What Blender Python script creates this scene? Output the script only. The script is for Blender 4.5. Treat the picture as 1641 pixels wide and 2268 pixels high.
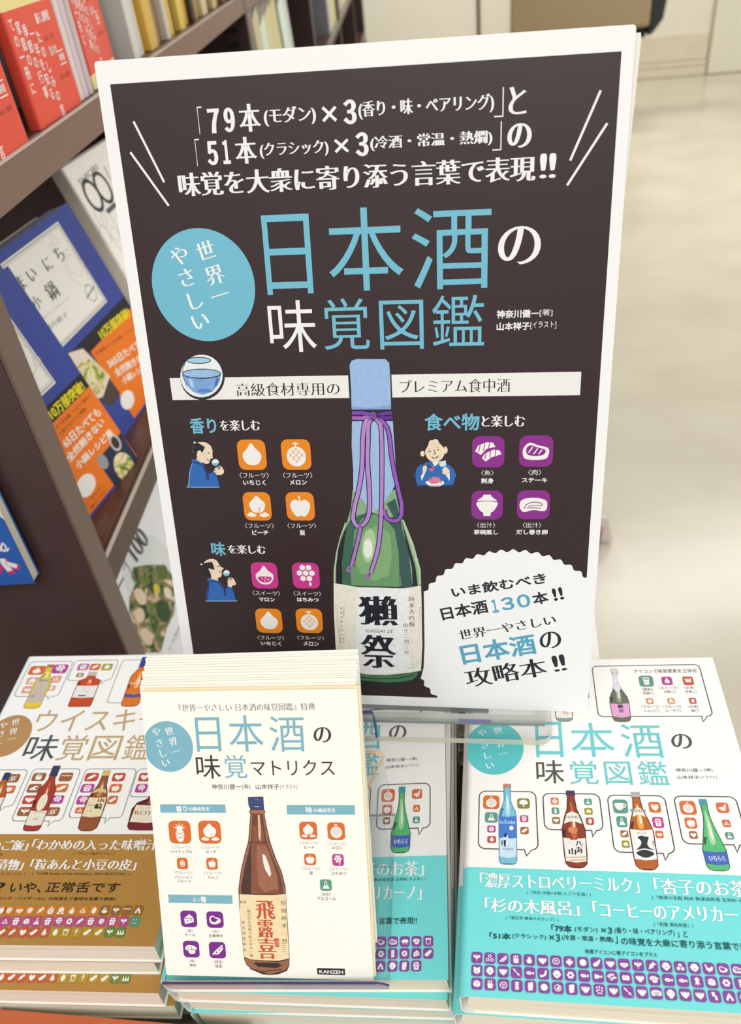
import bpy, math, random
import numpy as np
from mathutils import Matrix, Vector
random.seed(7)
SC = bpy.context.scene
for o in list(bpy.data.objects): bpy.data.objects.remove(o)
# ------------------------------------------------------------------ camera, world, lights, exposure
CAM_H = 1.40
PITCH, ROLL, FOCAL = math.radians(37.785), math.radians(-7.204), 1770.6
fwd = Vector((0, math.cos(PITCH), -math.sin(PITCH))); right = Vector((1, 0, 0)); up = right.cross(fwd)
r2 = math.cos(ROLL)*right + math.sin(ROLL)*up; u2 = -math.sin(ROLL)*right + math.cos(ROLL)*up
cd = bpy.data.cameras.new('camera'); cam = bpy.data.objects.new('camera', cd); SC.collection.objects.link(cam)
m = Matrix((r2, u2, -fwd)).transposed().to_4x4(); m.translation = (0, 0, CAM_H); cam.matrix_world = m
cd.sensor_fit = 'HORIZONTAL'; cd.sensor_width = 36; cd.lens = FOCAL/1641*36; cd.clip_start = .02; cd.clip_end = 60
cd.dof.use_dof = True; cd.dof.focus_distance = .43; cd.dof.aperture_fstop = 14
SC.camera = cam
w = bpy.data.worlds.new('world'); SC.world = w; w.use_nodes = True
w.node_tree.nodes['Background'].inputs[0].default_value = (1.0, .985, .96, 1); w.node_tree.nodes['Background'].inputs[1].default_value = .60
def area(name, loc, size, size_y, power, col=(1, .985, .955), rot=(0, 0, 0)):
    l = bpy.data.lights.new(name, 'AREA'); l.shape = 'RECTANGLE'; l.size = size; l.size_y = size_y; l.energy = power; l.color = col
    o = bpy.data.objects.new(name, l); SC.collection.objects.link(o); o.location = loc; o.rotation_euler = rot; return o
area('ceiling_or_fill_light', (.1, -1.4, 2.65), .6, 1.6, 31)
area('ceiling_or_fill_light', (-1.0, -1.4, 2.7), .6, 1.6, 18)
area('ceiling_or_fill_light', (2.35, 4.0, 2.75), 1.9, .45, 50)
area('ceiling_or_fill_light', (1.7, .9, 2.1), .4, 1.6, 16, rot=(0, math.radians(62), 0))  # added fill, tilted to brighten the bookcase fronts
area('ceiling_or_fill_light', (2.9, 2.5, 2.75), 1.2, .45, 26)  # added fill lifting the middle of the floor, its reflection out of frame
area('ceiling_or_fill_light', (.9, 6.1, 2.75), 1.6, .5, 52)
SC.view_settings.view_transform = 'Standard'; SC.view_settings.look = 'None'; SC.view_settings.gamma = 1
SC.view_settings.use_curve_mapping = False; SC.view_settings.exposure = 0.0
SC.cycles.max_bounces = 8; SC.cycles.transparent_max_bounces = 16; SC.cycles.caustics_reflective = False; SC.cycles.caustics_refractive = False
# ------------------------------------------------------------------ materials
def lin(h, k=1.0):
    c = [int(h[i:i+2], 16)/255 for i in (0, 2, 4)]
    return tuple([min(.93, k*(x/12.92 if x <= .04045 else ((x+.055)/1.055)**2.4)) for x in c]) + (1,)
MATS = {}
def mat(h, rough=.55, spec=.3, var=0.0, vs=400, name=None, metal=0, coat=0, bump=0):
    key = (h, rough, spec, var, vs, metal, coat, bump)
    if key in MATS: return MATS[key]
    m = bpy.data.materials.new(name or 'surface_' + h); m.use_nodes = True; nt = m.node_tree; b = nt.nodes['Principled BSDF']
    b.inputs['Base Color'].default_value = lin(h, .9); b.inputs['Roughness'].default_value = rough
    b.inputs['Specular IOR Level'].default_value = spec; b.inputs['Metallic'].default_value = metal; b.inputs['Coat Weight'].default_value = coat
    if var or bump:
        tc = nt.nodes.new('ShaderNodeTexCoord'); nz = nt.nodes.new('ShaderNodeTexNoise'); nz.inputs['Scale'].default_value = vs; nz.inputs['Detail'].default_value = 4
        nt.links.new(tc.outputs['Object'], nz.inputs['Vector'])
        if var:
            mx = nt.nodes.new('ShaderNodeMix'); mx.data_type = 'RGBA'; c = lin(h, .9)
            mx.inputs[6].default_value = tuple(x*(1-var) for x in c[:3]) + (1,); mx.inputs[7].default_value = tuple(min(.93, x*(1+var)) for x in c[:3]) + (1,)
            nt.links.new(nz.outputs['Fac'], mx.inputs[0]); nt.links.new(mx.outputs[2], b.inputs['Base Color'])
        if bump:
            bp = nt.nodes.new('ShaderNodeBump'); bp.inputs['Strength'].default_value = bump; bp.inputs['Distance'].default_value = .0005
            nt.links.new(nz.outputs['Fac'], bp.inputs['Height']); nt.links.new(bp.outputs[0], b.inputs['Normal'])
    MATS[key] = m; return m
def food_mat(name, cols, scale):
    m = bpy.data.materials.new(name); m.use_nodes = True; nt = m.node_tree; b = nt.nodes['Principled BSDF']; b.inputs['Roughness'].default_value = .4
    tc = nt.nodes.new('ShaderNodeTexCoord'); v = nt.nodes.new('ShaderNodeTexNoise'); v.inputs['Scale'].default_value = scale; v.inputs['Detail'].default_value = 2; v.inputs['Distortion'].default_value = 1.2
    r = nt.nodes.new('ShaderNodeValToRGB'); nt.links.new(tc.outputs['Object'], v.inputs['Vector']); nt.links.new(v.outputs['Fac'], r.inputs[0]); nt.links.new(r.outputs[0], b.inputs['Base Color'])
    e = r.color_ramp.elements; e[0].position = .3; e[0].color = lin(cols[0]); e[1].position = .7; e[1].color = lin(cols[-1])
    for i, c in enumerate(cols[1:-1]): x = e.new(.3+.4*(i+1)/(len(cols)-1)); x.color = lin(c)
    return m
FOOD = food_mat('food_print', ['2f4a22', '6f8a3a', 'b8b25a', 'e6d8b0', 'd8cfa0', 'b0583a'], 70)
FOOD2 = food_mat('soup_print', ['1c2e1c', '31502a', '5f7a34', '7a6a44', 'c8a88a', 'e8dccb'], 62)
def page_mat(h, dirz=True, name='page_edges'):
    m = bpy.data.materials.new(name); m.use_nodes = True; nt = m.node_tree; b = nt.nodes['Principled BSDF']; b.inputs['Roughness'].default_value = .8; b.inputs['Specular IOR Level'].default_value = .1
    tc = nt.nodes.new('ShaderNodeTexCoord'); mp = nt.nodes.new('ShaderNodeMapping'); mp.inputs['Scale'].default_value = (6, 6, 1500)
    nz = nt.nodes.new('ShaderNodeTexNoise'); nz.inputs['Scale'].default_value = 1; nz.inputs['Detail'].default_value = 3
    r = nt.nodes.new('ShaderNodeValToRGB'); c = lin(h, .9); r.color_ramp.elements[0].color = tuple(x*.84 for x in c[:3]) + (1,); r.color_ramp.elements[0].position = .33; r.color_ramp.elements[1].color = c; r.color_ramp.elements[1].position = .55
    nt.links.new(tc.outputs['Object'], mp.inputs[0]); nt.links.new(mp.outputs[0], nz.inputs['Vector']); nt.links.new(nz.outputs['Fac'], r.inputs[0]); nt.links.new(r.outputs[0], b.inputs['Base Color'])
    bp = nt.nodes.new('ShaderNodeBump'); bp.inputs['Strength'].default_value = .4; bp.inputs['Distance'].default_value = .0003; nt.links.new(nz.outputs['Fac'], bp.inputs['Height']); nt.links.new(bp.outputs[0], b.inputs['Normal'])
    return m
PAGES = page_mat('fbf2dc'); PAGES2 = page_mat('f6f0de', name='page_edges_grey')
def clear_mat(name, tint='f4f8f6', gloss=.12, opac=.0, ocol='d9d4c4'):
    "thin clear plastic: transparent + fresnel gloss + a little milky edge colour"
    m = bpy.data.materials.new(name); m.use_nodes = True; nt = m.node_tree; n = nt.nodes; n.remove(n['Principled BSDF'])
    out = n['Material Output']; t = n.new('ShaderNodeBsdfTransparent'); t.inputs[0].default_value = lin(tint)[:3] + (1,)
    t.inputs[0].default_value = tuple(min(1, x/.9) for x in lin(tint)[:3]) + (1,)
    g = n.new('ShaderNodeBsdfGlossy'); g.inputs['Roughness'].default_value = .06; fc = n.new('ShaderNodeLayerWeight'); fc.inputs[0].default_value = .5
    pw = n.new('ShaderNodeMath'); pw.operation = 'POWER'; pw.inputs[1].default_value = 4; nt.links.new(fc.outputs['Facing'], pw.inputs[0]); lw = n.new('ShaderNodeMath'); lw.operation = 'MULTIPLY_ADD'; lw.inputs[1].default_value = .6; lw.inputs[2].default_value = .035; nt.links.new(pw.outputs[0], lw.inputs[0])
    mx = n.new('ShaderNodeMixShader'); nt.links.new(lw.outputs[0], mx.inputs[0]); nt.links.new(t.outputs[0], mx.inputs[1]); nt.links.new(g.outputs[0], mx.inputs[2]); last = mx
    if opac:
        d = n.new('ShaderNodeBsdfPrincipled'); d.inputs['Base Color'].default_value = lin(ocol, .9); d.inputs['Roughness'].default_value = .3
        m2 = n.new('ShaderNodeMixShader'); m2.inputs[0].default_value = opac; nt.links.new(mx.outputs[0], m2.inputs[1]); nt.links.new(d.outputs[0], m2.inputs[2]); last = m2
    nt.links.new(last.outputs[0], out.inputs[0]); return m
CLEAR = clear_mat('clear_acrylic', 'f8faf8'); EDGE = clear_mat('acrylic_edge', 'e8e6dc', opac=.78, ocol='e0dac8'); EDGE2 = clear_mat('acrylic_edge_grey', 'c8d0d0', opac=.75, ocol='a2aaab')
MILK = clear_mat('acrylic_rail', 'e6e8e4', opac=.55, ocol='d6d8d2'); PETG = clear_mat('clear_sheet', 'f3f4f7'); PETE = clear_mat('sheet_edge', 'c0c6cc', opac=.5, ocol='949ca4'); NAVY = mat('3d4478', .25, .5)
# ------------------------------------------------------------------ object helpers
def link(o, parent=None):
    SC.collection.objects.link(o)
    if parent: o.parent = parent
    return o
def empty(name, mw, label, cat, group=None):
    o = bpy.data.objects.new(name, None); o.empty_display_size = .02; SC.collection.objects.link(o); o.matrix_world = mw
    o['label'] = label; o['category'] = cat
    if group: o['group'] = group
    return o
def tag(o, label=None, cat=None, group=None, kind=None):
    for k, v in (('label', label), ('category', cat), ('group', group), ('kind', kind)):
        if v: o[k] = v
    return o
class MB:
    def __init__(s): s.v = []; s.f = []; s.mi = []; s.m = []
    def mat(s, m):
        if m not in s.m: s.m.append(m)
        return s.m.index(m)
    def poly(s, pts, m, tris=None):
        b = len(s.v); s.v += [tuple(p) for p in pts]; k = s.mat(m)
        for f in (tris if tris is not None else [list(range(len(pts)))]): s.f.append([b+i for i in f]); s.mi.append(k)
    def box(s, a, b, m, M=None, mats=None):
        "mats: optional per-face list (bottom, top, front -y, right +x, back +y, left -x)"
        (x0, y0, z0), (x1, y1, z1) = a, b
        P = [(x0, y0, z0), (x1, y0, z0), (x1, y1, z0), (x0, y1, z0), (x0, y0, z1), (x1, y0, z1), (x1, y1, z1), (x0, y1, z1)]
        if M: P = [tuple(M @ Vector(p)) for p in P]
        F = [(3, 2, 1, 0), (4, 5, 6, 7), (0, 1, 5, 4), (1, 2, 6, 5), (2, 3, 7, 6), (3, 0, 4, 7)]; base = len(s.v); s.v += P
        for i, f in enumerate(F): s.f.append([base+j for j in f]); s.mi.append(s.mat(mats[i] if mats else m))
    def prism(s, prof, axis, a, b, m, capm=None):
        "closed profile (list of 2-tuples) swept along axis ('y': profile in x,z; 'x': profile in y,z; 'z': profile in x,y)"
        def p3(p, t): return {'y': (p[0], t, p[1]), 'x': (t, p[0], p[1]), 'z': (p[0], p[1], t)}[axis]
        n = len(prof); base = len(s.v); s.v += [p3(p, a) for p in prof] + [p3(p, b) for p in prof]
        for i in range(n): j = (i+1) % n; s.f.append([base+i, base+j, base+n+j, base+n+i]); s.mi.append(s.mat(m))
        s.f.append([base+i for i in range(n)][::-1]); s.mi.append(s.mat(capm or m)); s.f.append([base+n+i for i in range(n)]); s.mi.append(s.mat(capm or m))
    def tube(s, pts, r, m, n=8):
        base = len(s.v); pts = [Vector(p) for p in pts]
        for i, p in enumerate(pts):
            t = (pts[min(i+1, len(pts)-1)] - pts[max(i-1, 0)]).normalized(); a = t.cross(Vector((0, 0, 1)))
            if a.length < .1: a = t.cross(Vector((0, 1, 0)))
            a.normalize(); b = t.cross(a)
            s.v += [tuple(p + r*(math.cos(k*2*math.pi/n)*a + math.sin(k*2*math.pi/n)*b)) for k in range(n)]
        for i in range(len(pts)-1):
            for k in range(n): s.f.append([base+i*n+k, base+i*n+(k+1) % n, base+(i+1)*n+(k+1) % n, base+(i+1)*n+k]); s.mi.append(s.mat(m))
    def mesh(s, name):
        me = bpy.data.meshes.new(name); me.from_pydata(s.v, [], s.f)
        for m in s.m: me.materials.append(m)
        me.polygons.foreach_set('material_index', s.mi); me.update(); return me
    def obj(s, name, parent=None, fix=True, bevel=0):
        me = s.mesh(name)
        if fix:
            import bmesh
            bm = bmesh.new(); bm.from_mesh(me); bmesh.ops.recalc_face_normals(bm, faces=bm.faces); bm.to_mesh(me); bm.free()
        o = link(bpy.data.objects.new(name, me), parent)
        if bevel: b = o.modifiers.new('bevel', 'BEVEL'); b.width = bevel; b.segments = 2; b.limit_method = 'ANGLE'
        return o
def frame(o, B, s=1):
    M = Matrix(((B[0][0], B[0][1], B[0][2]), (B[1][0], B[1][1], B[1][2]), (B[2][0], B[2][1], B[2][2]))).to_4x4()
    M.translation = (o[0], o[1], o[2]+CAM_H); return M
FRAMES={
 'R':([0.01242, 0.15324, -0.40642],[[0.97878, 0.19768, -0.05397], [-0.19478, 0.97933, 0.05455], [0.06364, -0.04288, 0.99705]],0.15356,0.21,1),
 'M':([-0.14225, 0.1926, -0.44289],[[0.98707, 0.13959, -0.0788], [-0.1431, 0.98887, -0.04077], [0.07223, 0.05152, 0.99606]],0.15356,0.21,1),
 'L':([-0.29657, 0.22411, -0.42942],[[0.99272, 0.1154, 0.03454], [-0.11572, 0.99326, 0.00736], [-0.03345, -0.0113, 0.99938]],0.15356,0.21,1),
 'P':([-0.12999, 0.3429, -0.39757],[[0.98338, 0.07408, -0.16573], [-0.17972, 0.26845, -0.94638], [-0.02562, 0.96044, 0.27731]],0.24885,0.36007,1.185),
 'K':([-0.13497, 0.1898, -0.43166],[[0.98991, 0.07166, -0.12228], [-0.14173, 0.5089, -0.84908], [0.00139, 0.85784, 0.51392]],0.10815,0.15236,1.03),
 'CA':([-0.28643, 0.57543, -0.452],[[0.30765, -0.2957, 0.90439], [0.9515, 0.09561, -0.29241], [0.0, 0.95049, 0.31077]],0,0,1),
 'CB':([-0.27122, 0.73499, -0.452],[[0.23354, -0.28084, 0.93091], [0.97235, 0.06745, -0.22359], [0.0, 0.95738, 0.28883]],0,0,1),
 'CW':([-0.21937, 0.95085, -0.452],[[0.23354, -0.28084, 0.93091], [0.97235, 0.06745, -0.22359], [0.0, 0.95738, 0.28883]],0,0,1),
 'CS':([-0.26827, 0.70403, -0.8],[[0.25197, -0.28598, 0.92451], [0.96773, 0.07446, -0.24072], [0.0, 0.95534, 0.29552]],0,0,1),
 'CT':([-0.43877, 0.5358, -0.43395],[[0.99452, 0.0, -0.10453], [-0.10453, 0.0, -0.99452], [-0.0, 1.0, 0.0]],0,0,1),
}
# artwork tables: millimetres on each cover
ART_POSTER=[
('R','black_panel',1,'362528',5.38,5.67,205.28,295.4,0),
('T','headline_lettering',4,'f7f6f3','L','「',40.29,275.51,1.96,0,0,10),
('T','headline_lettering',4,'f7f6f3','MD','７',44.33,275.52,4.96,0,0,8.95),
('T','headline_lettering',4,'f7f6f3','MD','９',50.9,275.64,4.6,0,0,8.9),
('T','headline_lettering',4,'f7f6f3','MB','本',57.05,275.39,9.23,0,0,10.07),
('T','headline_lettering',4,'f7f6f3','MB','(モダン)',67.46,276.93,21.26,0,0,6.75),
('T','headline_lettering',4,'f7f6f3','S','×',91.08,277.27,6.07,0,0,5.73),
('T','headline_lettering',4,'f7f6f3','MD','３',99.67,276.05,5.31,0,0,8.81),
('T','headline_lettering',4,'f7f6f3','MB','(香り・味・ペアリング)',105.75,277.53,52.95,0,0,6.47),
('T','headline_lettering',4,'f7f6f3','L','」',158.72,275.67,3.59,0,0,10.25),
('T','headline_lettering',4,'f7f6f3','MB','と',164.19,276.28,6.87,0,0,9.58),
('T','headline_lettering',4,'f7f6f3','L','「',37.81,263.6,1.89,0,0,10.2),
('T','headline_lettering',4,'f7f6f3','MD','５',42.39,263.71,4.63,0,0,9.01),
('T','headline_lettering',4,'f7f6f3','MD','１',49.06,263.91,3.13,0,0,8.92),
('T','headline_lettering',4,'f7f6f3','MB','本',54.16,263.69,9.38,0,0,9.89),
('T','headline_lettering',4,'f7f6f3','MB','(クラシック)',64.65,265.21,28.41,0,0,5.74),
('T','headline_lettering',4,'f7f6f3','S','×',95.38,265.89,5.97,0,0,5.14),
('T','headline_lettering',4,'f7f6f3','MD','３',103.9,264.26,5.34,0,0,8.74),
('T','headline_lettering',4,'f7f6f3','MC','(冷酒・常温・熱燗)',109.93,265.91,48.31,0,0,5.4),
('T','headline_lettering',4,'f7f6f3','L','」',158.28,263.87,3.47,0,0,10.32),
('T','headline_lettering',4,'f7f6f3','MB','の',163.95,264.41,9.38,0,0,8.73),
('T','headline_lettering',4,'f7f6f3','MB','味覚を大衆に寄り添う言葉で表現',28.64,252.27,146.7,0,0,9.1),
('T','headline_lettering',4,'f7f6f3','MB','!!',176.8,252.94,6.36,0,0,8.99),
('P','stroke_marks',3,'f7f6f3',0.95,0,[13.04,281.58,22.7,258.14]),
('P','stroke_marks',3,'f7f6f3',0.95,0,[9.83,270.19,23.35,248.94]),
('P','stroke_marks',3,'f7f6f3',0.95,0,[198.53,282.83,188.44,258.93]),
('P','stroke_marks',3,'f7f6f3',0.95,0,[201.72,271.49,187.72,249.98]),
('T','title_lettering',4,'74bfd6','S0','日',62.68,211.14,20.33,0,0,32.45),
('T','title_lettering',4,'74bfd6','S0','本',90.27,211.86,31.8,0,0,33.16),
('T','title_lettering',4,'74bfd6','S0','酒',125.65,211.46,32.58,0,0,32.37),
('T','title_lettering',4,'f7f6f3','M1','の',161.06,220.49,17.29,0,0,14.94),
('T','title_lettering',4,'f7f6f3','S0','味',61.96,186.25,20.97,0,0,22.4),
('T','title_lettering',4,'74bfd6','S0','覚',86.22,186.94,20.26,0,0,21.96),
('T','title_lettering',4,'74bfd6','S0','図',110.98,186.58,19.03,0,0,20.87),
('T','title_lettering',4,'74bfd6','S0','鑑',133.79,187.53,22.05,0,0,21.45),
('T','credit_lettering',4,'f7f6f3','B','神奈川健一',160.96,198.73,17.69,0,0,3.52),
('T','credit_lettering',4,'f7f6f3','S','[著]',178.84,199.21,5.32,0,0,2.95),
('T','credit_lettering',4,'f7f6f3','B','山本祥子',161.05,193.68,13.95,0,0,3.44),
('T','credit_lettering',4,'f7f6f3','S','[イラスト]',175.2,193.93,10.72,0,0,3.22),
('E','blue_roundel',2,'74bfd6',34.27,215.75,23.12,23.88),
('C','blue_roundel',4,'f7f6f3','M1','世',37.17,230.37,8.75,14),
('C','blue_roundel',4,'f7f6f3','M1','界',40.01,220.34,8.83,14),
('C','blue_roundel',4,'f7f6f3','M1','一',41.36,211.67,8.9,14),
('C','blue_roundel',4,'f7f6f3','M1','や',25.28,228.7,8.84,14),
('C','blue_roundel',4,'f7f6f3','M1','さ',27.2,219.62,8.91,14),
('C','blue_roundel',4,'f7f6f3','M1','し',29.31,209.74,8.99,14),
('C','blue_roundel',4,'f7f6f3','M1','い',30.91,200.96,9.07,14),
('R','white_banner',2,'f3f1ec',13.23,165.16,197.36,175.44,0),
('T','white_banner',4,'2d2628','M','高級食材専用の',44.1,166.59,47.76,0,0,5.88),
('T','white_banner',4,'2d2628','M','プレミアム食中酒',118.92,167,48.43,0,0,6),
('G','glass_picture',5,'2a2a33',[38.33,171.98,37.03,169.88,35.31,168.06,33.26,166.62,30.98,165.62,28.6,165.13,26.22,165.17,23.98,165.74,22,166.81,20.36,168.33,19.17,170.21,18.47,172.36,18.3,174.67,18.67,177.01,19.55,179.27,20.9,181.33,22.64,183.1,24.68,184.49,26.93,185.44,29.27,185.89,31.59,185.84,33.78,185.28,35.72,184.24,37.34,182.77,38.53,180.94,39.26,178.84,39.47,176.57,39.16,174.25]),
('G','glass_picture',6,'eef3f6',[37.46,172.77,36.23,170.8,34.6,169.09,32.66,167.74,30.5,166.81,28.23,166.36,25.98,166.4,23.85,166.95,21.96,167.97,20.4,169.4,19.26,171.18,18.59,173.2,18.42,175.37,18.76,177.58,19.58,179.71,20.85,181.65,22.5,183.31,24.44,184.62,26.57,185.5,28.79,185.92,31,185.86,33.08,185.33,34.93,184.34,36.47,182.95,37.62,181.22,38.32,179.24,38.53,177.1,38.24,174.91]),
('G','glass_picture',7,'7fa9de',[19.74,177.05,19.69,177.11,19.89,176.61,20.61,176.13,21.8,175.7,23.41,175.35,25.32,175.08,27.44,174.93,29.63,174.9,31.77,174.98,33.74,175.19,35.41,175.49,36.7,175.88,37.52,176.33,37.84,176.82,37.66,176.82,36.91,173.55,33.12,169.01,27.91,167.41,23.68,168.83,20.67,172.26]),
('G','glass_picture',8,'9cc3ea',[37.52,177.19,37.25,176.76,36.55,176.36,35.46,176.01,34.03,175.73,32.33,175.52,30.44,175.41,28.47,175.39,26.51,175.47,24.65,175.64,23,175.9,21.64,176.23,20.63,176.61,20.03,177.04,19.86,177.47,20.15,177.9,20.86,178.3,21.96,178.65,23.4,178.93,25.11,179.14,26.99,179.25,28.96,179.26,30.91,179.18,32.75,179.01,34.39,178.75,35.74,178.42,36.75,178.04,37.35,177.62]),
('G','glass_picture',7,'a9d4ee',[33.61,183.27,33.43,182.98,33,182.71,32.32,182.47,31.44,182.28,30.39,182.14,29.23,182.06,28.01,182.05,26.8,182.11,25.66,182.22,24.65,182.4,23.81,182.62,23.2,182.89,22.83,183.17,22.73,183.47,22.91,183.76,23.35,184.03,24.03,184.27,24.92,184.46,25.97,184.6,27.13,184.67,28.35,184.68,29.55,184.63,30.68,184.51,31.69,184.34,32.52,184.11,33.14,183.85,33.51,183.57]),
('P','glass_picture',8,'20242e',0.35,1,[33.73,183.27,33.55,182.97,33.11,182.68,32.41,182.43,31.51,182.23,30.43,182.09,29.25,182.01,28,181.99,26.77,182.05,25.6,182.17,24.57,182.35,23.71,182.59,23.08,182.86,22.71,183.16,22.61,183.47,22.79,183.77,23.24,184.06,23.94,184.31,24.85,184.51,25.92,184.65,27.11,184.73,28.35,184.74,29.58,184.69,30.74,184.56,31.77,184.38,32.62,184.15,33.25,183.88,33.63,183.58]),
('P','glass_picture',9,'20242e',0.35,1,[37.58,177.19,37.3,176.73,36.6,176.31,35.5,175.94,34.05,175.63,32.34,175.41,30.44,175.29,28.46,175.27,26.48,175.35,24.61,175.53,22.95,175.8,21.58,176.15,20.57,176.56,19.96,177.01,19.8,177.47,20.09,177.93,20.81,178.35,21.92,178.73,23.38,179.03,25.1,179.25,26.99,179.37,28.98,179.38,30.94,179.3,32.79,179.12,34.44,178.85,35.8,178.5,36.81,178.09,37.41,177.65]),
('G','glass_picture',8,'5b86c9',[32.54,169.33,32.43,169.14,32.15,168.96,31.72,168.8,31.16,168.67,30.49,168.57,29.76,168.52,28.99,168.51,28.22,168.54,27.5,168.61,26.86,168.73,26.33,168.87,25.94,169.04,25.71,169.22,25.64,169.42,25.76,169.61,26.03,169.79,26.47,169.95,27.03,170.07,27.7,170.17,28.43,170.22,29.2,170.23,29.96,170.2,30.68,170.13,31.32,170.02,31.85,169.87,32.24,169.7,32.47,169.52]),
('P','glass_picture',9,'4c5a70',0.3,0,[21.78,182.88,20.26,179.89,19.64,176.26,20.94,171.95]),
('G','glass_picture',8,'b9d3ef',[21.98,175,23.81,174.67,24.55,170.67,22.78,171.61]),
('G','glass_picture',8,'3f6bb5',[35.06,174.8,36.68,175.38,35.32,171.74,34,171.15]),
('T','section_lettering',4,'74bfd6','B1','香り',19.92,148.89,12.77,0,0,7.74),
('T','section_lettering',4,'f7f6f3','MB','を楽しむ',34.35,150.18,19.33,0,0,5.26),
('T','section_lettering',4,'74bfd6','B1','味',22.61,85.64,7.36,0,0,7.47),
('T','section_lettering',4,'f7f6f3','MB','を楽しむ',30.98,86.95,19.42,0,0,4.79),
('T','section_lettering',4,'74bfd6','B1','食べ物',129.63,149.54,24.61,0,0,8.06),
('T','section_lettering',4,'f7f6f3','MB','と楽しむ',155.08,151.13,19.24,0,0,5.39),
('I','food_icons',2,'f08c1e','fig',41.46,130.91,55.11,145.89),
('I','food_icons',2,'f08c1e','melon',62.57,130.95,76.5,145.95),
('I','food_icons',2,'f08c1e','peach',41.49,104.93,55.15,119.69),
('I','food_icons',2,'f08c1e','pear',62.58,105.1,76.36,119.75),
('I','food_icons',2,'cf3a92','chestnut',41.65,67.76,55.15,82.34),
('I','food_icons',2,'cf3a92','honey',62.69,68.19,76.3,82.53),
('I','food_icons',2,'f08c1e','fig',41.39,42.04,55.18,56.29),
('I','food_icons',2,'f08c1e','melon',62.51,42.65,76.19,56.8),
('I','food_icons',2,'f08c1e','pear',53.56,17.7,64.36,30.76),
('I','food_icons',2,'8f2c8f','sashimi',151.02,132.09,165.52,146.85),
('I','food_icons',2,'8f2c8f','steak',172.05,132.36,186.99,147.11),
('I','food_icons',2,'8f2c8f','lidbowl',150.83,106.29,165.27,120.75),
('I','food_icons',2,'8f2c8f','omelet',171.78,106.57,186.59,120.99),
('T','icon_captions',4,'f7f6f3','S','〈フルーツ〉',41.22,126.75,14.29,0,0,2.98),
('T','icon_captions',4,'f7f6f3','B','いちじく',42.63,123.19,11.04,0,0,2.74),
('T','icon_captions',4,'f7f6f3','S','〈フルーツ〉',62.35,126.77,14.15,0,0,2.96),
('T','icon_captions',4,'f7f6f3','B','メロン',65.32,123.47,8.27,0,0,2.48),
('T','icon_captions',4,'f7f6f3','S','〈フルーツ〉',41.2,100.76,14.37,0,0,2.75),
('T','icon_captions',4,'f7f6f3','B','ピーチ',44.35,97.24,8.24,0,0,2.55),
('T','icon_captions',4,'f7f6f3','S','〈フルーツ〉',62.39,100.95,14.11,0,0,2.74),
('T','icon_captions',4,'f7f6f3','B','梨',68.2,97.24,2.6,0,0,2.79),
('T','icon_captions',4,'f7f6f3','S','〈スイーツ〉',41.18,63.78,14.26,0,0,2.65),
('T','icon_captions',4,'f7f6f3','B','マロン',44.14,60.32,8.31,0,0,2.29),
('T','icon_captions',4,'f7f6f3','S','〈スイーツ〉',62.34,64.02,14.12,0,0,2.63),
('T','icon_captions',4,'f7f6f3','B','はちみつ',63.96,60.7,11.02,0,0,2.35),
('T','icon_captions',4,'f7f6f3','S','〈フルーツ〉',41.19,37.79,14.15,0,0,2.6),
('T','icon_captions',4,'f7f6f3','B','いちじく',42.75,34.48,10.8,0,0,2.41),
('T','icon_captions',4,'f7f6f3','S','〈フルーツ〉',62.22,38.42,14.02,0,0,2.51),
('T','icon_captions',4,'f7f6f3','B','メロン',65.2,34.88,8.22,0,0,2.69),
('T','icon_captions',4,'f7f6f3','S','〈魚〉',155.23,128.18,5.62,0,0,2.52),
('T','icon_captions',4,'f7f6f3','B','刺身',155.1,124.22,5.81,0,0,2.71),
('T','icon_captions',4,'f7f6f3','S','〈肉〉',176.39,128.36,5.76,0,0,2.62),
('T','icon_captions',4,'f7f6f3','B','ステーキ',173.58,124.79,11.4,0,0,2.28),
('T','icon_captions',4,'f7f6f3','S','〈出汁〉',153.51,102.13,8.47,0,0,2.65),
('T','icon_captions',4,'f7f6f3','B','茶碗蒸し',151.95,98.54,11.44,0,0,2.56),
('T','icon_captions',4,'f7f6f3','S','〈出汁〉',174.71,102.33,8.46,0,0,2.63),
('T','icon_captions',4,'f7f6f3','B','だし巻き卵',171.8,98.78,14.39,0,0,2.64),
('G','sniffing_figure_picture',5,'2f6bb8',[18.49,136.08,19.49,136.39,20.99,136.19,22.59,135.21,24,134.24,25.48,129.14,28.73,130.59,29.49,128.94,30.45,127.37,30.8,123.8,31.2,122.21,15.41,122.18,15.01,122.98,16.18,127.36,17.77,132.09,18.63,134.24]),
('G','sniffing_figure_picture',6,'f3dcc0',[20.99,136.19,21.6,137.93,19.75,139.87,20.05,142.19,21.49,144.48,23.05,144.78,25.71,144.84,27.36,144.37,28.88,142.91,29.46,140.8,29.13,138.68,29.07,137.52,29.29,136.83,27.92,136.56,27.71,135.78,27.44,134.81,26.27,134.04,24.75,134.12,23.88,134.82,23.27,134.51]),
('G','sniffing_figure_picture',7,'26262a',[21.03,137.94,19.94,139.87,19.92,141.8,21.04,143.91,22.48,144.78,25.97,142.35,24.19,139.4,23.71,140.44,22.73,140.83,21.87,140.06,21.61,138.9]),
('G','sniffing_figure_picture',6,'26262a',[20.17,146.01,21.31,146.58,22.28,146.19,22.92,145.24,22.42,144.28,21.25,144.1,20.57,144.68]),
('G','sniffing_figure_picture',8,'f7f6f3',[20.57,144.68,21.4,145.24,21.8,144.55,21.05,144.02]),
('P','sniffing_figure_picture',8,'26262a',0.5,0,[20.1,145.44,20.79,146.39,21.92,146.31,22.54,145.24,24.68,145.68,26.52,145.29]),
('P','sniffing_figure_picture',9,'26262a',0.3,0,[27.18,139.85,27.49,139.27,28.01,138.88]),
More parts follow.
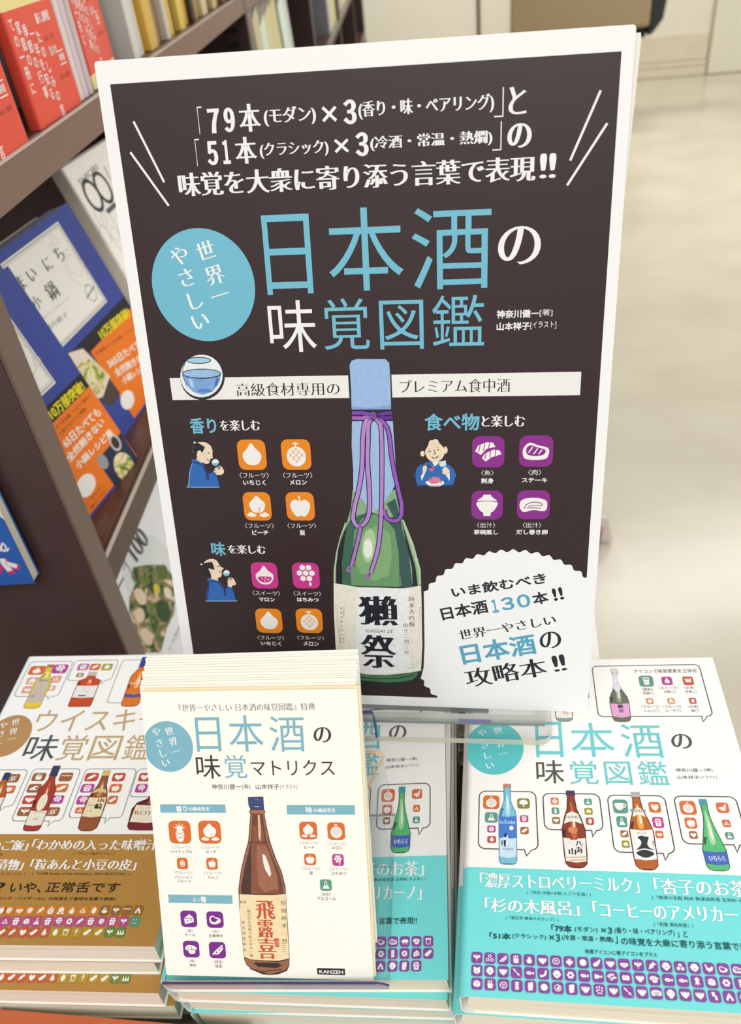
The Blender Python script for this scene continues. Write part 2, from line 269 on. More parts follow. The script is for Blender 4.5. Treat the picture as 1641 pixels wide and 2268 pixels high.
('P','sniffing_figure_picture',9,'26262a',0.3,0,[26.34,136.76,26.51,135.98,27.21,135.4,27.58,135.32]),
('P','sniffing_figure_picture',9,'26262a',0.4,0,[27.91,136.44,28.65,136.29,29.09,136.75]),
('G','sniffing_figure_picture',7,'f3dcc0',[29.22,131.49,30.7,132.66,31.91,133.25,33.15,132.47,33.88,130.51,33.56,129.33,32.1,128.35,30.59,128.55,30.04,129.73]),
('G','sniffing_figure_picture',8,'f7f6f3',[28.73,130.59,29.32,130.71,30.59,128.55,29.92,127.76]),
('G','sniffing_figure_picture',8,'f4f8fa',[31.93,134.73,31.84,134.33,31.66,133.95,31.4,133.61,31.08,133.33,30.7,133.11,30.3,132.98,29.89,132.94,29.49,132.98,29.11,133.12,28.79,133.33,28.54,133.62,28.36,133.96,28.27,134.34,28.27,134.73,28.36,135.13,28.55,135.51,28.8,135.85,29.13,136.13,29.5,136.34,29.9,136.47,30.31,136.52,30.72,136.47,31.09,136.34,31.41,136.12,31.66,135.84,31.84,135.5,31.93,135.12]),
('G','sniffing_figure_picture',9,'7cc0dc',[28.31,134.42,31.75,134.49,31.38,133.64,30.36,133.05,29.06,133.33]),
('P','sniffing_figure_picture',9,'3a3f48',0.3,1,[31.93,134.73,31.84,134.33,31.66,133.95,31.4,133.61,31.08,133.33,30.7,133.11,30.3,132.98,29.89,132.94,29.49,132.98,29.11,133.12,28.79,133.33,28.54,133.62,28.36,133.96,28.27,134.34,28.27,134.73,28.36,135.13,28.55,135.51,28.8,135.85,29.13,136.13,29.5,136.34,29.9,136.47,30.31,136.52,30.72,136.47,31.09,136.34,31.41,136.12,31.66,135.84,31.84,135.5,31.93,135.12]),
('P','sniffing_figure_picture',9,'26262a',0.35,0,[30.74,133.05,31.46,132.66,31.75,131.88]),
('P','sniffing_figure_picture',9,'26262a',0.3,1,[32.15,132.08,32.06,131.81,31.84,131.59,31.55,131.47,31.24,131.47,30.98,131.59,30.82,131.81,30.78,132.08,30.88,132.35,31.1,132.57,31.39,132.69,31.69,132.69,31.95,132.57,32.12,132.35]),
('P','sniffing_figure_picture',9,'14305e',0.45,0,[18.68,134.63,21.15,134.44,23.14,133.46,24.4,131.3,25.45,128.94,28.72,130.51]),
('P','sniffing_figure_picture',9,'14305e',0.45,0,[25.48,129.14,24.83,126.97,25.3,126.1,25.87,126.97,25.45,128.94]),
('P','sniffing_figure_picture',9,'8fb0d8',0.4,0,[18.85,134.44,17.23,130.91,15.46,123.38,15.49,122.18,30.62,122.21]),
('P','sniffing_figure_picture',9,'14305e',0.45,0,[29.2,129.73,30.41,126.97,31.03,122.41]),
('G','sipping_figure_picture',5,'2f6bb8',[18.55,72.92,19.81,73.25,21.62,73.1,23.89,71.7,25.34,70.18,26.81,67.12,28.41,68.7,30.75,67.86,31.91,65.45,32.28,61.45,32.57,60.34,16.34,59.97,17.25,64.7,18.5,69.17]),
('G','sipping_figure_picture',6,'f3dcc0',[20.36,72.73,20.77,74.49,20.13,77.54,17.21,80.1,17.89,82.27,20.48,83.69,22.93,83.99,24.62,83.02,25.6,81.1,26.05,79.81,27.74,78.75,26.58,77.43,26.61,75.91,25.77,73.93,24.07,73.24,24.09,71.7]),
('G','sipping_figure_picture',7,'26262a',[17.16,81.31,19.45,81.86,22.12,82.25,22.67,80.18,22.99,77.8,21.43,78.21,20.06,78.62,19.5,77.31,20.53,75.8,20.31,74.05,18.16,74.66,16.83,77.05,16.67,79.65]),
('G','sipping_figure_picture',8,'26262a',[14.8,81.79,15.89,82.46,17.25,82.05,18.88,83.8,20.19,84.59,20.73,84.04,18.75,82.72,17.58,81.4,16.05,80.51,14.94,80.71]),
('G','sipping_figure_picture',9,'f7f6f3',[15.7,80.94,16.76,81.3,17.08,80.62,16.12,80.43]),
('P','sipping_figure_picture',9,'26262a',0.35,0,[24.43,79.69,25.67,79.97]),
('P','sipping_figure_picture',9,'26262a',0.35,0,[25.09,76.75,27.08,76.52]),
('G','sipping_figure_picture',7,'f3dcc0',[28.96,71.79,29.54,73.34,30.83,74.02,32.32,72.95,33.25,70.34,32.72,69.23,31.74,69.43,30.4,68.3,28.89,69.37]),
('G','sipping_figure_picture',8,'f7f6f3',[28.46,69.14,28.97,69.37,30.8,68.31,30.55,67.86]),
('G','sipping_figure_picture',8,'f4f8fa',[30.7,76.11,30.61,75.7,30.44,75.31,30.19,74.96,29.87,74.66,29.51,74.44,29.12,74.29,28.72,74.24,28.33,74.28,27.96,74.41,27.65,74.62,27.4,74.91,27.23,75.25,27.14,75.64,27.15,76.05,27.24,76.46,27.42,76.84,27.67,77.2,27.98,77.49,28.34,77.71,28.73,77.85,29.13,77.91,29.52,77.87,29.88,77.74,30.19,77.53,30.44,77.24,30.61,76.9,30.7,76.52]),
('G','sipping_figure_picture',9,'7cc0dc',[27.27,75.7,30.63,76.19,30.35,75.1,29.25,74.29,28.05,74.4]),
('P','sipping_figure_picture',9,'3a3f48',0.3,1,[30.7,76.11,30.61,75.7,30.44,75.31,30.19,74.96,29.87,74.66,29.51,74.44,29.12,74.29,28.72,74.24,28.33,74.28,27.96,74.41,27.65,74.62,27.4,74.91,27.23,75.25,27.14,75.64,27.15,76.05,27.24,76.46,27.42,76.84,27.67,77.2,27.98,77.49,28.34,77.71,28.73,77.85,29.13,77.91,29.52,77.87,29.88,77.74,30.19,77.53,30.44,77.24,30.61,76.9,30.7,76.52]),
('P','sipping_figure_picture',9,'26262a',0.35,0,[29.8,74.57,30.58,73.58]),
('P','sipping_figure_picture',9,'26262a',0.3,1,[31.28,73.02,31.17,72.71,30.94,72.48,30.65,72.39,30.37,72.47,30.19,72.69,30.15,73,30.26,73.31,30.49,73.54,30.79,73.62,31.06,73.55,31.24,73.33]),
('P','sipping_figure_picture',9,'14305e',0.45,0,[18.95,71.16,22.21,71.23,24.52,70.17,26.56,66.67,28.62,68.7]),
('P','sipping_figure_picture',9,'14305e',0.45,0,[27.04,66.68,26.3,64.44,26.68,63.47,27.32,64.46,27.04,66.68]),
('P','sipping_figure_picture',9,'14305e',0.45,0,[19.15,71.17,16.98,60.21]),
('P','sipping_figure_picture',9,'8fb0d8',0.5,0,[16.13,59.96,32.77,60.34]),
('P','sipping_figure_picture',9,'14305e',0.45,0,[29.94,67.85,31.65,65,32.23,61]),
('G','dining_figure_picture',5,'2f6bb8',[125.83,122.91,125.59,124.89,124.51,127.27,124.57,129.65,126.01,132.02,128,133.9,131.63,134.95,136.89,134.94,140.75,133.17,142.95,130.82,143.77,128.17,142.93,125.51,142.09,123.12]),
('G','dining_figure_picture',7,'f3dcc0',[138.7,140.16,138.58,138.94,138.24,137.77,137.69,136.73,136.96,135.85,136.1,135.19,135.14,134.79,134.12,134.65,133.11,134.79,132.16,135.2,131.31,135.87,130.6,136.75,130.08,137.8,129.76,138.97,129.67,140.19,129.8,141.41,130.15,142.57,130.71,143.61,131.43,144.47,132.3,145.11,133.25,145.51,134.26,145.64,135.25,145.5,136.2,145.09,137.04,144.44,137.75,143.57,138.27,142.53,138.6,141.38]),
('G','dining_figure_picture',6,'f3dcc0',[129.53,138.74,129.5,138.43,129.42,138.14,129.3,137.87,129.14,137.65,128.94,137.49,128.73,137.38,128.51,137.35,128.29,137.38,128.08,137.49,127.89,137.66,127.74,137.88,127.62,138.14,127.56,138.44,127.54,138.75,127.57,139.06,127.65,139.35,127.77,139.62,127.93,139.84,128.12,140,128.34,140.1,128.56,140.14,128.78,140.1,128.99,140,129.17,139.83,129.33,139.61,129.44,139.35,129.51,139.05]),
('G','dining_figure_picture',6,'f3dcc0',[139.96,140.44,139.94,140.06,139.86,139.69,139.74,139.36,139.58,139.09,139.39,138.88,139.18,138.75,138.96,138.71,138.74,138.75,138.54,138.88,138.35,139.09,138.2,139.37,138.08,139.7,138.01,140.06,137.99,140.45,138.02,140.83,138.09,141.2,138.21,141.53,138.37,141.8,138.56,142,138.77,142.13,138.99,142.17,139.21,142.13,139.42,142,139.6,141.79,139.76,141.52,139.87,141.19,139.94,140.83]),
('G','dining_figure_picture',6,'f7f6f3',[132.75,135.24,136.07,135.4,135.22,133.48,133.82,132.6]),
('G','dining_figure_picture',8,'26262a',[128.67,140.2,128.99,142.8,130.41,145.09,131.96,146.22,131.2,142.78,129.67,140.19]),
('G','dining_figure_picture',8,'26262a',[135.09,146.49,136.99,145.62,138.18,143.33,138.71,141.02,137.78,142.18,136.15,143.91]),
('G','dining_figure_picture',9,'26262a',[131.51,145.65,131.81,147.08,132.91,147.64,133.73,147.07,133.7,145.24,132.88,145.02,132.62,146.51]),
('P','dining_figure_picture',9,'26262a',0.3,0,[131.15,139.78,132.42,139.83]),
('P','dining_figure_picture',9,'26262a',0.3,0,[135.18,140.46,136.12,140.74]),
('P','dining_figure_picture',9,'26262a',0.3,0,[133.65,140.75,134.45,138.9,133.62,138.55]),
('P','dining_figure_picture',9,'26262a',0.35,0,[132.66,137.16,133.59,136.52,134.98,136.81,135.71,137.73]),
('P','dining_figure_picture',9,'b09070',0.25,0,[131.17,140.76,132.27,141.05]),
('P','dining_figure_picture',9,'b09070',0.25,0,[134.87,141.62,135.86,142.01]),
('G','dining_figure_picture',7,'f3dcc0',[128.41,132.01,129.67,133.89,130.66,133.19,130.29,130.83,129.13,128.47,128.47,129.06]),
('G','dining_figure_picture',8,'f7f6f3',[127.61,127.87,128.76,129.65,129.31,128.76,127.85,125.49]),
('G','dining_figure_picture',7,'f3dcc0',[137.53,131.42,139.09,132.59,140.74,130.83,140.84,129.35,139.06,128.47,137.51,129.06]),
('G','dining_figure_picture',7,'f7f6f3',[139.06,128.47,140.84,130.12,140.82,125.5]),
('G','dining_figure_picture',8,'cfe6ea',[135.68,134.82,139.11,135.51,139.2,133.18,138.26,132.36,136.43,132.59]),
('P','dining_figure_picture',9,'20284a',0.3,0,[127.45,134.07,133.53,131.42]),
('P','dining_figure_picture',9,'20284a',0.3,0,[127.47,134.95,132.98,131.72]),
('G','dining_figure_picture',9,'e86aa0',[131.41,131.42,132.99,132.72,133.98,131.71,132.67,129.95]),
('G','dining_figure_picture',8,'f7f6f3',[129.41,124.89,130.65,125.49,137.92,125.5,138.36,124.31,136.22,122.63,131.73,122.62]),
('G','dining_figure_picture',9,'e07a9a',[130.93,125.49,131.52,126.98,133.48,127.58,135.99,127.28,136.81,125.5,135.12,124.18,132.31,124]),
('G','dining_figure_picture',9,'9fca8f',[131.34,126.09,132.08,127.28,132.92,127.16,132.34,125.79]),
('G','dining_figure_picture',9,'9fca8f',[137.36,124.9,137.28,124.54,137.08,124.28,136.8,124.19,136.52,124.28,136.31,124.54,136.24,124.9,136.32,125.26,136.53,125.52,136.81,125.62,137.09,125.52,137.29,125.26]),
('P','dining_figure_picture',9,'14305e',0.35,0,[125.15,130.84,125.05,126.08,126.4,123.39,142.09,123.42,143.22,127.28]),
('G','bottle_picture',5,'2b2d2f',[96.02,179.62,97.05,181.78,98.76,183.19,102.23,183.38,106.58,183.41,111.63,183.14,113.07,183.18,114.82,181.64,115.68,180.18,115.41,175.47,115.52,164.03,115.56,159.52,116,156.11,116.01,150.38,116.47,134.76,117.31,124.74,119.08,112.46,120.81,104.53,121.52,101.28,124.25,92.37,126.39,83.07,127.33,76.46,127.89,71.69,127.85,57.06,127.73,36.91,127.06,23.89,125.36,16.94,122.15,14.68,114.36,12.5,105.18,11.59,95.97,11.77,86.82,13.85,83.32,17.5,82.37,24.95,81.92,32.85,82.17,55.94,82.85,70.81,83.51,78.09,85.18,87.65,87.88,97.04,90.86,104.42,93.78,112.32,95.2,121.03,95.9,130.79,95.65,140.76,95.59,150.53,96.43,155.91,97.01,159.72,96.12,164.26,96.04,173.2,96.02,179.62]),
('G','bottle_picture',6,'8db088',[95.19,120.82,115.48,121.08,118.08,104.09,117.49,106.9,120.25,100.58,123.41,92.36,125.33,83.06,126,73.57,125.5,70.19,83.32,71.3,83.95,78.09,85.53,86.23,88.18,94.72,90.76,102.59,90.84,101.72,94.17,112.32]),
('G','bottle_picture',7,'26282c',[89.94,99.37,86.62,90.02,84.97,80.51,84.43,71.32,87.48,70.9,88.16,82.95,89.56,92.4,91.61,102.6]),
('G','bottle_picture',7,'3f6a55',[91.61,102.6,93.96,106.72,103.38,109.95,109.97,106.84,114.86,102.81,116.89,85.75,116.45,70.01,91.61,70,87.26,70.89,88.51,85.33,89.9,94.74]),
('G','bottle_picture',8,'6f9c6c',[94.86,99.42,99.01,106.31,105,108.61,110.77,105.95,114.4,101.44,116.11,88.08,116.01,70,92.08,70.5,92.17,80.63,93.95,90.12]),
('G','bottle_picture',9,'86b07a',[97.77,98.07,100.88,100.86,107.29,102.74,112.21,98.68,112.63,85.68,110.59,76.16,103.55,73.14,98.02,75.94,94.87,82.58,95.77,92.01]),
('G','bottle_picture',10,'b5cfa0',[104.94,91.82,104.56,89.54,103.98,87.43,103.25,85.62,102.42,84.25,101.53,83.42,100.67,83.18,99.87,83.55,99.21,84.51,98.72,85.99,98.45,87.88,98.4,90.05,98.58,92.35,98.98,94.63,99.56,96.72,100.3,98.48,101.12,99.81,101.99,100.62,102.85,100.84,103.63,100.48,104.28,99.54,104.77,98.1,105.05,96.25,105.11,94.11]),
('G','bottle_picture',11,'eef2e4',[103.5,90.71,103.33,89.12,102.95,87.68,102.41,86.52,101.75,85.78,101.05,85.51,100.37,85.76,99.78,86.49,99.34,87.63,99.08,89.06,99.05,90.65,99.23,92.24,99.61,93.68,100.15,94.81,100.81,95.54,101.5,95.8,102.17,95.56,102.76,94.84,103.2,93.72,103.46,92.3]),
('G','bottle_picture',8,'3c5a58',[111.06,114.02,115.29,116.7,117.13,108.7,118.54,99.66,120.83,90.47,122.49,70.13,116.88,70.02,116.18,90.41,114.39,100.98,109.95,106.39,114.17,107.33]),
('G','bottle_picture',9,'27282c',[117.9,106.45,121.3,92.33,124.01,81.15,125.07,70.18,122.49,70.13,122.31,81.12,119.69,95.08]),
('G','bottle_picture',10,'b9d0a8',[117.9,106.45,119.12,105.56,123.43,93.28,126.54,79.77,126.6,71.66,125.52,71.16,125.26,79.75,122.15,92.34]),
('G','bottle_picture',9,'b9d0a8',[90.86,104.42,91.48,103.97,88.26,96.12,86.07,88.13,84.55,78.59,84.03,72.05,83.25,72.27,83.79,79.05,85.42,88.12,87.86,96.57]),
('G','bottle_picture',7,'9fbfe8',[96.95,179.97,97.97,181.94,100.01,182.63,113.04,182.39,114.61,180.74,114.89,172.92,114.76,159.91,96.84,160.1,97.07,169.48]),
('G','bottle_picture',11,'a3c1e6',[96.73,154.38,115.39,154.22,115.64,144.59,116.03,132.78,115.15,122.71,110.26,114.9,107.03,111.56,105,109.45,104.04,109.87,100.18,115.27,95.59,121.03,96.09,130.79,95.94,142.73]),
('G','bottle_picture',8,'86a6d4',[97.01,159.72,114.75,159.72,114.82,161.79,105.61,160.57,97.08,161.23]),
('P','bottle_picture',14,'2a1250',2.5,0,[96.93,158.2,101.42,158.34,105.47,157.35]),
('P','bottle_picture',15,'8448a6',1.7,0,[96.93,158.2,101.42,158.34,105.47,157.35]),
('P','bottle_picture',14,'2a1250',2.5,0,[96.81,155.91,101.3,155.79,105.44,156.59]),
('P','bottle_picture',15,'a468b4',1.7,0,[96.81,155.91,101.3,155.79,105.44,156.59]),
('P','bottle_picture',14,'2a1250',2.5,0,[115.14,158.02,111.81,158.05,108.8,156.94]),
('P','bottle_picture',15,'6c3a98',1.7,0,[115.14,158.02,111.81,158.05,108.8,156.94]),
('P','bottle_picture',14,'2a1250',2.5,0,[115.26,155.93,112.1,155.77,108.79,156.56]),
('P','bottle_picture',15,'5c2d8c',1.7,0,[115.26,155.93,112.1,155.77,108.79,156.56]),
('P','bottle_picture',14,'2a1250',2.42,0,[108.39,155.8,110.56,154.26,112.68,151.18,113.65,146.54,114.14,138.72,115.21,130.78,117,120.68,118.17,114.52,118.01,108.71,116.18,105.76,113.44,105.31,110.76,106.98,109.74,111.16]),
('P','bottle_picture',15,'9a5cba',1.65,0,[108.39,155.8,110.56,154.26,112.68,151.18,113.65,146.54,114.14,138.72,115.21,130.78,117,120.68,118.17,114.52,118.01,108.71,116.18,105.76,113.44,105.31,110.76,106.98,109.74,111.16]),
('P','bottle_picture',14,'2a1250',2.58,0,[104.83,155.45,102.69,153.56,101.43,146.61,100.88,138.77,100.13,130.79,98.1,120.63,95.74,112.33,94.83,106.01,96.44,102.63,99.22,103.08,101.74,106.49,102.97,112.37,103.23,122.69,102.99,134.79,103.61,144.65,104.14,152.4,105.37,155.07]),
('P','bottle_picture',15,'bb8bd0',1.76,0,[104.83,155.45,102.69,153.56,101.43,146.61,100.88,138.77,100.13,130.79,98.1,120.63,95.74,112.33,94.83,106.01,96.44,102.63,99.22,103.08,101.74,106.49,102.97,112.37,103.23,122.69,102.99,134.79,103.61,144.65,104.14,152.4,105.37,155.07]),
('P','bottle_picture',14,'2a1250',2.42,0,[98.04,103.07,97.88,100.37,95.77,92.01,92.63,81.11]),
('P','bottle_picture',15,'a97cc0',1.65,0,[98.04,103.07,97.88,100.37,95.77,92.01,92.63,81.11]),
('P','bottle_picture',14,'2a1250',2.42,0,[107.63,155.43,109.74,152.35,109.94,142.67,109.35,126.76,108.54,110.31,107.98,104.11,107.03,95.86,105.44,87.93,102.23,77.93]),
('P','bottle_picture',15,'b98ad0',1.65,0,[107.63,155.43,109.74,152.35,109.94,142.67,109.35,126.76,108.54,110.31,107.98,104.11,107.03,95.86,105.44,87.93,102.23,77.93]),
('G','bottle_picture',15,'b08cc8',[91.45,81.1,93.17,80.65,92.21,77.28,91.23,77.64,90.3,78.2,89.69,79.15]),
('P','bottle_picture',16,'2a1250',0.22,0,[92.3,80.63,89.69,79.15]),
('P','bottle_picture',16,'2a1250',0.22,0,[92.3,80.63,90.3,78.2]),
('P','bottle_picture',16,'2a1250',0.22,0,[92.3,80.63,91.23,77.64]),
('P','bottle_picture',16,'2a1250',0.22,0,[92.3,80.63,92.21,77.28]),
('G','bottle_picture',15,'b08cc8',[101.06,77.91,102.78,77.46,101.18,73.58,100.11,74.05,99.06,74.75,98.24,75.94]),
('P','bottle_picture',16,'2a1250',0.22,0,[101.91,77.44,98.24,75.94]),
('P','bottle_picture',16,'2a1250',0.22,0,[101.91,77.44,99.06,74.75]),
('P','bottle_picture',16,'2a1250',0.22,0,[101.91,77.44,100.11,74.05]),
('P','bottle_picture',16,'2a1250',0.22,0,[101.91,77.44,101.18,73.58]),
('G','bottle_picture',16,'7e4aa0',[108.13,156.95,107.95,156.16,107.49,155.53,106.85,155.18,106.15,155.18,105.54,155.54,105.13,156.18,105.01,156.98,105.2,157.77,105.66,158.4,106.3,158.74,106.99,158.74,107.6,158.38,108.01,157.74]),
('G','bottle_picture',12,'f1ebdc',[83.25,71.54,87.7,70.9,95.53,69.5,105.15,69.54,116.43,69.29,122.49,70.13,126.59,71.18,126.77,57.03,126.62,36.87,125.68,22,119.11,20.43,107.72,18.68,98.58,18.6,92.65,19.45,82.4,25.48,82.07,35.47,82.4,55.94]),
('G','bottle_picture',13,'f4f4f4',[95.09,69.34,120.75,69.37,119.96,36.66,120.96,22.09,107.73,18.94,92.65,19.45,93.05,46.11]),
('G','bottle_picture',12,'4d7d55',[92.63,19.19,101.3,18.17,112.27,18.85,124.09,21.15,123.6,19.01,120.36,15.68,107.56,14.11,92.9,15.16]),
('P','bottle_picture',13,'20242a',0.5,0,[92.98,16.78,103.06,16.2,114.49,17.06,122.71,19.5]),
('P','bottle_picture',13,'1a3a28',0.5,0,[92.85,14.08,102.96,13.67,114.42,14.49,122.18,16.29]),
('T','bottle_picture',15,'23232c','MB','獺',94.42,48.14,20.74,0,0,16.63),
('T','bottle_picture',15,'23232c','MB','祭',94.45,22.88,19.3,0,0,19.68),
('T','bottle_picture',15,'3a3a40','S','DASSAI 23',98.41,43.93,13.08,0,0,1.71),
('C','bottle_picture',15,'3a3a40','M','純',121.73,63.51,3.12,0),
('C','bottle_picture',15,'3a3a40','M','米',121.74,59.97,3.13,0),
('C','bottle_picture',15,'3a3a40','M','大',121.74,56.42,3.14,0),
('C','bottle_picture',15,'3a3a40','M','吟',121.75,52.83,3.15,0),
('C','bottle_picture',15,'3a3a40','M','醸',121.76,49.23,3.16,0),
('C','bottle_picture',15,'3a3a40','M','磨',118.53,48.54,2.73,0),
('C','bottle_picture',15,'3a3a40','M','き',118.54,45.43,2.74,0),
('C','bottle_picture',15,'3a3a40','M','二',118.54,42.3,2.75,0),
('C','bottle_picture',15,'3a3a40','M','割',118.55,39.14,2.76,0),
('C','bottle_picture',15,'3a3a40','M','三',118.56,35.97,2.76,0),
('C','bottle_picture',15,'3a3a40','M','分',118.57,32.78,2.77,0),
('C','bottle_picture',15,'8a8078','S','旭',86.18,57.52,1.52,0),
('C','bottle_picture',15,'8a8078','S','酒',86.1,54.98,1.52,0),
('C','bottle_picture',15,'8a8078','S','造',86.02,52.42,1.52,0),
('C','bottle_picture',15,'8a8078','S','株',85.94,49.85,1.53,0),
('C','bottle_picture',15,'8a8078','S','式',85.86,47.27,1.53,0),
('C','bottle_picture',15,'8a8078','S','会',85.77,44.68,1.54,0),
('C','bottle_picture',15,'8a8078','S','社',85.69,42.07,1.54,0),
('C','bottle_picture',15,'9a9088','S','山',87.55,58.42,1.16,0),
('C','bottle_picture',15,'9a9088','S','口',87.49,57.12,1.16,0),
('C','bottle_picture',15,'9a9088','S','県',87.44,55.82,1.16,0),
('C','bottle_picture',15,'9a9088','S','岩',87.38,54.51,1.16,0),
('C','bottle_picture',15,'9a9088','S','国',87.33,53.2,1.16,0),
('P','bottle_picture',15,'c86a66',0.25,1,[84.71,40.12,86.66,40.18,86.51,37.43,84.84,37.64]),
('G','bottle_picture',14,'5a4a44',[83.29,59.72,83.6,59.72,83.58,59.33,83.27,59.32]),
('G','bottle_picture',14,'5a4a44',[83.3,58.32,83.61,58.33,83.59,57.93,83.27,57.92]),
('G','bottle_picture',14,'5a4a44',[83.3,56.92,83.62,56.93,83.59,56.53,83.28,56.52]),
('G','bottle_picture',14,'5a4a44',[83.31,55.52,83.62,55.52,83.6,55.12,83.29,55.11]),
('G','bottle_picture',14,'5a4a44',[83.32,54.11,83.63,54.12,83.61,53.71,83.29,53.7]),
('G','bottle_picture',14,'5a4a44',[83.32,52.7,83.64,52.7,83.61,52.3,83.3,52.29]),
('G','bottle_picture',14,'5a4a44',[83.33,51.28,83.64,51.29,83.62,50.88,83.3,50.87]),
('G','bottle_picture',14,'5a4a44',[83.33,49.86,83.65,49.87,83.62,49.46,83.31,49.45]),
('G','bottle_picture',14,'5a4a44',[83.34,48.44,83.65,48.45,83.63,48.04,83.31,48.03]),
('G','bottle_picture',14,'5a4a44',[83.34,47.01,83.66,47.02,83.64,46.61,83.32,46.6]),
('G','bottle_picture',14,'5a4a44',[84.14,58.99,84.45,59,84.43,58.6,84.12,58.59]),
('G','bottle_picture',14,'5a4a44',[84.15,57.59,84.46,57.6,84.44,57.2,84.12,57.19]),
('G','bottle_picture',14,'5a4a44',[84.15,56.19,84.47,56.2,84.44,55.79,84.13,55.79]),
('G','bottle_picture',14,'5a4a44',[84.16,54.78,84.47,54.79,84.45,54.39,84.14,54.38]),
('G','bottle_picture',14,'5a4a44',[84.17,53.37,84.48,53.38,84.46,52.98,84.14,52.97]),
('G','bottle_picture',14,'5a4a44',[84.17,51.96,84.49,51.97,84.47,51.56,84.15,51.55]),
('G','bottle_picture',14,'5a4a44',[84.18,50.54,84.5,50.55,84.47,50.14,84.16,50.14]),
('G','bottle_picture',14,'5a4a44',[84.19,49.12,84.5,49.13,84.48,48.72,84.17,48.71]),
('G','bottle_picture',14,'5a4a44',[84.2,47.7,84.51,47.71,84.49,47.3,84.17,47.29]),
('G','bottle_picture',14,'5a4a44',[84.2,46.27,84.52,46.28,84.5,45.87,84.18,45.86]),
('G','bottle_picture',14,'5a4a44',[84.21,44.84,84.53,44.85,84.5,44.44,84.19,44.43]),
('G','bottle_picture',14,'5a4a44',[84.22,43.4,84.53,43.41,84.51,43,84.19,42.99]),
('G','bottle_picture',14,'5a4a44',[84.22,41.96,84.54,41.97,84.52,41.56,84.2,41.55]),
('G','bottle_picture',14,'5a4a44',[84.23,40.52,84.55,40.53,84.53,40.11,84.21,40.1]),
('G','bottle_picture',14,'5a4a44',[84.24,39.07,84.56,39.08,84.53,38.67,84.21,38.66]),
('G','bottle_picture',14,'5a4a44',[84.25,37.62,84.56,37.63,84.54,37.21,84.22,37.2]),
('G','bottle_picture',14,'5a4a44',[84.04,45.86,84.36,45.86,84.34,45.45,84.02,45.45]),
('G','bottle_picture',14,'5a4a44',[84.05,44.42,84.37,44.43,84.34,44.02,84.03,44.01]),
('G','bottle_picture',14,'5a4a44',[84.06,42.99,84.37,42.99,84.35,42.58,84.03,42.57]),
('G','bottle_picture',14,'5a4a44',[84.06,41.54,84.38,41.55,84.36,41.14,84.04,41.13]),
('G','bottle_picture',14,'5a4a44',[84.07,40.1,84.39,40.11,84.37,39.7,84.05,39.69]),
('G','bottle_picture',14,'5a4a44',[84.08,38.65,84.4,38.66,84.37,38.25,84.05,38.24]),
('G','bottle_picture',14,'5a4a44',[84.09,37.2,84.4,37.21,84.38,36.79,84.06,36.78]),
('G','bottle_picture',14,'5a4a44',[84.09,35.74,84.41,35.75,84.39,35.33,84.07,35.32]),
('G','bottle_picture',14,'5a4a44',[84.1,34.28,84.42,34.29,84.39,33.87,84.08,33.86]),
('G','bottle_picture',14,'5a4a44',[84.11,32.82,84.43,32.83,84.4,32.41,84.08,32.4]),
('G','bottle_picture',14,'5a4a44',[84.11,31.35,84.43,31.36,84.41,30.94,84.09,30.93]),
('G','bottle_picture',14,'5a4a44',[125.5,58.98,125.8,58.99,125.8,58.59,125.49,58.58]),
('G','bottle_picture',14,'5a4a44',[125.5,57.6,125.81,57.6,125.8,57.21,125.49,57.2]),
('G','bottle_picture',14,'5a4a44',[125.51,56.21,125.81,56.22,125.8,55.82,125.5,55.81]),
('G','bottle_picture',14,'5a4a44',[125.51,54.82,125.82,54.83,125.81,54.43,125.5,54.42]),
('G','bottle_picture',14,'5a4a44',[125.51,53.43,125.82,53.44,125.81,53.04,125.51,53.03]),
('G','bottle_picture',14,'5a4a44',[125.52,52.03,125.82,52.04,125.82,51.64,125.51,51.63]),
('G','bottle_picture',14,'5a4a44',[125.52,50.63,125.83,50.64,125.82,50.24,125.51,50.23]),
('G','bottle_picture',14,'5a4a44',[126.45,59,126.76,59.01,126.75,58.61,126.45,58.61]),
('G','bottle_picture',14,'5a4a44',[126.46,57.62,126.76,57.63,126.76,57.23,126.45,57.22]),
('G','bottle_picture',14,'5a4a44',[126.46,56.23,126.77,56.24,126.76,55.85,126.46,55.84]),
('G','bottle_picture',14,'5a4a44',[126.47,54.85,126.77,54.85,126.77,54.46,126.46,54.45]),
('G','bottle_picture',14,'5a4a44',[126.47,53.45,126.78,53.46,126.77,53.06,126.47,53.06]),
('G','bottle_picture',14,'5a4a44',[126.48,52.06,126.79,52.07,126.78,51.67,126.47,51.66]),
('G','bottle_picture',14,'5a4a44',[126.48,50.66,126.79,50.67,126.78,50.27,126.48,50.26]),
('G','bottle_picture',14,'5a4a44',[126.49,49.26,126.8,49.26,126.79,48.86,126.48,48.85]),
('G','bottle_picture',14,'5a4a44',[126.49,47.85,126.8,47.86,126.79,47.45,126.49,47.45]),
('G','bottle_picture',14,'5a4a44',[126.5,46.44,126.81,46.45,126.8,46.04,126.49,46.03]),
('G','bottle_picture',14,'5a4a44',[126.5,45.02,126.81,45.03,126.81,44.63,126.5,44.62]),
('G','bottle_picture',14,'5a4a44',[126.51,43.61,126.82,43.61,126.81,43.21,126.5,43.2]),
('G','bottle_picture',14,'4a3a34',[118.55,24.9,118.82,24.91,118.81,24.54,118.54,24.53]),
('G','bottle_picture',14,'4a3a34',[118.51,23.32,118.78,23.33,118.77,22.96,118.5,22.95]),
('G','bottle_picture',14,'4a3a34',[119.5,25.2,119.77,25.21,119.76,24.84,119.49,24.83]),
('G','bottle_picture',14,'4a3a34',[119.19,23.5,119.46,23.51,119.45,23.14,119.18,23.13]),
('G','bottle_picture',14,'4a3a34',[120.45,25.5,120.72,25.51,120.71,25.14,120.44,25.13]),
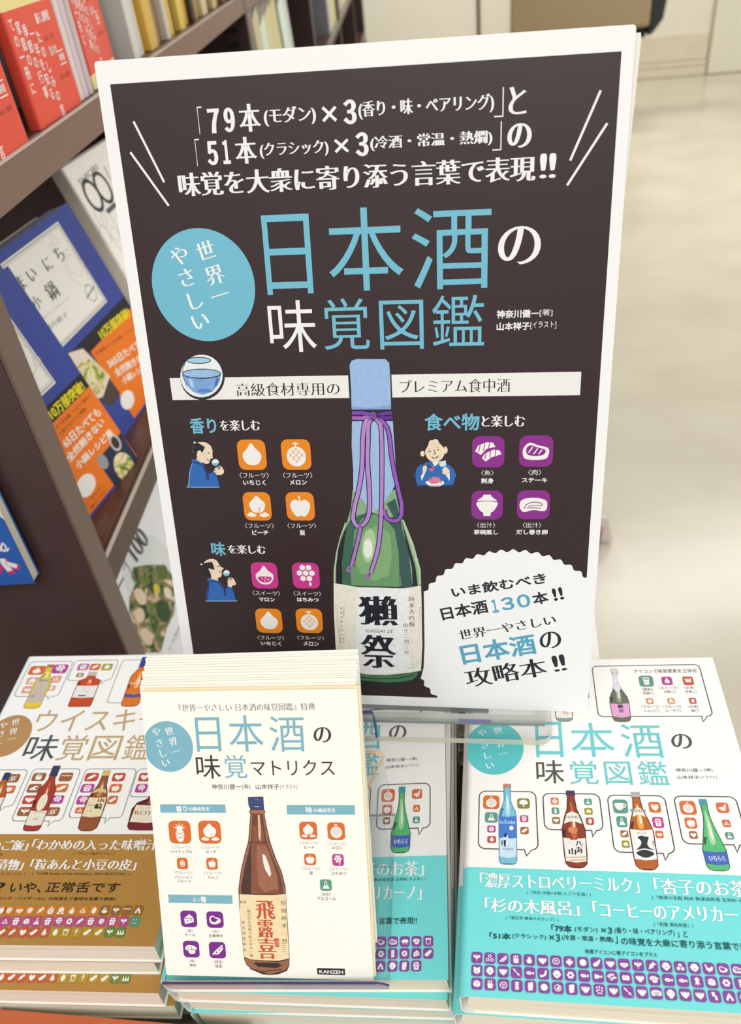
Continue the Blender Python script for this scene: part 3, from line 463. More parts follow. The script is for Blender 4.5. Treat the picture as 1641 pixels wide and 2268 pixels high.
('G','bottle_picture',14,'4a3a34',[119.87,23.69,120.14,23.7,120.13,23.33,119.86,23.32]),
('G','bottle_picture',14,'4a3a34',[121.4,25.79,121.67,25.8,121.66,25.43,121.39,25.42]),
('G','bottle_picture',14,'4a3a34',[120.55,23.87,120.82,23.88,120.81,23.51,120.54,23.5]),
('G','bottle_picture',14,'4a3a34',[122.35,26.09,122.62,26.1,122.61,25.73,122.34,25.72]),
('G','bottle_picture',14,'4a3a34',[121.23,24.05,121.5,24.06,121.49,23.69,121.22,23.68]),
('G','bottle_picture',14,'4a3a34',[123.3,26.38,123.57,26.39,123.56,26.03,123.29,26.02]),
('G','bottle_picture',14,'4a3a34',[121.91,24.23,122.18,24.24,122.17,23.87,121.9,23.86]),
('G','bottle_picture',14,'4a3a34',[124.25,26.68,124.52,26.69,124.51,26.32,124.24,26.31]),
('G','bottle_picture',14,'4a3a34',[122.59,24.41,122.85,24.42,122.85,24.06,122.58,24.05]),
('G','bottle_picture',14,'4a3a34',[125.19,26.97,125.46,26.98,125.45,26.62,125.19,26.61]),
('G','bottle_picture',14,'4a3a34',[123.26,24.6,123.53,24.61,123.52,24.24,123.25,24.23]),
('S','scalloped_seal',3,'fbfaf8',170.58,40.01,50.4,56,0.75,5.38,209.6,5.67,303),
('T','scalloped_seal',5,'24242a','B1','いま飲むべき',142.06,64.38,44.89,9.04,-1.18,5.86),
('T','scalloped_seal',5,'24242a','B1','日本酒',137.11,51.54,22.65,5.33,-1.7,7.21),
('T','scalloped_seal',5,'5fa9c6','B','１',161.69,56.51,3.11,0.63,-1.47,7.23),
('T','scalloped_seal',5,'5fa9c6','B','３',166.17,57.72,6.24,1.39,-1.57,7.02),
('T','scalloped_seal',5,'5fa9c6','B','０',173.89,59.29,6.19,1.38,-1.6,7.19),
('T','scalloped_seal',5,'24242a','B1','本',181.25,61.11,7.41,1.94,-1.7,6.49),
('T','scalloped_seal',5,'24242a','B1','!!',190.79,63.77,4.79,1.26,-1.75,6.69),
('T','scalloped_seal',5,'24242a','M1','世界一やさしい',145.8,40.56,46.79,10.51,-1.23,5.49),
('T','scalloped_seal',5,'5fa9c6','B1','日本酒',147.36,26.08,36.62,8.01,-2.57,11.75),
('T','scalloped_seal',5,'24242a','M1','の',185.72,36.3,10.24,2.32,-2.08,9.19),
('T','scalloped_seal',5,'24242a','M1','攻略本',149.28,12.36,40.65,9.24,-2.45,10.77),
('T','scalloped_seal',5,'24242a','MB','!!',192.78,23.54,6.12,1.54,-2.31,9.19)]
ART_LEAFLET=[
('T','title_lettering',4,'857c72','M','『世界一やさしい 日本酒の味覚図鑑』特典',18.34,137.75,66.26,0,0,3.71),
('T','title_lettering',4,'7fb6c6','S0','日',25.69,117.72,12.03,0,0,17.13),
('T','title_lettering',4,'7fb6c6','S0','本',42.02,117.6,16.68,0,0,18.11),
('T','title_lettering',4,'7fb6c6','S0','酒',61.87,117.49,16.86,0,0,17.53),
('T','title_lettering',4,'3b3634','M1','の',82.95,121.84,8.54,0,0,7.7),
('T','title_lettering',4,'3b3634','S0','味',24.53,104.01,11.88,0,0,12),
('T','title_lettering',4,'7fb6c6','S0','覚',38.37,104.23,11.15,0,0,11.71),
('T','title_lettering',4,'3b3634','S0','マトリクス',51.52,105.52,40.52,0,0,7.8),
('T','title_lettering',4,'3b3634','S','神奈川健一',31.44,98.49,14.43,0,0,2.76),
('T','title_lettering',4,'8a847c','S','[著]',46.54,98.58,3.91,0,0,2.51),
('T','title_lettering',4,'3b3634','S','山本祥子',53.15,98.58,11.55,0,0,2.67),
('T','title_lettering',4,'8a847c','S','[イラスト]',65.25,98.34,8.23,0,0,2.58),
('E','blue_roundel',2,'7fb6c6',11.32,120.32,12.41,12.85),
('C','blue_roundel',4,'f7f6f3','M1','世',12.67,128.17,4.62,14),
('C','blue_roundel',4,'f7f6f3','M1','界',14.13,122.93,4.62,14),
('C','blue_roundel',4,'f7f6f3','M1','一',14.97,117.84,4.63,14),
('C','blue_roundel',4,'f7f6f3','M1','や',6.09,127.83,4.64,14),
('C','blue_roundel',4,'f7f6f3','M1','さ',7.11,122.17,4.64,14),
('C','blue_roundel',4,'f7f6f3','M1','し',8.26,117.07,4.65,14),
('C','blue_roundel',4,'f7f6f3','M1','い',9.43,112.2,4.65,14),
('R','section_bars',1,'7fb6c6',4.58,86.5,37.4,90.85,0),
('R','section_bars',1,'7fb6c6',67.63,85.83,100.61,90.61,0),
('R','section_bars',1,'7fb6c6',4.59,39.13,37.19,43.55,0),
('T','section_bars',4,'f7f6f3','B','香り',12.42,86.97,5.73,0,0,3.2),
('T','section_bars',4,'f7f6f3','MB','の構成要素',18.89,87.47,10.64,0,0,2.11),
('T','section_bars',4,'f7f6f3','B','味',76.78,86.66,3.27,0,0,3.15),
('T','section_bars',4,'f7f6f3','MB','の構成要素',80.57,86.92,10.8,0,0,2.22),
('T','section_bars',4,'f7f6f3','M1','合う',17.04,40.03,3.54,0,0,2.15),
('T','section_bars',4,'f7f6f3','B','肴',20.9,39.53,3.13,0,0,3.41),
('I','food_icons',2,'dd6e2e','pineapple',7.91,70.49,19.02,82.39),
('I','food_icons',2,'dd6e2e','peach',22.94,70.61,34.15,82.47),
('I','food_icons',2,'dd6e2e','passion',10.61,57.08,16.16,63.03),
('I','food_icons',2,'dd6e2e','apple',25.56,57.03,31.22,63.18),
('I','food_icons',2,'dd6e2e','peach',73.1,73.13,81.74,82.18),
('I','food_icons',2,'dd6e2e','melon',86.75,73.01,95.22,81.87),
('I','food_icons',2,'dd6e2e','pear',74.51,59.93,80.26,65.83),
('I','food_icons',2,'c2408c','honey',88.16,59.7,93.81,65.74),
('I','food_icons',2,'5f9a86','flask',81.41,46.72,87.17,52.65),
('I','food_icons',2,'7b2d8e','cheese',9.97,26.27,18.31,35.09),
('I','food_icons',2,'7b2d8e','meat',23.27,26.16,31.81,34.94),
('I','food_icons',2,'7b2d8e','sushi',9.89,9.94,18.19,18.89),
('I','food_icons',2,'7b2d8e','edamame',23.25,9.81,31.68,18.64),
('T','icon_captions',4,'9a948c','S','〈フルーツ〉',8.68,67.69,9.35,0,0,1.86),
('T','icon_captions',4,'3b3634','S','パイナップル',7.93,65.45,10.97,0,0,1.61),
('T','icon_captions',4,'9a948c','S','〈フルーツ〉',23.75,67.75,9.21,0,0,1.85),
('T','icon_captions',4,'3b3634','S','ピーチ',26.03,65.64,4.97,0,0,1.5),
('T','icon_captions',4,'9a948c','S','〈フルーツ〉',8.65,54.29,9.32,0,0,1.84),
('T','icon_captions',4,'3b3634','S','パッション',8.82,52.17,8.97,0,0,1.53),
('T','icon_captions',4,'3b3634','S','フルーツ',9.78,49.96,7.08,0,0,1.55),
('T','icon_captions',4,'9a948c','S','〈フルーツ〉',23.79,54.32,9.1,0,0,1.83),
('T','icon_captions',4,'3b3634','S','りんご',25.92,52.19,5.14,0,0,1.49),
('T','icon_captions',4,'9a948c','S','〈フルーツ〉',72.81,70.4,9.11,0,0,1.83),
('T','icon_captions',4,'3b3634','S','ピーチ',74.85,68.33,4.99,0,0,1.56),
('T','icon_captions',4,'9a948c','S','〈フルーツ〉',86.37,70.13,9.12,0,0,1.9),
('T','icon_captions',4,'3b3634','S','メロン',88.4,68.15,5.1,0,0,1.63),
('T','icon_captions',4,'9a948c','S','〈フルーツ〉',72.98,57.19,9,0,0,1.89),
('T','icon_captions',4,'3b3634','S','梨',76.71,54.91,1.56,0,0,1.82),
('T','icon_captions',4,'9a948c','S','〈スイーツ〉',86.53,57.12,8.94,0,0,1.88),
('T','icon_captions',4,'3b3634','S','はちみつ',87.47,54.97,7.07,0,0,1.67),
('T','icon_captions',4,'9a948c','S','〈飲料〉',81.65,43.94,5.21,0,0,1.93),
('T','icon_captions',4,'3b3634','S','アルコール',79.67,41.81,9.1,0,0,1.63),
('T','icon_captions',4,'9a948c','S','〈塩〉',12.19,23.5,3.6,0,0,1.68),
('T','icon_captions',4,'3b3634','S','チーズ',11.54,21.37,5.07,0,0,1.57),
('T','icon_captions',4,'9a948c','S','〈肉〉',25.52,23.4,3.66,0,0,1.67),
('T','icon_captions',4,'3b3634','S','生姜焼き',23.81,21.13,7,0,0,1.67),
('T','icon_captions',4,'9a948c','S','〈魚〉',12.36,7.22,3.46,0,0,1.76),
('T','icon_captions',4,'3b3634','S','寿司',12.54,4.96,3.09,0,0,1.61),
('T','icon_captions',4,'9a948c','S','〈野菜〉',24.91,6.95,5.03,0,0,1.88),
('T','icon_captions',4,'3b3634','S','枝豆',25.71,4.76,3.45,0,0,1.68),
('R','publisher_mark',2,'2b2b2c',77.19,2.5,91.02,5.92,0),
('T','publisher_mark',4,'f7f6f3','B','KANZEN',78.25,3.19,11.93,0,0,1.81),
('G','bottle_picture',5,'3a2430',[48.99,94.65,56.52,94.88,56.47,88.34,56.94,87.25,56.51,85.94,57.14,79.81,58.27,71.91,60.44,63.53,62.93,56.46,64.3,48.46,64.12,36.35,64.06,22.79,63.82,11.39,63.42,6.8,61.94,4,57.49,2.04,53.56,1.56,49.68,1.81,44.61,3.98,41.76,6.67,40.88,9.42,40.67,15.39,40.44,26.82,40.42,38.18,40.67,47.21,42.71,57.1,45.83,67.38,47.43,71.82,49.53,85.92,48.99,87.23,49.71,88.32,48.91,90.72]),
('G','bottle_picture',6,'3d4a78',[49.3,94.3,56.27,94.44,56.19,88.47,49.79,88.28,49.25,90.72]),
('P','bottle_picture',7,'8a94b8',0.3,0,[52.42,93.57,54.28,93.13]),
('P','bottle_picture',7,'c8cede',0.4,0,[51.94,89.86,54.25,89.78]),
('G','bottle_picture',6,'b06a4a',[49.9,88.02,56.17,88.21,56.6,87.17,56.11,86.16,49.77,86.27,49.33,87.14]),
('G','bottle_picture',6,'a4684a',[49.81,85.7,56.3,85.94,56.84,79.81,57.85,71.9,60.02,63.53,62.57,56.23,63.91,48.45,64.05,44.88,41.12,44.51,41.02,47.21,43.05,57.11,46.17,67.38,47.78,71.82]),
('G','bottle_picture',7,'6f4436',[50.48,85.48,55.65,85.72,56.08,79.81,56.58,71.89,59.17,63.52,61.83,56,63.12,47.99,62.99,44.86,41.98,44.53,41.97,47.23,44.21,57.12,47.32,67.39,49.06,73.6]),
('G','bottle_picture',8,'8a5540',[50.57,79.78,55.08,80.68,55.52,71.88,57.5,63.94,60.35,55.98,61.13,48.86,60.86,44.83,46.72,44.6,46.87,49.54,47.69,60.73,48.8,70.06,49.48,73.6]),
('G','bottle_picture',9,'a06a50',[51.53,69.64,56.24,70.12,58.99,60.85,60.65,54.2,60.61,47.51,53.65,45.61,50.94,49.6,50.89,60.76]),
('G','bottle_picture',9,'e0b898',[53.1,85.49,54.16,85.5,54.2,77.16,53.61,71.87,52.67,73.63]),
('G','bottle_picture',10,'f6ece0',[54,65.46,55.44,64.81,56.83,60.39,57.73,55.06,56.78,53.71,54.9,57.25,54.12,61.24]),
('P','bottle_picture',10,'3a2430',0.35,0,[47.18,71.29,58.12,71.55]),
('G','bottle_picture',8,'4f3430',[48.58,70.06,48.16,58.51,46.7,44.38,41.98,44.53,42.23,49.03,45.23,59.36]),
('G','bottle_picture',11,'f6deb0',[41.02,44.42,49.26,44.19,57.83,44.24,64.18,44.88,63.91,36.34,63.76,18.23,63.6,10.7,58,9.41,51.09,9.45,44.6,9.74,41,11.03,40.79,19.98,40.52,33.65]),
('G','bottle_picture',11,'9a6a48',[41.09,10.57,46.74,9.34,57.95,8.72,63.57,10.24,63.21,6.79,61.11,4.44,53.59,1.93,45.07,4.22,41.8,7.14]),
('G','bottle_picture',12,'3a2a26',[45.13,8.15,57.92,8.26,59.77,6.93,56.86,5.47,47.8,5.91]),
('P','bottle_picture',12,'4a2a20',0.4,0,[43.36,4.64,50.66,3.46,59.41,4.85]),
('T','bottle_picture',14,'c85a38','MC','飛',48.4,31.5,9.83,0,0,9.62),
('T','bottle_picture',14,'c85a38','MC','露',48.83,21.72,8.29,0,0,9.37),
('T','bottle_picture',14,'c85a38','MC','喜',48.05,10.4,9.37,0,0,11.02),
('C','bottle_picture',14,'4a3430','M','特',62.65,40,2.65,0),
('C','bottle_picture',14,'4a3430','M','別',62.54,36.12,2.65,0),
('C','bottle_picture',14,'4a3430','M','純',62.42,32.23,2.65,0),
('C','bottle_picture',14,'4a3430','M','米',62.31,28.33,2.66,0),
('C','bottle_picture',14,'4a3430','M','福',45.05,35.69,1.81,0),
('C','bottle_picture',14,'4a3430','M','島',45.02,33.72,1.81,0),
('C','bottle_picture',14,'4a3430','M','県',44.99,31.75,1.82,0),
('C','bottle_picture',14,'4a3430','M','会',44.96,29.78,1.82,0),
('C','bottle_picture',14,'4a3430','M','津',44.93,27.8,1.82,0),
('C','bottle_picture',14,'4a3430','M','坂',44.9,25.82,1.82,0),
('C','bottle_picture',14,'4a3430','M','下',44.87,23.84,1.82,0),
('C','bottle_picture',14,'4a3430','M','町',44.84,21.85,1.82,0),
('C','bottle_picture',14,'4a3430','M','字',44.81,19.87,1.82,0),
('C','bottle_picture',14,'4a3430','M','市',44.79,17.88,1.82,0),
('C','bottle_picture',14,'4a3430','M','中',44.76,15.89,1.82,0),
('C','bottle_picture',14,'4a3430','M','一',44.73,13.89,1.83,0),
('C','bottle_picture',14,'4a3430','M','番',44.7,11.9,1.83,0),
('C','bottle_picture',14,'4a3430','M','廣',41.81,29.51,1.82,0),
('C','bottle_picture',14,'4a3430','M','木',41.78,26.62,1.82,0),
('C','bottle_picture',14,'4a3430','M','酒',41.74,23.73,1.82,0),
('C','bottle_picture',14,'4a3430','M','造',41.71,20.84,1.83,0),
('C','bottle_picture',14,'4a3430','M','本',41.67,17.94,1.83,0),
('C','bottle_picture',14,'4a3430','M','店',41.64,15.03,1.83,0),
('T','bottle_picture',14,'4a3430','S','要冷蔵',41.07,39.51,3.12,0,0,1.48),
('T','bottle_picture',14,'4a3430','S','清酒',60.52,19.68,2.69,0,0,1.44),
('R','bottle_picture',12,'d04a44',56.88,16.85,59.16,21.35,0),
('T','bottle_picture',14,'f0c8b8','M','酒',57.26,17.57,1.64,0,0,3.02),
('P','bottle_picture',12,'8a6a50',0.2,0,[60.45,18.84,63.16,18.9]),
('P','bottle_picture',12,'8a6a50',0.2,0,[60.38,17.74,62.83,17.8]),
('P','bottle_picture',12,'8a6a50',0.2,0,[60.3,16.64,62.5,16.7]),
('P','bottle_picture',12,'8a6a50',0.2,0,[60.23,15.55,62.17,15.6]),
('P','bottle_picture',12,'8a6a50',0.2,0,[60.15,14.45,61.83,14.49]),
('P','bottle_picture',12,'eab878',0.2,0,[64.24,41.29,61.4,40.35]),
('P','bottle_picture',12,'eab878',0.2,0,[63.95,37.02,61.33,36.07]),
('P','bottle_picture',12,'eab878',0.2,0,[63.66,32.73,61.25,31.78]),
('P','bottle_picture',12,'eab878',0.2,0,[63.37,28.44,61.17,27.48]),
('P','bottle_picture',12,'eab878',0.2,0,[63.08,24.13,61.09,23.17]),
('P','bottle_picture',12,'eab878',0.2,0,[62.79,19.8,61.01,18.85]),
('P','bottle_picture',12,'eab878',0.2,0,[62.5,15.47,60.93,14.51])]
ART_SAKE=[
('T','title_lettering',4,'70cdd0','S0','日',40.7,133.02,15.63,0,0,25.86),
('T','title_lettering',4,'70cdd0','S0','本',61.18,133.36,24.62,0,0,24.63),
('T','title_lettering',4,'70cdd0','S0','酒',90,132.99,22.7,0,0,23.89),
('T','title_lettering',4,'55554f','M1','の',117.68,139.3,11.28,0,0,10.37),
('T','title_lettering',4,'55554f','S0','味',40.22,115.18,15.4,0,0,15.64),
('T','title_lettering',4,'70cdd0','S0','覚',58.6,114.95,15.9,0,0,15.8),
('T','title_lettering',4,'70cdd0','S0','図',78.17,114.69,14.48,0,0,15.43),
('T','title_lettering',4,'70cdd0','S0','鑑',96.27,114.96,15.94,0,0,15.67),
('T','title_lettering',4,'55554f','S','神奈川健一',116.69,123.47,14.69,0,0,2.48),
('T','title_lettering',4,'55554f','S','[著]',132.15,123.81,3.84,0,0,2.14),
('T','title_lettering',4,'55554f','S','山本祥子',116.58,118.92,11.78,0,0,2.3),
('T','title_lettering',4,'55554f','S','[イラスト]',129.09,119.17,8.13,0,0,2.05),
('E','teal_roundel',2,'5cc8cb',16.12,139.72,17.23,19.06),
('C','teal_roundel',4,'f7f6f3','M1','世',18.38,152.3,5.68,14),
('C','teal_roundel',4,'f7f6f3','M1','界',19.87,142.38,5.58,14),
('C','teal_roundel',4,'f7f6f3','M1','一',21.38,135.17,5.5,14),
('C','teal_roundel',4,'f7f6f3','M1','や',8.83,150.69,5.7,14),
('C','teal_roundel',4,'f7f6f3','M1','さ',10.67,141.19,5.61,14),
('C','teal_roundel',4,'f7f6f3','M1','し',11.87,133.98,5.53,14),
('C','teal_roundel',4,'f7f6f3','M1','い',13.51,126.96,5.46,14),
('B','speech_bubbles',1,'4a4a45',0.55,3.2,78.75,162.72,144.2,204,[137.75,162.76,137.96,158.49,140.95,162.74]),
('B','speech_bubbles',1,'4a4a45',0.55,3.6,7.79,73.98,39.25,109.5,[32.02,73.97,33.01,70.49,35.87,74.08]),
('B','speech_bubbles',1,'4a4a45',0.55,3.6,43.12,86.15,73.75,108.55,[67.66,86,67.77,82.39,70.11,86.06]),
('B','speech_bubbles',1,'4a4a45',0.55,3.6,77.91,74.07,107.99,107.98,[101.95,73.89,102.41,70.32,104.97,73.98]),
('B','speech_bubbles',1,'4a4a45',0.55,3.6,112.7,79.76,144.25,107.99,[137.3,79.99,137.91,75.83,140.1,80.14]),
('B','speech_bubbles',1,'4a4a45',0.55,3.2,12.75,175.98,74.48,204,[]),
('I','food_icons',2,'dd6e3a','melon',10.02,98,19.09,106.65),
('I','food_icons',2,'5f9a8c','flask',11.12,89.56,18.1,95.96),
('I','food_icons',2,'c0408c','pot',12.45,83.67,16.95,87.81),
('I','food_icons',2,'c8503c','rice',12.51,77.42,17.14,81.45),
('I','food_icons',2,'8a8a3a','tree',28.91,98.66,35.79,105.14),
('I','food_icons',2,'c0408c','pot',30.21,90.26,34.65,94.49),
('I','food_icons',2,'a2724a','bean',30.23,83.07,34.61,87.39),
('I','food_icons',2,'dd6e3a','melon',47.33,101.51,51.48,105.9),
('I','food_icons',2,'5f9a8c','jar',47.47,95.48,51.48,99.66),
('I','food_icons',2,'a2724a','bowl',47.43,89.59,51.58,93.77),
('I','food_icons',2,'5f9a8c','flask',65.24,101.51,69.29,105.64),
('I','food_icons',2,'a8982e','onion',64.92,95.53,69.19,99.78),
('I','food_icons',2,'c8503c','rice',65.15,89.48,69.35,93.84),
('I','food_icons',2,'5f9a8c','cup',80.23,96.79,87.97,105.23),
('I','food_icons',2,'5f9a8c','flask',81.08,88.53,86.47,94.93),
('I','food_icons',2,'a2724a','bean',82.19,82.58,86.15,86.67),
('I','food_icons',2,'a8982e','onion',82.19,76.56,86.08,80.75),
('I','food_icons',2,'dd6e3a','heart',98.85,97.57,105.01,104.13),
('I','food_icons',2,'c0408c','pot',99.48,88.47,104.99,94.91),
('I','food_icons',2,'dd6e3a','citrus',99.78,82.64,103.79,86.8),
('I','food_icons',2,'dd6e3a','melon',114.83,96.67,122.95,105.07),
('I','food_icons',2,'dd6e3a','pear',115.73,88.57,121.57,94.94),
('I','food_icons',2,'a2724a','bowl',116.58,82.6,120.69,87.02),
('I','food_icons',2,'dd6e3a','banana',133.33,98.07,139.47,104.32),
('I','food_icons',2,'dd6e3a','wedge',134.26,89.79,138.25,94.1),
('I','food_icons',2,'5f9a8c','flask',134.18,82.78,138.22,86.86),
('I','food_icons',2,'5f9a8c','glass',106.18,186.14,114.72,195.26),
('I','food_icons',2,'c0408c','drop',119.76,187.22,125.98,194.07),
('I','food_icons',2,'c8503c','ochoko',132.24,187.02,138.42,194.02),
('I','food_icons',2,'e08a4a','apple',108.14,172.25,112.3,176.81),
('I','food_icons',2,'e08a4a','peach',120.55,172.12,124.7,176.67),
('I','food_icons',2,'c8503c','rice',133.01,172.17,137.07,176.78),
('T','caption_lettering',4,'55554f','S','アイコンで味覚要素を立体化',104.21,197.32,37.79,0,0,3.24),
('T','caption_lettering',4,'55554f','S','〈飲料〉',107.04,182.57,6.49,0,0,2.6),
('T','caption_lettering',4,'55554f','S','炭酸',107.09,179.77,4.14,0,0,2.01),
('T','caption_lettering',4,'55554f','S','〈スイーツ〉',117.1,183.69,11.19,0,0,2.59),
('T','caption_lettering',4,'55554f','S','水飴',119.63,180.84,3.86,0,0,2.09),
('T','caption_lettering',4,'55554f','S','〈お米〉',132.01,183.81,6.32,0,0,2.33),
('T','caption_lettering',4,'55554f','S','甘酒',132.08,180.84,3.78,0,0,2.08),
('T','caption_lettering',4,'55554f','S','〈フルーツ〉',104.67,169.05,10.83,0,0,2.41),
('T','caption_lettering',4,'55554f','S','りんご',105.98,166.11,6.08,0,0,1.91),
('T','caption_lettering',4,'55554f','S','〈フルーツ〉',117.14,168.94,10.67,0,0,2.4),
('T','caption_lettering',4,'55554f','S','ピーチ',118.31,166.02,5.97,0,0,1.99),
('T','caption_lettering',4,'55554f','S','〈お米〉',131.67,168.85,6.14,0,0,2.35),
('T','caption_lettering',4,'55554f','S','麹',132.94,165.94,1.63,0,0,1.94),
('P','caption_lettering',3,'55554f',0.15,1,[113.77,180.71,113.54,180.18,113.08,179.8,112.51,179.66,111.98,179.81,111.63,180.2,111.57,180.74,111.79,181.27,112.25,181.65,112.83,181.78,113.36,181.63,113.7,181.24]),
('P','caption_lettering',3,'55554f',0.15,1,[126.35,181.77,126.11,181.24,125.65,180.86,125.08,180.73,124.56,180.88,124.22,181.27,124.16,181.8,124.4,182.33,124.86,182.71,125.44,182.85,125.96,182.7,126.29,182.3]),
('P','caption_lettering',3,'55554f',0.15,1,[138.65,181.77,138.4,181.25,137.93,180.87,137.37,180.74,136.85,180.88,136.53,181.27,136.48,181.8,136.73,182.33,137.2,182.71,137.76,182.84,138.28,182.69,138.6,182.3]),
('P','caption_lettering',3,'55554f',0.15,1,[114.61,167.02,114.39,166.51,113.94,166.15,113.38,166.01,112.86,166.15,112.53,166.53,112.46,167.04,112.68,167.54,113.13,167.91,113.69,168.04,114.21,167.9,114.55,167.53]),
('P','caption_lettering',3,'55554f',0.15,1,[126.95,166.92,126.72,166.42,126.26,166.05,125.71,165.92,125.2,166.06,124.87,166.43,124.82,166.94,125.05,167.44,125.5,167.81,126.06,167.94,126.57,167.8,126.89,167.43]),
('P','caption_lettering',3,'55554f',0.15,1,[136.93,166.84,136.69,166.34,136.23,165.98,135.68,165.85,135.18,165.98,134.86,166.35,134.81,166.86,135.05,167.36,135.51,167.73,136.06,167.86,136.56,167.72,136.88,167.35]),
('K','bottle_pictures',2,'blue',18.54,65.32,28.4,114.45),
('K','bottle_pictures',2,'red',52.09,64.56,64.45,110.51),
('K','bottle_pictures',2,'amber',86.8,64.61,99.23,110.16),
('K','bottle_pictures',2,'green',121.38,65.28,133.04,106.28),
('K','bottle_pictures',2,'pink',86.38,158.69,98.12,201.66),
('K','bottle_pictures',2,'clear',53.08,159.04,63.86,186.04),
('T','obi_lettering',5,'f7f6f3','MC','「濃厚ストロベリーミルク」',8.76,52.22,78.95,0,0,8.02),
('T','obi_lettering',5,'1f4f55','S','(『花巴 水酛×水酛 にごり生酒』)',32.69,49.48,31.13,0,0,1.98),
('T','obi_lettering',5,'f7f6f3','MC','「杏子のお茶」',94.74,52.04,46.13,0,0,8.3),
('T','obi_lettering',5,'1f4f55','S','(『梅津の生酛 純米 無濾過原酒 玉栄80 火入れ』)',92.98,49.19,49.11,0,0,2.17),
('T','obi_lettering',5,'f7f6f3','MC','「杉の木風呂」',11.45,39.49,46.28,0,0,7.45),
('T','obi_lettering',5,'1f4f55','S','(『菊正宗 樽酒ネオカップ』)',21.97,36.17,25.39,0,0,1.93),
('T','obi_lettering',5,'f7f6f3','MB','「コーヒーのアメリカーノ」',64.04,39.07,75.71,0,0,8.18),
('T','obi_lettering',5,'1f4f55','S','(『剣菱 黒松剣菱』)',91.82,35.95,17.72,0,0,2.21),
('T','obi_lettering',5,'1f4f55','B','「79本',43.75,31.25,9.76,0,0,3.55),
('T','obi_lettering',5,'1f4f55','S1','(モダン)',54.75,31.56,10.69,0,0,2.88),
('T','obi_lettering',5,'1f4f55','S1','×3',66.97,31.55,5.22,0,0,3.03),
('T','obi_lettering',5,'1f4f55','S1','(香り・味・ペアリング)',73.29,31.57,27.27,0,0,3.21),
('T','obi_lettering',5,'1f4f55','S1','」と',101.64,31.35,4.53,0,0,3.32),
('T','obi_lettering',5,'1f4f55','B','「51本',13.95,26.49,10.34,0,0,3.07),
('T','obi_lettering',5,'1f4f55','S1','(クラシック)',25.02,27.05,15.99,0,0,2.6),
('T','obi_lettering',5,'1f4f55','S1','×3',42.42,26.71,5.18,0,0,3.52),
('T','obi_lettering',5,'1f4f55','S1','(冷酒・常温・熱燗)',48.47,27.25,23.8,0,0,2.84),
('T','obi_lettering',5,'1f4f55','S1','」',73.04,27.11,1.21,0,0,3.4),
('T','obi_lettering',5,'1f4f55','S1','味覚アイコンに肴アイコンをプラス',58.79,21.76,32.27,0,0,2.05),
('T','obi_lettering',5,'1f4f55','S1','の味覚を大衆に寄り添う言葉で表現!!',75.67,26.57,61.85,0,0,3.65),
('I','obi_icons',4,'8a4a9e','leaf',5.49,14.72,10.69,19.92),
('I','obi_icons',4,'8a4a9e','roll3',11.64,14.75,16.84,19.95),
('I','obi_icons',4,'8a4a9e','edamame',17.79,14.78,22.99,19.98),
('I','obi_icons',4,'8a4a9e','fries',23.94,14.82,29.14,20.02),
('I','obi_icons',4,'8a4a9e','tomato',30.09,14.85,35.29,20.05),
('I','obi_icons',4,'8a4a9e','bowl',36.24,14.88,41.44,20.08),
('I','obi_icons',4,'8a4a9e','dish',42.4,14.91,47.6,20.11),
('I','obi_icons',4,'8a4a9e','turnip',48.55,14.95,53.75,20.15),
('I','obi_icons',4,'8a4a9e','ball',54.7,14.98,59.9,20.18),
('I','obi_icons',4,'8a4a9e','aubergine',60.85,15.01,66.05,20.21),
('I','obi_icons',4,'8a4a9e','bowl',67,15.05,72.2,20.25),
('I','obi_icons',4,'8a4a9e','citrus',73.15,15.08,78.35,20.28),
('I','obi_icons',4,'8a4a9e','leaf',79.31,15.11,84.51,20.31),
('I','obi_icons',4,'8a4a9e','carrot',85.46,15.15,90.66,20.35),
('I','obi_icons',4,'8a4a9e','ricebowl',91.61,15.18,96.81,20.38),
('I','obi_icons',4,'8a4a9e','balls',97.76,15.21,102.96,20.41),
('I','obi_icons',4,'8a4a9e','ricebowl',103.91,15.25,109.11,20.45),
('I','obi_icons',4,'8a4a9e','hen',110.06,15.28,115.26,20.48),
('I','obi_icons',4,'8a4a9e','meat',116.21,15.31,121.41,20.51),
('I','obi_icons',4,'8a4a9e','steak',122.37,15.35,127.57,20.55),
('I','obi_icons',4,'8a4a9e','pig',128.52,15.38,133.72,20.58),
('I','obi_icons',4,'8a4a9e','sushi',134.67,15.41,139.87,20.61),
('I','obi_icons',4,'8a4a9e','bread',140.82,15.45,146.02,20.65),
('I','obi_icons',4,'8a4a9e','bear',5.6,8.83,10.8,14.03),
('I','obi_icons',4,'8a4a9e','ricebowl',11.74,8.87,16.94,14.07),
('I','obi_icons',4,'8a4a9e','bowl',17.89,8.9,23.09,14.1),
('I','obi_icons',4,'8a4a9e','skewer',24.04,8.94,29.24,14.14),
('I','obi_icons',4,'8a4a9e','fish',30.19,8.98,35.39,14.18),
('I','obi_icons',4,'8a4a9e','shrimp',36.33,9.01,41.53,14.21),
('I','obi_icons',4,'8a4a9e','ricebowl',42.48,9.05,47.68,14.25),
('I','obi_icons',4,'8a4a9e','flower',48.63,9.08,53.83,14.28),
('I','obi_icons',4,'8a4a9e','fish',54.77,9.12,59.97,14.32),
('I','obi_icons',4,'8a4a9e','fishcut',60.92,9.15,66.12,14.35),
('I','obi_icons',4,'8a4a9e','sashimi',67.07,9.19,72.27,14.39),
('I','obi_icons',4,'8a4a9e','tofu',73.22,9.22,78.42,14.42),
('I','obi_icons',4,'8a4a9e','bowl',79.36,9.26,84.56,14.46),
('I','obi_icons',4,'8a4a9e','sushi',85.51,9.3,90.71,14.5),
('I','obi_icons',4,'8a4a9e','fish',91.66,9.33,96.86,14.53),
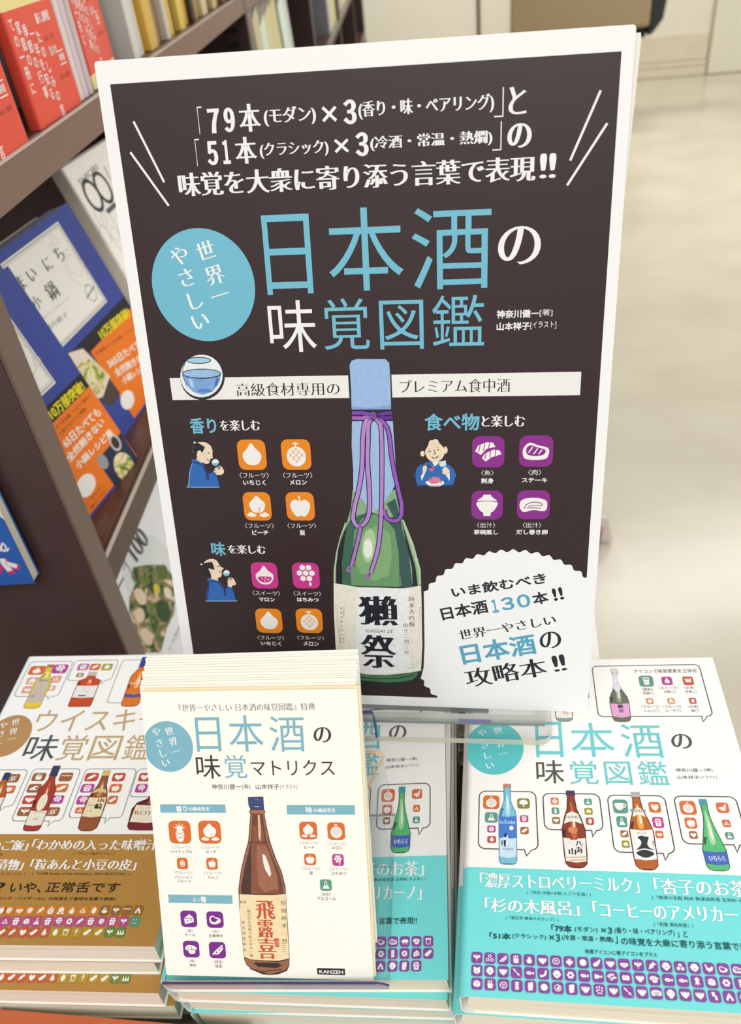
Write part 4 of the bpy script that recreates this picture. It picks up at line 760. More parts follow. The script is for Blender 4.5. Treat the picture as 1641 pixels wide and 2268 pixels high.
('I','obi_icons',4,'8a4a9e','fish',97.81,9.37,103.01,14.57),
('I','obi_icons',4,'8a4a9e','squid',103.95,9.4,109.15,14.6),
('I','obi_icons',4,'8a4a9e','cube',110.1,9.44,115.3,14.64),
('I','obi_icons',4,'8a4a9e','flower',116.25,9.47,121.45,14.67),
('I','obi_icons',4,'8a4a9e','stack',122.4,9.51,127.6,14.71),
('I','obi_icons',4,'8a4a9e','ring',128.54,9.54,133.74,14.74),
('I','obi_icons',4,'8a4a9e','cheese',134.69,9.58,139.89,14.78),
('I','obi_icons',4,'8a4a9e','bean',140.84,9.62,146.04,14.82),
('I','obi_icons',4,'8a4a9e','cube',5.7,2.94,10.9,8.14),
('I','obi_icons',4,'8a4a9e','fries',11.85,2.97,17.05,8.17),
('I','obi_icons',4,'8a4a9e','dish',17.99,3.01,23.19,8.21),
('I','obi_icons',4,'8a4a9e','stack',24.13,3.04,29.33,8.24),
('I','obi_icons',4,'8a4a9e','rolls',30.28,3.08,35.48,8.28),
('I','obi_icons',4,'8a4a9e','ball',36.42,3.11,41.62,8.31),
('I','obi_icons',4,'8a4a9e','halfball',42.56,3.15,47.76,8.35),
('I','obi_icons',4,'8a4a9e','rolls',48.71,3.18,53.91,8.38),
('I','obi_icons',4,'8a4a9e','bowl',54.85,3.22,60.05,8.42),
('I','obi_icons',4,'8a4a9e','dots',60.99,3.26,66.19,8.46),
('I','obi_icons',4,'8a4a9e','bowl',67.14,3.29,72.34,8.49),
('I','obi_icons',4,'8a4a9e','skewer',73.28,3.33,78.48,8.53),
('I','obi_icons',4,'8a4a9e','bowl',79.42,3.36,84.62,8.56),
('I','obi_icons',4,'8a4a9e','omelet',85.57,3.4,90.77,8.6),
('I','obi_icons',4,'8a4a9e','lidbowl',91.71,3.43,96.91,8.63),
('I','obi_icons',4,'8a4a9e','bowl',97.85,3.47,103.05,8.67),
('I','obi_icons',4,'8a4a9e','bowl',104,3.5,109.2,8.7),
('I','obi_icons',4,'8a4a9e','beans',110.14,3.54,115.34,8.74),
('I','obi_icons',4,'8a4a9e','onigiri',116.28,3.57,121.48,8.77),
('I','obi_icons',4,'8a4a9e','ricebowl',122.43,3.61,127.63,8.81),
('I','obi_icons',4,'8a4a9e','rolls',128.57,3.64,133.77,8.84),
('I','obi_icons',4,'8a4a9e','pot',134.71,3.68,139.91,8.88)]
ART_WHISKY=[
('T','title_lettering',4,'c4a878','S0','ウイスキ',30.5,140.69,70.57,0,0,18.49),
('T','title_lettering',4,'c4a878','S0','ー',103.67,149.76,14.41,0,0,1.15),
('T','title_lettering',4,'4c5252','S0','味',31.52,117.19,22.26,0,0,20.67),
('T','title_lettering',4,'c4a878','S0','覚',55.09,117.41,19.09,0,0,20.22),
('T','title_lettering',4,'c4a878','S0','図',77.04,117.34,19.95,0,0,19.32),
('T','title_lettering',4,'c4a878','S0','鑑',100.16,117.81,19.43,0,0,19.85),
('E','gold_roundel',2,'b98f5c',15.15,137.64,15.55,17.3),
('C','gold_roundel',4,'f7f6f3','M1','世',15.97,148.97,6.03,14),
('C','gold_roundel',4,'f7f6f3','M1','界',17.48,141.16,5.96,14),
('C','gold_roundel',4,'f7f6f3','M1','一',18.9,134.85,5.9,14),
('C','gold_roundel',4,'f7f6f3','M1','や',8.32,146.31,6.02,14),
('C','gold_roundel',4,'f7f6f3','M1','さ',9.37,139.03,5.96,14),
('C','gold_roundel',4,'f7f6f3','M1','し',10.49,131.91,5.89,14),
('B','speech_bubbles',1,'6a7068',0.4,2.8,5.25,171.53,38.26,204.65,[30.95,171.63,31.64,168.39,33.86,172.33]),
('B','speech_bubbles',1,'6a7068',0.4,2.8,39.77,185.79,72.98,205.13,[65.85,185.91,66.84,182.22,69.12,185.97]),
('B','speech_bubbles',1,'6a7068',0.4,2.8,76,164.83,124.22,204.99,[]),
('B','speech_bubbles',1,'6a7068',0.4,2.8,8.14,83.69,40.19,110.38,[32.41,83.7,33.32,80.64,35.74,83.86]),
('B','speech_bubbles',1,'6a7068',0.4,2.8,43.37,73.65,75.6,110.97,[68.09,73.65,68.17,69.85,70.76,73.81]),
('B','speech_bubbles',1,'6a7068',0.4,2.8,78.97,75.8,112.99,110.76,[102.98,75.81,103.38,72.16,105.83,76.04]),
('B','speech_bubbles',1,'6a7068',0.4,2.8,113.82,90.25,141.34,110.55,[]),
('I','food_icons',2,'d8703c','pearl',7.31,191.75,19.45,200.27),
('I','food_icons',2,'b8489c','honey',25.01,192.79,36.34,201.41),
('I','food_icons',2,'e8a080','peach',9.24,182.69,18.14,189.17),
('I','food_icons',2,'e8a080','wedge',27.21,184.04,34.8,190.51),
('I','food_icons',2,'e8a080','citrus',9.21,174.47,17.32,181),
('I','food_icons',2,'e0a890','berry',27.6,176.55,33.61,181.13),
('I','food_icons',2,'b86aa8','pot',43.55,195.51,52.03,201.86),
('I','food_icons',2,'d8703c','carrot',52.93,195.35,60.87,201.68),
('I','food_icons',2,'a8a848','rice',62.02,195.18,70.12,201.51),
('I','food_icons',2,'a2724a','swirl',45.28,188.9,50.55,192.85),
('I','food_icons',2,'a0643c','swirl',28.01,100.88,36.59,107.21),
('I','food_icons',2,'a0643c','fries',44.94,101.91,53.82,107.9),
('I','food_icons',2,'a0643c','wave',63.19,101.57,71.8,108.06),
('I','food_icons',2,'a0643c','wave2',45,93.49,53.77,99.74),
('I','food_icons',2,'c8503c','bowl',45.19,85.28,53.88,91.44),
('I','food_icons',2,'a0643c','leaf',45.21,77.04,54.08,83.19),
('I','food_icons',2,'d8703c','bean',63.08,93.59,71.53,99.74),
('I','food_icons',2,'b8489c','honey',63.68,85.4,71.64,91.38),
('I','food_icons',2,'a0643c','swirl',63.53,77.02,71.89,83),
('I','food_icons',2,'c8503c','carrot',80.36,101.49,89.14,107.71),
('I','food_icons',2,'c8503c','heart',98.52,101.41,106.85,107.61),
('I','food_icons',2,'b8489c','pot',80.37,93.37,88.72,99.58),
('I','food_icons',2,'d8703c','apple',99.06,93.3,106.96,99.5),
('I','food_icons',2,'b8489c','honey',80.57,84.96,88.76,91.08),
('I','food_icons',2,'d8703c','bean',100.52,85.16,106.76,91.02),
('I','food_icons',2,'d8703c','wedge',81.98,78.81,87.67,82.96),
('I','food_icons',2,'c8503c','heart',115.96,101.33,123.56,107.51),
('I','food_icons',2,'b8489c','honey',116.14,93.25,123.61,99.43),
('I','food_icons',2,'d8703c','berry',28.84,92.88,36.98,98.62),
('T','caption_lettering',4,'9a8a72','S','アイコンで味覚要素を立体化',102.64,198.89,38.58,0,0,3.09),
('K','bottle_pictures',2,'yellow',15.95,160.59,28.68,201.48),
('K','bottle_pictures',2,'redflat',48.54,161.67,65.38,193.76),
('K','bottle_pictures',2,'orange',86.64,161.39,99.98,207.52),
('K','bottle_pictures',2,'peat',52.72,66.79,64.4,113.34),
('K','bottle_pictures',2,'kaku',86.92,66.8,100.29,109.8),
('K','bottle_pictures',2,'royal',117.74,67.35,140.62,101.74),
('K','bottle_pictures',2,'navy',21.66,75.09,32.85,108.27),
('T','obi_lettering',5,'f7f6f3','MB','のご飯」',37.31,54.02,23.87,0,0,6.78),
('T','obi_lettering',5,'f7f6f3','MC','「わかめの入った味噌汁」',63.23,54.28,80.48,0,0,7.07),
('T','obi_lettering',5,'4a3424','S','(『ブラック&ホワイト』)',90.63,51.04,24.93,0,0,2.32),
('T','obi_lettering',5,'f7f6f3','MB','漬物」',46.07,41.83,16.95,0,0,6.84),
('T','obi_lettering',5,'f7f6f3','MB','「粒あんと小豆の皮」',66.96,42.11,64.03,0,0,6.77),
('T','obi_lettering',5,'4a3424','S','(『山崎 Story of the Distillery 2024 EDITION』)',70.16,38.78,58.68,0,0,2.17),
('T','obi_lettering',5,'4a3424','S','ャルブレンド』)',49.78,38.56,15.94,0,0,2.16),
('T','obi_lettering',5,'4a3424','S',')',45.5,50.56,1.43,0,0,2.03),
('T','obi_lettering',5,'3a2a1c','S1','いや、',60.3,28.54,19.1,0,0,6.2),
('T','obi_lettering',5,'3a2a1c','S1','正常舌です',81.66,28.81,43.29,0,0,6.17),
('T','obi_lettering',5,'3a2a1c','S1','?',52.41,28.54,4.37,0,0,5.95),
('T','obi_lettering',5,'4a3424','S1','ロック・ハイボール)」の味覚をド直球な言葉で表現!!',55.55,24.06,69.14,0,0,2.19),
('I','obi_icons',4,'d8842c','apple',57.47,15.65,62.97,21.15),
('I','obi_icons',4,'d8842c','berry',62.31,15.68,67.81,21.18),
('I','obi_icons',4,'d8842c','citrus',68.36,15.73,73.86,21.23),
('I','obi_icons',4,'d8842c','berry',74.39,15.77,79.89,21.27),
('I','obi_icons',4,'d8842c','carrot',80.62,15.82,86.12,21.32),
('I','obi_icons',4,'d8842c','melon',86.5,15.86,92,21.36),
('I','obi_icons',4,'d8842c','peach',92.44,15.91,97.94,21.41),
('I','obi_icons',4,'d8842c','pearl',98.63,15.95,104.13,21.45),
('I','obi_icons',4,'d8842c','wedge',104.94,16,110.44,21.5),
('I','obi_icons',4,'d8842c','rice',111.25,16.05,116.75,21.55),
('I','obi_icons',4,'9a6a28','onsen',117.41,16.09,122.91,21.59),
('I','obi_icons',4,'9a6a28','leaf',123.82,16.14,129.32,21.64),
('I','obi_icons',4,'9a6a28','wave',130.09,16.19,135.59,21.69),
('I','obi_icons',4,'9a6a28','onigiri',136.47,16.24,141.97,21.74),
('I','obi_icons',4,'c0508c','cube',56.69,9.55,62.19,15.05),
('I','obi_icons',4,'c0508c','wedge',62.55,9.6,68.05,15.1),
('I','obi_icons',4,'c0508c','pot',68.66,9.65,74.16,15.15),
('I','obi_icons',4,'c0508c','cube',74.76,9.7,80.26,15.2),
('I','obi_icons',4,'c0508c','flask',80.59,9.75,86.09,15.25),
('I','obi_icons',4,'c0508c','pot',86.87,9.8,92.37,15.3),
('I','obi_icons',4,'c0508c','honey',93.14,9.85,98.64,15.35),
('I','obi_icons',4,'c0508c','flower',99.2,9.9,104.7,15.4),
('I','obi_icons',4,'c0508c','carrot',105.18,9.95,110.68,15.45),
('I','obi_icons',4,'c0508c','pot',111.35,10,116.85,15.5),
('I','obi_icons',4,'c0508c','berry',117.44,10.05,122.94,15.55),
('I','obi_icons',4,'c0508c','pot',123.66,10.11,129.16,15.61),
('I','obi_icons',4,'c0508c','leaf',129.99,10.16,135.49,15.66),
('I','obi_icons',4,'5f9a7c','face',136.18,10.21,141.68,15.71),
('I','obi_icons',4,'c8603c','rice',56.89,3.65,62.39,9.15),
('I','obi_icons',4,'c8603c','bean',62.82,3.7,68.32,9.2),
('I','obi_icons',4,'c8603c','carrot',68.87,3.76,74.37,9.26),
('I','obi_icons',4,'c8603c','heart',74.97,3.81,80.47,9.31),
('I','obi_icons',4,'c8603c','bean',81.06,3.87,86.56,9.37),
('I','obi_icons',4,'c8603c','drop',87.08,3.92,92.58,9.42),
('I','obi_icons',4,'b8982c','rice',93.28,3.98,98.78,9.48),
('I','obi_icons',4,'b8982c','bread',99.15,4.03,104.65,9.53),
('I','obi_icons',4,'b8982c','wheat',105,4.09,110.5,9.59),
('I','obi_icons',4,'b8982c','bean',111.17,4.14,116.67,9.64),
('I','obi_icons',4,'b8982c','bean',117.66,4.2,123.16,9.7),
('I','obi_icons',4,'6a8a3c','leaf',123.8,4.26,129.3,9.76),
('I','obi_icons',4,'6a8a3c','trees',129.94,4.32,135.44,9.82)]
ART_COOKA=[
('T','cover_lettering',6,'f2e21a','B','10万部突破!',90.69,92.19,60.53,-1.21,0.23,11.52),
('T','cover_lettering',6,'5a2a10','S','おつまみ鍋、ヘルシー鍋など',88.64,83.58,63.2,-1.27,0.08,4),
('T','cover_lettering',6,'5a2a10','S','と違う"おいしさ激動!',86.88,77.25,49.24,-0.75,0.06,3.68),
('T','cover_lettering',6,'f8efe2','B1','65日たべても',83.19,64.36,66.3,-2.31,0.32,9.29),
('T','cover_lettering',6,'f8efe2','B1','全然飽きない',76.08,52.44,70.06,0.09,-0.01,8.6),
('T','cover_lettering',6,'f8efe2','B1','小鍋レシピ集',79.3,41.35,68.66,-3.1,0.37,8.19),
('E','obi_oval',4,'f4efe8',75.54,25.58,15,9.5),
('T','cover_lettering',6,'3a3430','S','小鍋生活!',65.54,20.58,20,0,0,6),
('T','cover_lettering',6,'7a3a18','S','とてもカンタン',62.13,10.86,32,0,0,3.6),
('T','cover_lettering',6,'7a3a18','S','栄養バランスがよい',62.13,4.86,32,0,0,3.6),
('T','cover_lettering',6,'7a3a18','S','お酒にピッタリ!',62.13,-1.14,32,0,0,3.6),
('G','food_photo',3,'222a4a',[106.62,33.67,157.98,34.11,156.74,-3.33,106.22,0.45]),
('E','food_photo',4,'2c3038',133.42,6.85,17,17),
('E','food_photo',5,'food',133.42,6.85,15,15),
('E','food_photo',5,'c9c3c0',142.49,31.22,8,9),
('E','food_photo',6,'3a2a26',142.49,31.22,5.5,6.5),
('E','food_photo',5,'9a9aa0',112.53,28.22,7,8)]
ART_COOKB=[
('C','cover_lettering',4,'33312c','M1','ち',122.25,186.26,19,0),
('C','cover_lettering',4,'33312c','M1','に',95.43,186.33,17,0),
('C','cover_lettering',4,'33312c','M1','い',63.06,187.81,17,0),
('C','cover_lettering',4,'33312c','M1','ま',40.99,187.96,17,0),
('C','cover_lettering',4,'33312c','M1','鍋',76.51,163.51,20,0),
('C','cover_lettering',4,'33312c','M1','小',45.01,165.09,14,0),
('T','cover_lettering',4,'9a968c','S','おいしい10分レシピ',40.46,147.71,54.99,-1.31,0.06,2.54),
('T','cover_lettering',4,'4a4640','M','和田真穂子',19.68,137.41,57.51,-3.41,0.33,5.62),
('T','cover_lettering',6,'f2e21a','B','10万部突破!',104.14,90.16,75.22,-6.02,0.96,11.94),
('T','cover_lettering',6,'5a2a10','S','定番鍋 おつまみ鍋、ヘルシー鍋など',79.6,83.61,117.23,-16.86,0.49,3.44),
('T','cover_lettering',6,'f8efe2','B1','365日たべても',87.06,62.53,89.73,-14.49,1.47,9.13),
('T','cover_lettering',6,'f8efe2','B1','全然飽きない',89.37,50.04,72.47,-14.82,1.88,9.19),
('T','cover_lettering',6,'f8efe2','B1','小鍋レシピ集',93.06,37.87,64.19,-12.72,1.67,8.43),
('E','obi_oval',4,'f4efe8',82.66,23.45,15,9.5),
('T','cover_lettering',6,'3a3430','S','小鍋生活!',72.66,18.45,20,0,0,6),
('G','food_photo',3,'4a3a3a',[40.89,108.97,65.78,101.66,73.87,89.88,78.88,35.22,55.73,33.45,43.7,42.28]),
('G','food_photo',4,'e9dccb',[41.33,107.53,66.52,99.43,79.79,57.16,48.97,48.14,38.57,51.93]),
('G','food_photo',5,'food',[40.75,90.85,55.64,91.16,68.09,85.53,76.7,62.84,59.09,53.71,42.35,54.76,40.15,73.84])]
ART_NOODLE=[
('T','cover_lettering',4,'6a665e','S','SHIORI',7.56,226.73,52.91,4,-0.52,6.92),
('P','cover_lettering',5,'2a2826',4.4,1,[33.65,211.62,33.18,216.02,31.78,220.12,29.55,223.64,26.65,226.34,23.28,228.04,19.65,228.62,16.03,228.04,12.65,226.34,9.75,223.64,7.53,220.12,6.13,216.02,5.65,211.62,6.13,207.22,7.53,203.12,9.75,199.59,12.65,196.89,16.03,195.19,19.65,194.62,23.28,195.19,26.65,196.89,29.55,199.59,31.78,203.12,33.18,207.22]),
('P','cover_lettering',5,'2a2826',4.4,1,[62.25,212.07,61.77,216.47,60.37,220.57,58.15,224.09,55.25,226.8,51.87,228.49,48.25,229.07,44.62,228.49,41.25,226.8,38.35,224.09,36.12,220.57,34.72,216.47,34.25,212.07,34.72,207.67,36.12,203.57,38.35,200.05,41.25,197.35,44.62,195.65,48.25,195.07,51.87,195.65,55.25,197.35,58.15,200.05,60.37,203.57,61.77,207.67]),
('P','cover_lettering',5,'2a2826',1.2,0,[75.28,230.01,72.36,213.74]),
('G','cover_lettering',5,'5a5a58',[27.51,191.37,54.77,192.04,55.22,186.87,29.83,185.62]),
('P','cover_lettering',5,'cfcac2',0.6,1,[19.02,188.89,18.58,192.9,17.3,196.53,15.31,199.4,12.8,201.25,10.02,201.89,7.24,201.25,4.73,199.4,2.74,196.53,1.46,192.9,1.02,188.89,1.46,184.87,2.74,181.25,4.73,178.37,7.24,176.52,10.02,175.89,12.8,176.52,15.31,178.37,17.3,181.25,18.58,184.87]),
('P','cover_lettering',5,'cfcac2',0.6,1,[31.12,174.51,30.54,180.07,28.83,185.09,26.18,189.07,22.83,191.62,19.12,192.51,15.42,191.62,12.07,189.07,9.42,185.09,7.71,180.07,7.12,174.51,7.71,168.94,9.42,163.93,12.07,159.94,15.42,157.39,19.12,156.51,22.83,157.39,26.18,159.94,28.83,163.93,30.54,168.94]),
('P','cover_lettering',5,'cfcac2',0.6,1,[26.99,158.56,26.55,162.88,25.27,166.79,23.28,169.88,20.77,171.87,17.99,172.56,15.21,171.87,12.7,169.88,10.71,166.79,9.43,162.88,8.99,158.56,9.43,154.23,10.71,150.33,12.7,147.23,15.21,145.24,17.99,144.56,20.77,145.24,23.28,147.23,25.27,150.33,26.55,154.23]),
('P','cover_lettering',5,'cfcac2',0.6,1,[7.48,170.59,7.08,173.99,5.95,177.05,4.18,179.49,1.95,181.05,-0.52,181.59,-3,181.05,-5.23,179.49,-7,177.05,-8.13,173.99,-8.52,170.59,-8.13,167.19,-7,164.12,-5.23,161.69,-3,160.13,-0.52,159.59,1.95,160.13,4.18,161.69,5.95,164.12,7.08,167.19])]
ART_SOUP=[
('T','cover_lettering',4,'4a4a4e','MB','100',65.29,168.88,42.65,0.59,-0.38,27.22),
('T','cover_lettering',4,'5a5a5e','M1','プ',42.62,167.84,13.15,3.92,-4.89,16.42),
('T','cover_lettering',4,'5a5a5e','M','ー',15.23,172.18,16.83,1.3,-0.22,2.84),
('E','food_photo',3,'dfe2e3',74.08,136.39,52,60),
('G','food_photo',4,'food2',[54.89,171.1,76.94,155.1,102.55,131.38,105.14,106.8,77.8,85.22,63.36,77.21,38.78,77.07,5.15,67.7,-15.6,91.2,-6.31,117.71,6.26,142.58,19.03,152.14,38.77,155.14,44.65,167.39]),
('E','food_photo',5,'d9c23a',66.19,122.27,6,7),
('E','food_photo',5,'e5d3b8',35.44,138.77,9,12),
('E','food_photo',5,'e5d3b8',15.15,125.76,10,9),
('E','food_photo',5,'2f4f2a',52.2,95.22,14,16),
('E','food_photo',5,'e0cdb0',2.4,100.43,9,13),
('E','food_photo',5,'e9dcc8',77.9,102.85,7,9),
('E','food_photo',5,'5a6a2a',92.73,126.48,12,9),
('T','food_photo',4,'7a7a7a','S','スープと煮もの',17.58,54.45,40.85,1.56,-0.23,5.93)]
ART_BLUE=[
('P','cover_lettering',3,'d8357a',0.1,0,[127.28,27.54,130.74,11.88,133.6,30.37,136.23,16.33]),
('P','cover_lettering',3,'d8357a',6,0,[134.31,29.38,133.74,24.2,135.12,12.53]),
('P','cover_lettering',3,'d8357a',6,0,[134.45,22.23,144.21,18.62]),
('P','cover_lettering',5,'f6f2f6',5,0,[132.88,29.48,132.3,24.31,134.41,15.49]),
('P','cover_lettering',5,'f6f2f6',5,0,[133.38,24.23,142.21,20.21]),
('P','cover_lettering',5,'f6f2f6',1.6,0,[139.88,46.15,136.69,40.88,137.74,37.09,140.94,41.48,139.88,46.15]),
('P','cover_lettering',5,'f6f2f6',1.6,0,[139.88,36.93,142.36,39.52,139.52,39.74]),
('P','cover_lettering',5,'f6f2f6',3,0,[134.92,42.86,134.18,37.36]),
('P','cover_lettering',3,'d8357a',6,0,[122.74,14.42,128.31,22.69]),
('P','cover_lettering',3,'f0f0f0',2.5,0,[150.12,82.42,149.17,74.77,150.58,70.32,147.78,76.61])]
# ------------------------------------------------------------------ printed artwork: lettering, icons, bottles as thin inked shapes lying on the covers
STY = {'L': (-.02, -.02), 'S': (0, 0), 'S0': (0, -.002), 'S1': (.014, .014), 'B': (.03, .03), 'B1': (.026, .024), 'M': (.008, -.02), 'M1': (.022, -.012), 'MC': (.037, -.007), 'MB': (.044, -.008), 'MD': (.075, .02)}
TCACHE = {}
def text_mesh(s, st, res):
    key = (s, st, res)
    if key in TCACHE: return TCACHE[key]
    c = bpy.data.curves.new('t', 'FONT'); c.body = s; c.resolution_u = res; c.fill_mode = 'FRONT'; o = bpy.data.objects.new('t', c)
    m = o.to_mesh(); n = len(m.vertices); v = np.zeros(n*3); m.vertices.foreach_get('co', v); v = v.reshape(-1, 3)[:, :2].copy()
    fs = [list(p.vertices) for p in m.polygons]
    o.to_mesh_clear(); bpy.data.objects.remove(o); bpy.data.curves.remove(c)
    ax, ay = STY[st]
    if ax or ay:
        cnt = {}
        for f in fs:
            for i in range(len(f)):
                a, b = f[i], f[(i+1) % len(f)]; k = (min(a, b), max(a, b)); cnt[k] = None if k in cnt else (a, b)
        nrm = np.zeros((n, 2))
        for e in cnt.values():
            if e: d = v[e[1]]-v[e[0]]; L = np.hypot(*d) or 1; q = np.array([d[1], -d[0]])/L; nrm[e[0]] += q; nrm[e[1]] += q
        # orientation: faces counter-clockwise -> outward is (dy,-dx)
        a = sum(float(np.cross(v[f[1]]-v[f[0]], v[f[2]]-v[f[0]])) for f in fs[:40]) if fs else 1
        L = np.linalg.norm(nrm, axis=1); L[L == 0] = 1; nn = nrm/L[:, None]; mit = np.clip(2/np.maximum(L, .8), .9, 1.5)
        v += nn*np.array([ax, ay])*mit[:, None]*(1 if a > 0 else -1)
    TCACHE[key] = (v, fs); return v, fs
def smooth(p, n=4, closed=True):
    p = np.array(p, float).reshape(-1, 2); N = len(p); out = []
    for i in range(N if closed else N-1):
        p0, p1, p2, p3 = (p[(i-1) % N], p[i], p[(i+1) % N], p[(i+2) % N]) if closed else (p[max(i-1, 0)], p[i], p[i+1], p[min(i+2, N-1)])
        for k in range(n):
            t = k/n; out.append(.5*((2*p1)+(-p0+p2)*t+(2*p0-5*p1+4*p2-p3)*t*t+(-p0+3*p1-3*p2+p3)*t**3))
    if not closed: out.append(p[-1])
    return np.array(out)
def ellp(cx, cy, rx, ry, n=28): t = np.linspace(0, 2*math.pi, n, endpoint=False); return np.c_[cx+rx*np.cos(t), cy+ry*np.sin(t)]
def rrect(x0, y0, x1, y1, r, n=5):
    if r <= 0: return np.array([(x0, y0), (x1, y0), (x1, y1), (x0, y1)])
    out = []
    for cx, cy, a in ((x1-r, y0+r, -90), (x1-r, y1-r, 0), (x0+r, y1-r, 90), (x0+r, y0+r, 180)):
        for k in range(n+1): t = math.radians(a+90*k/n); out.append((cx+r*math.cos(t), cy+r*math.sin(t)))
    return np.array(out)
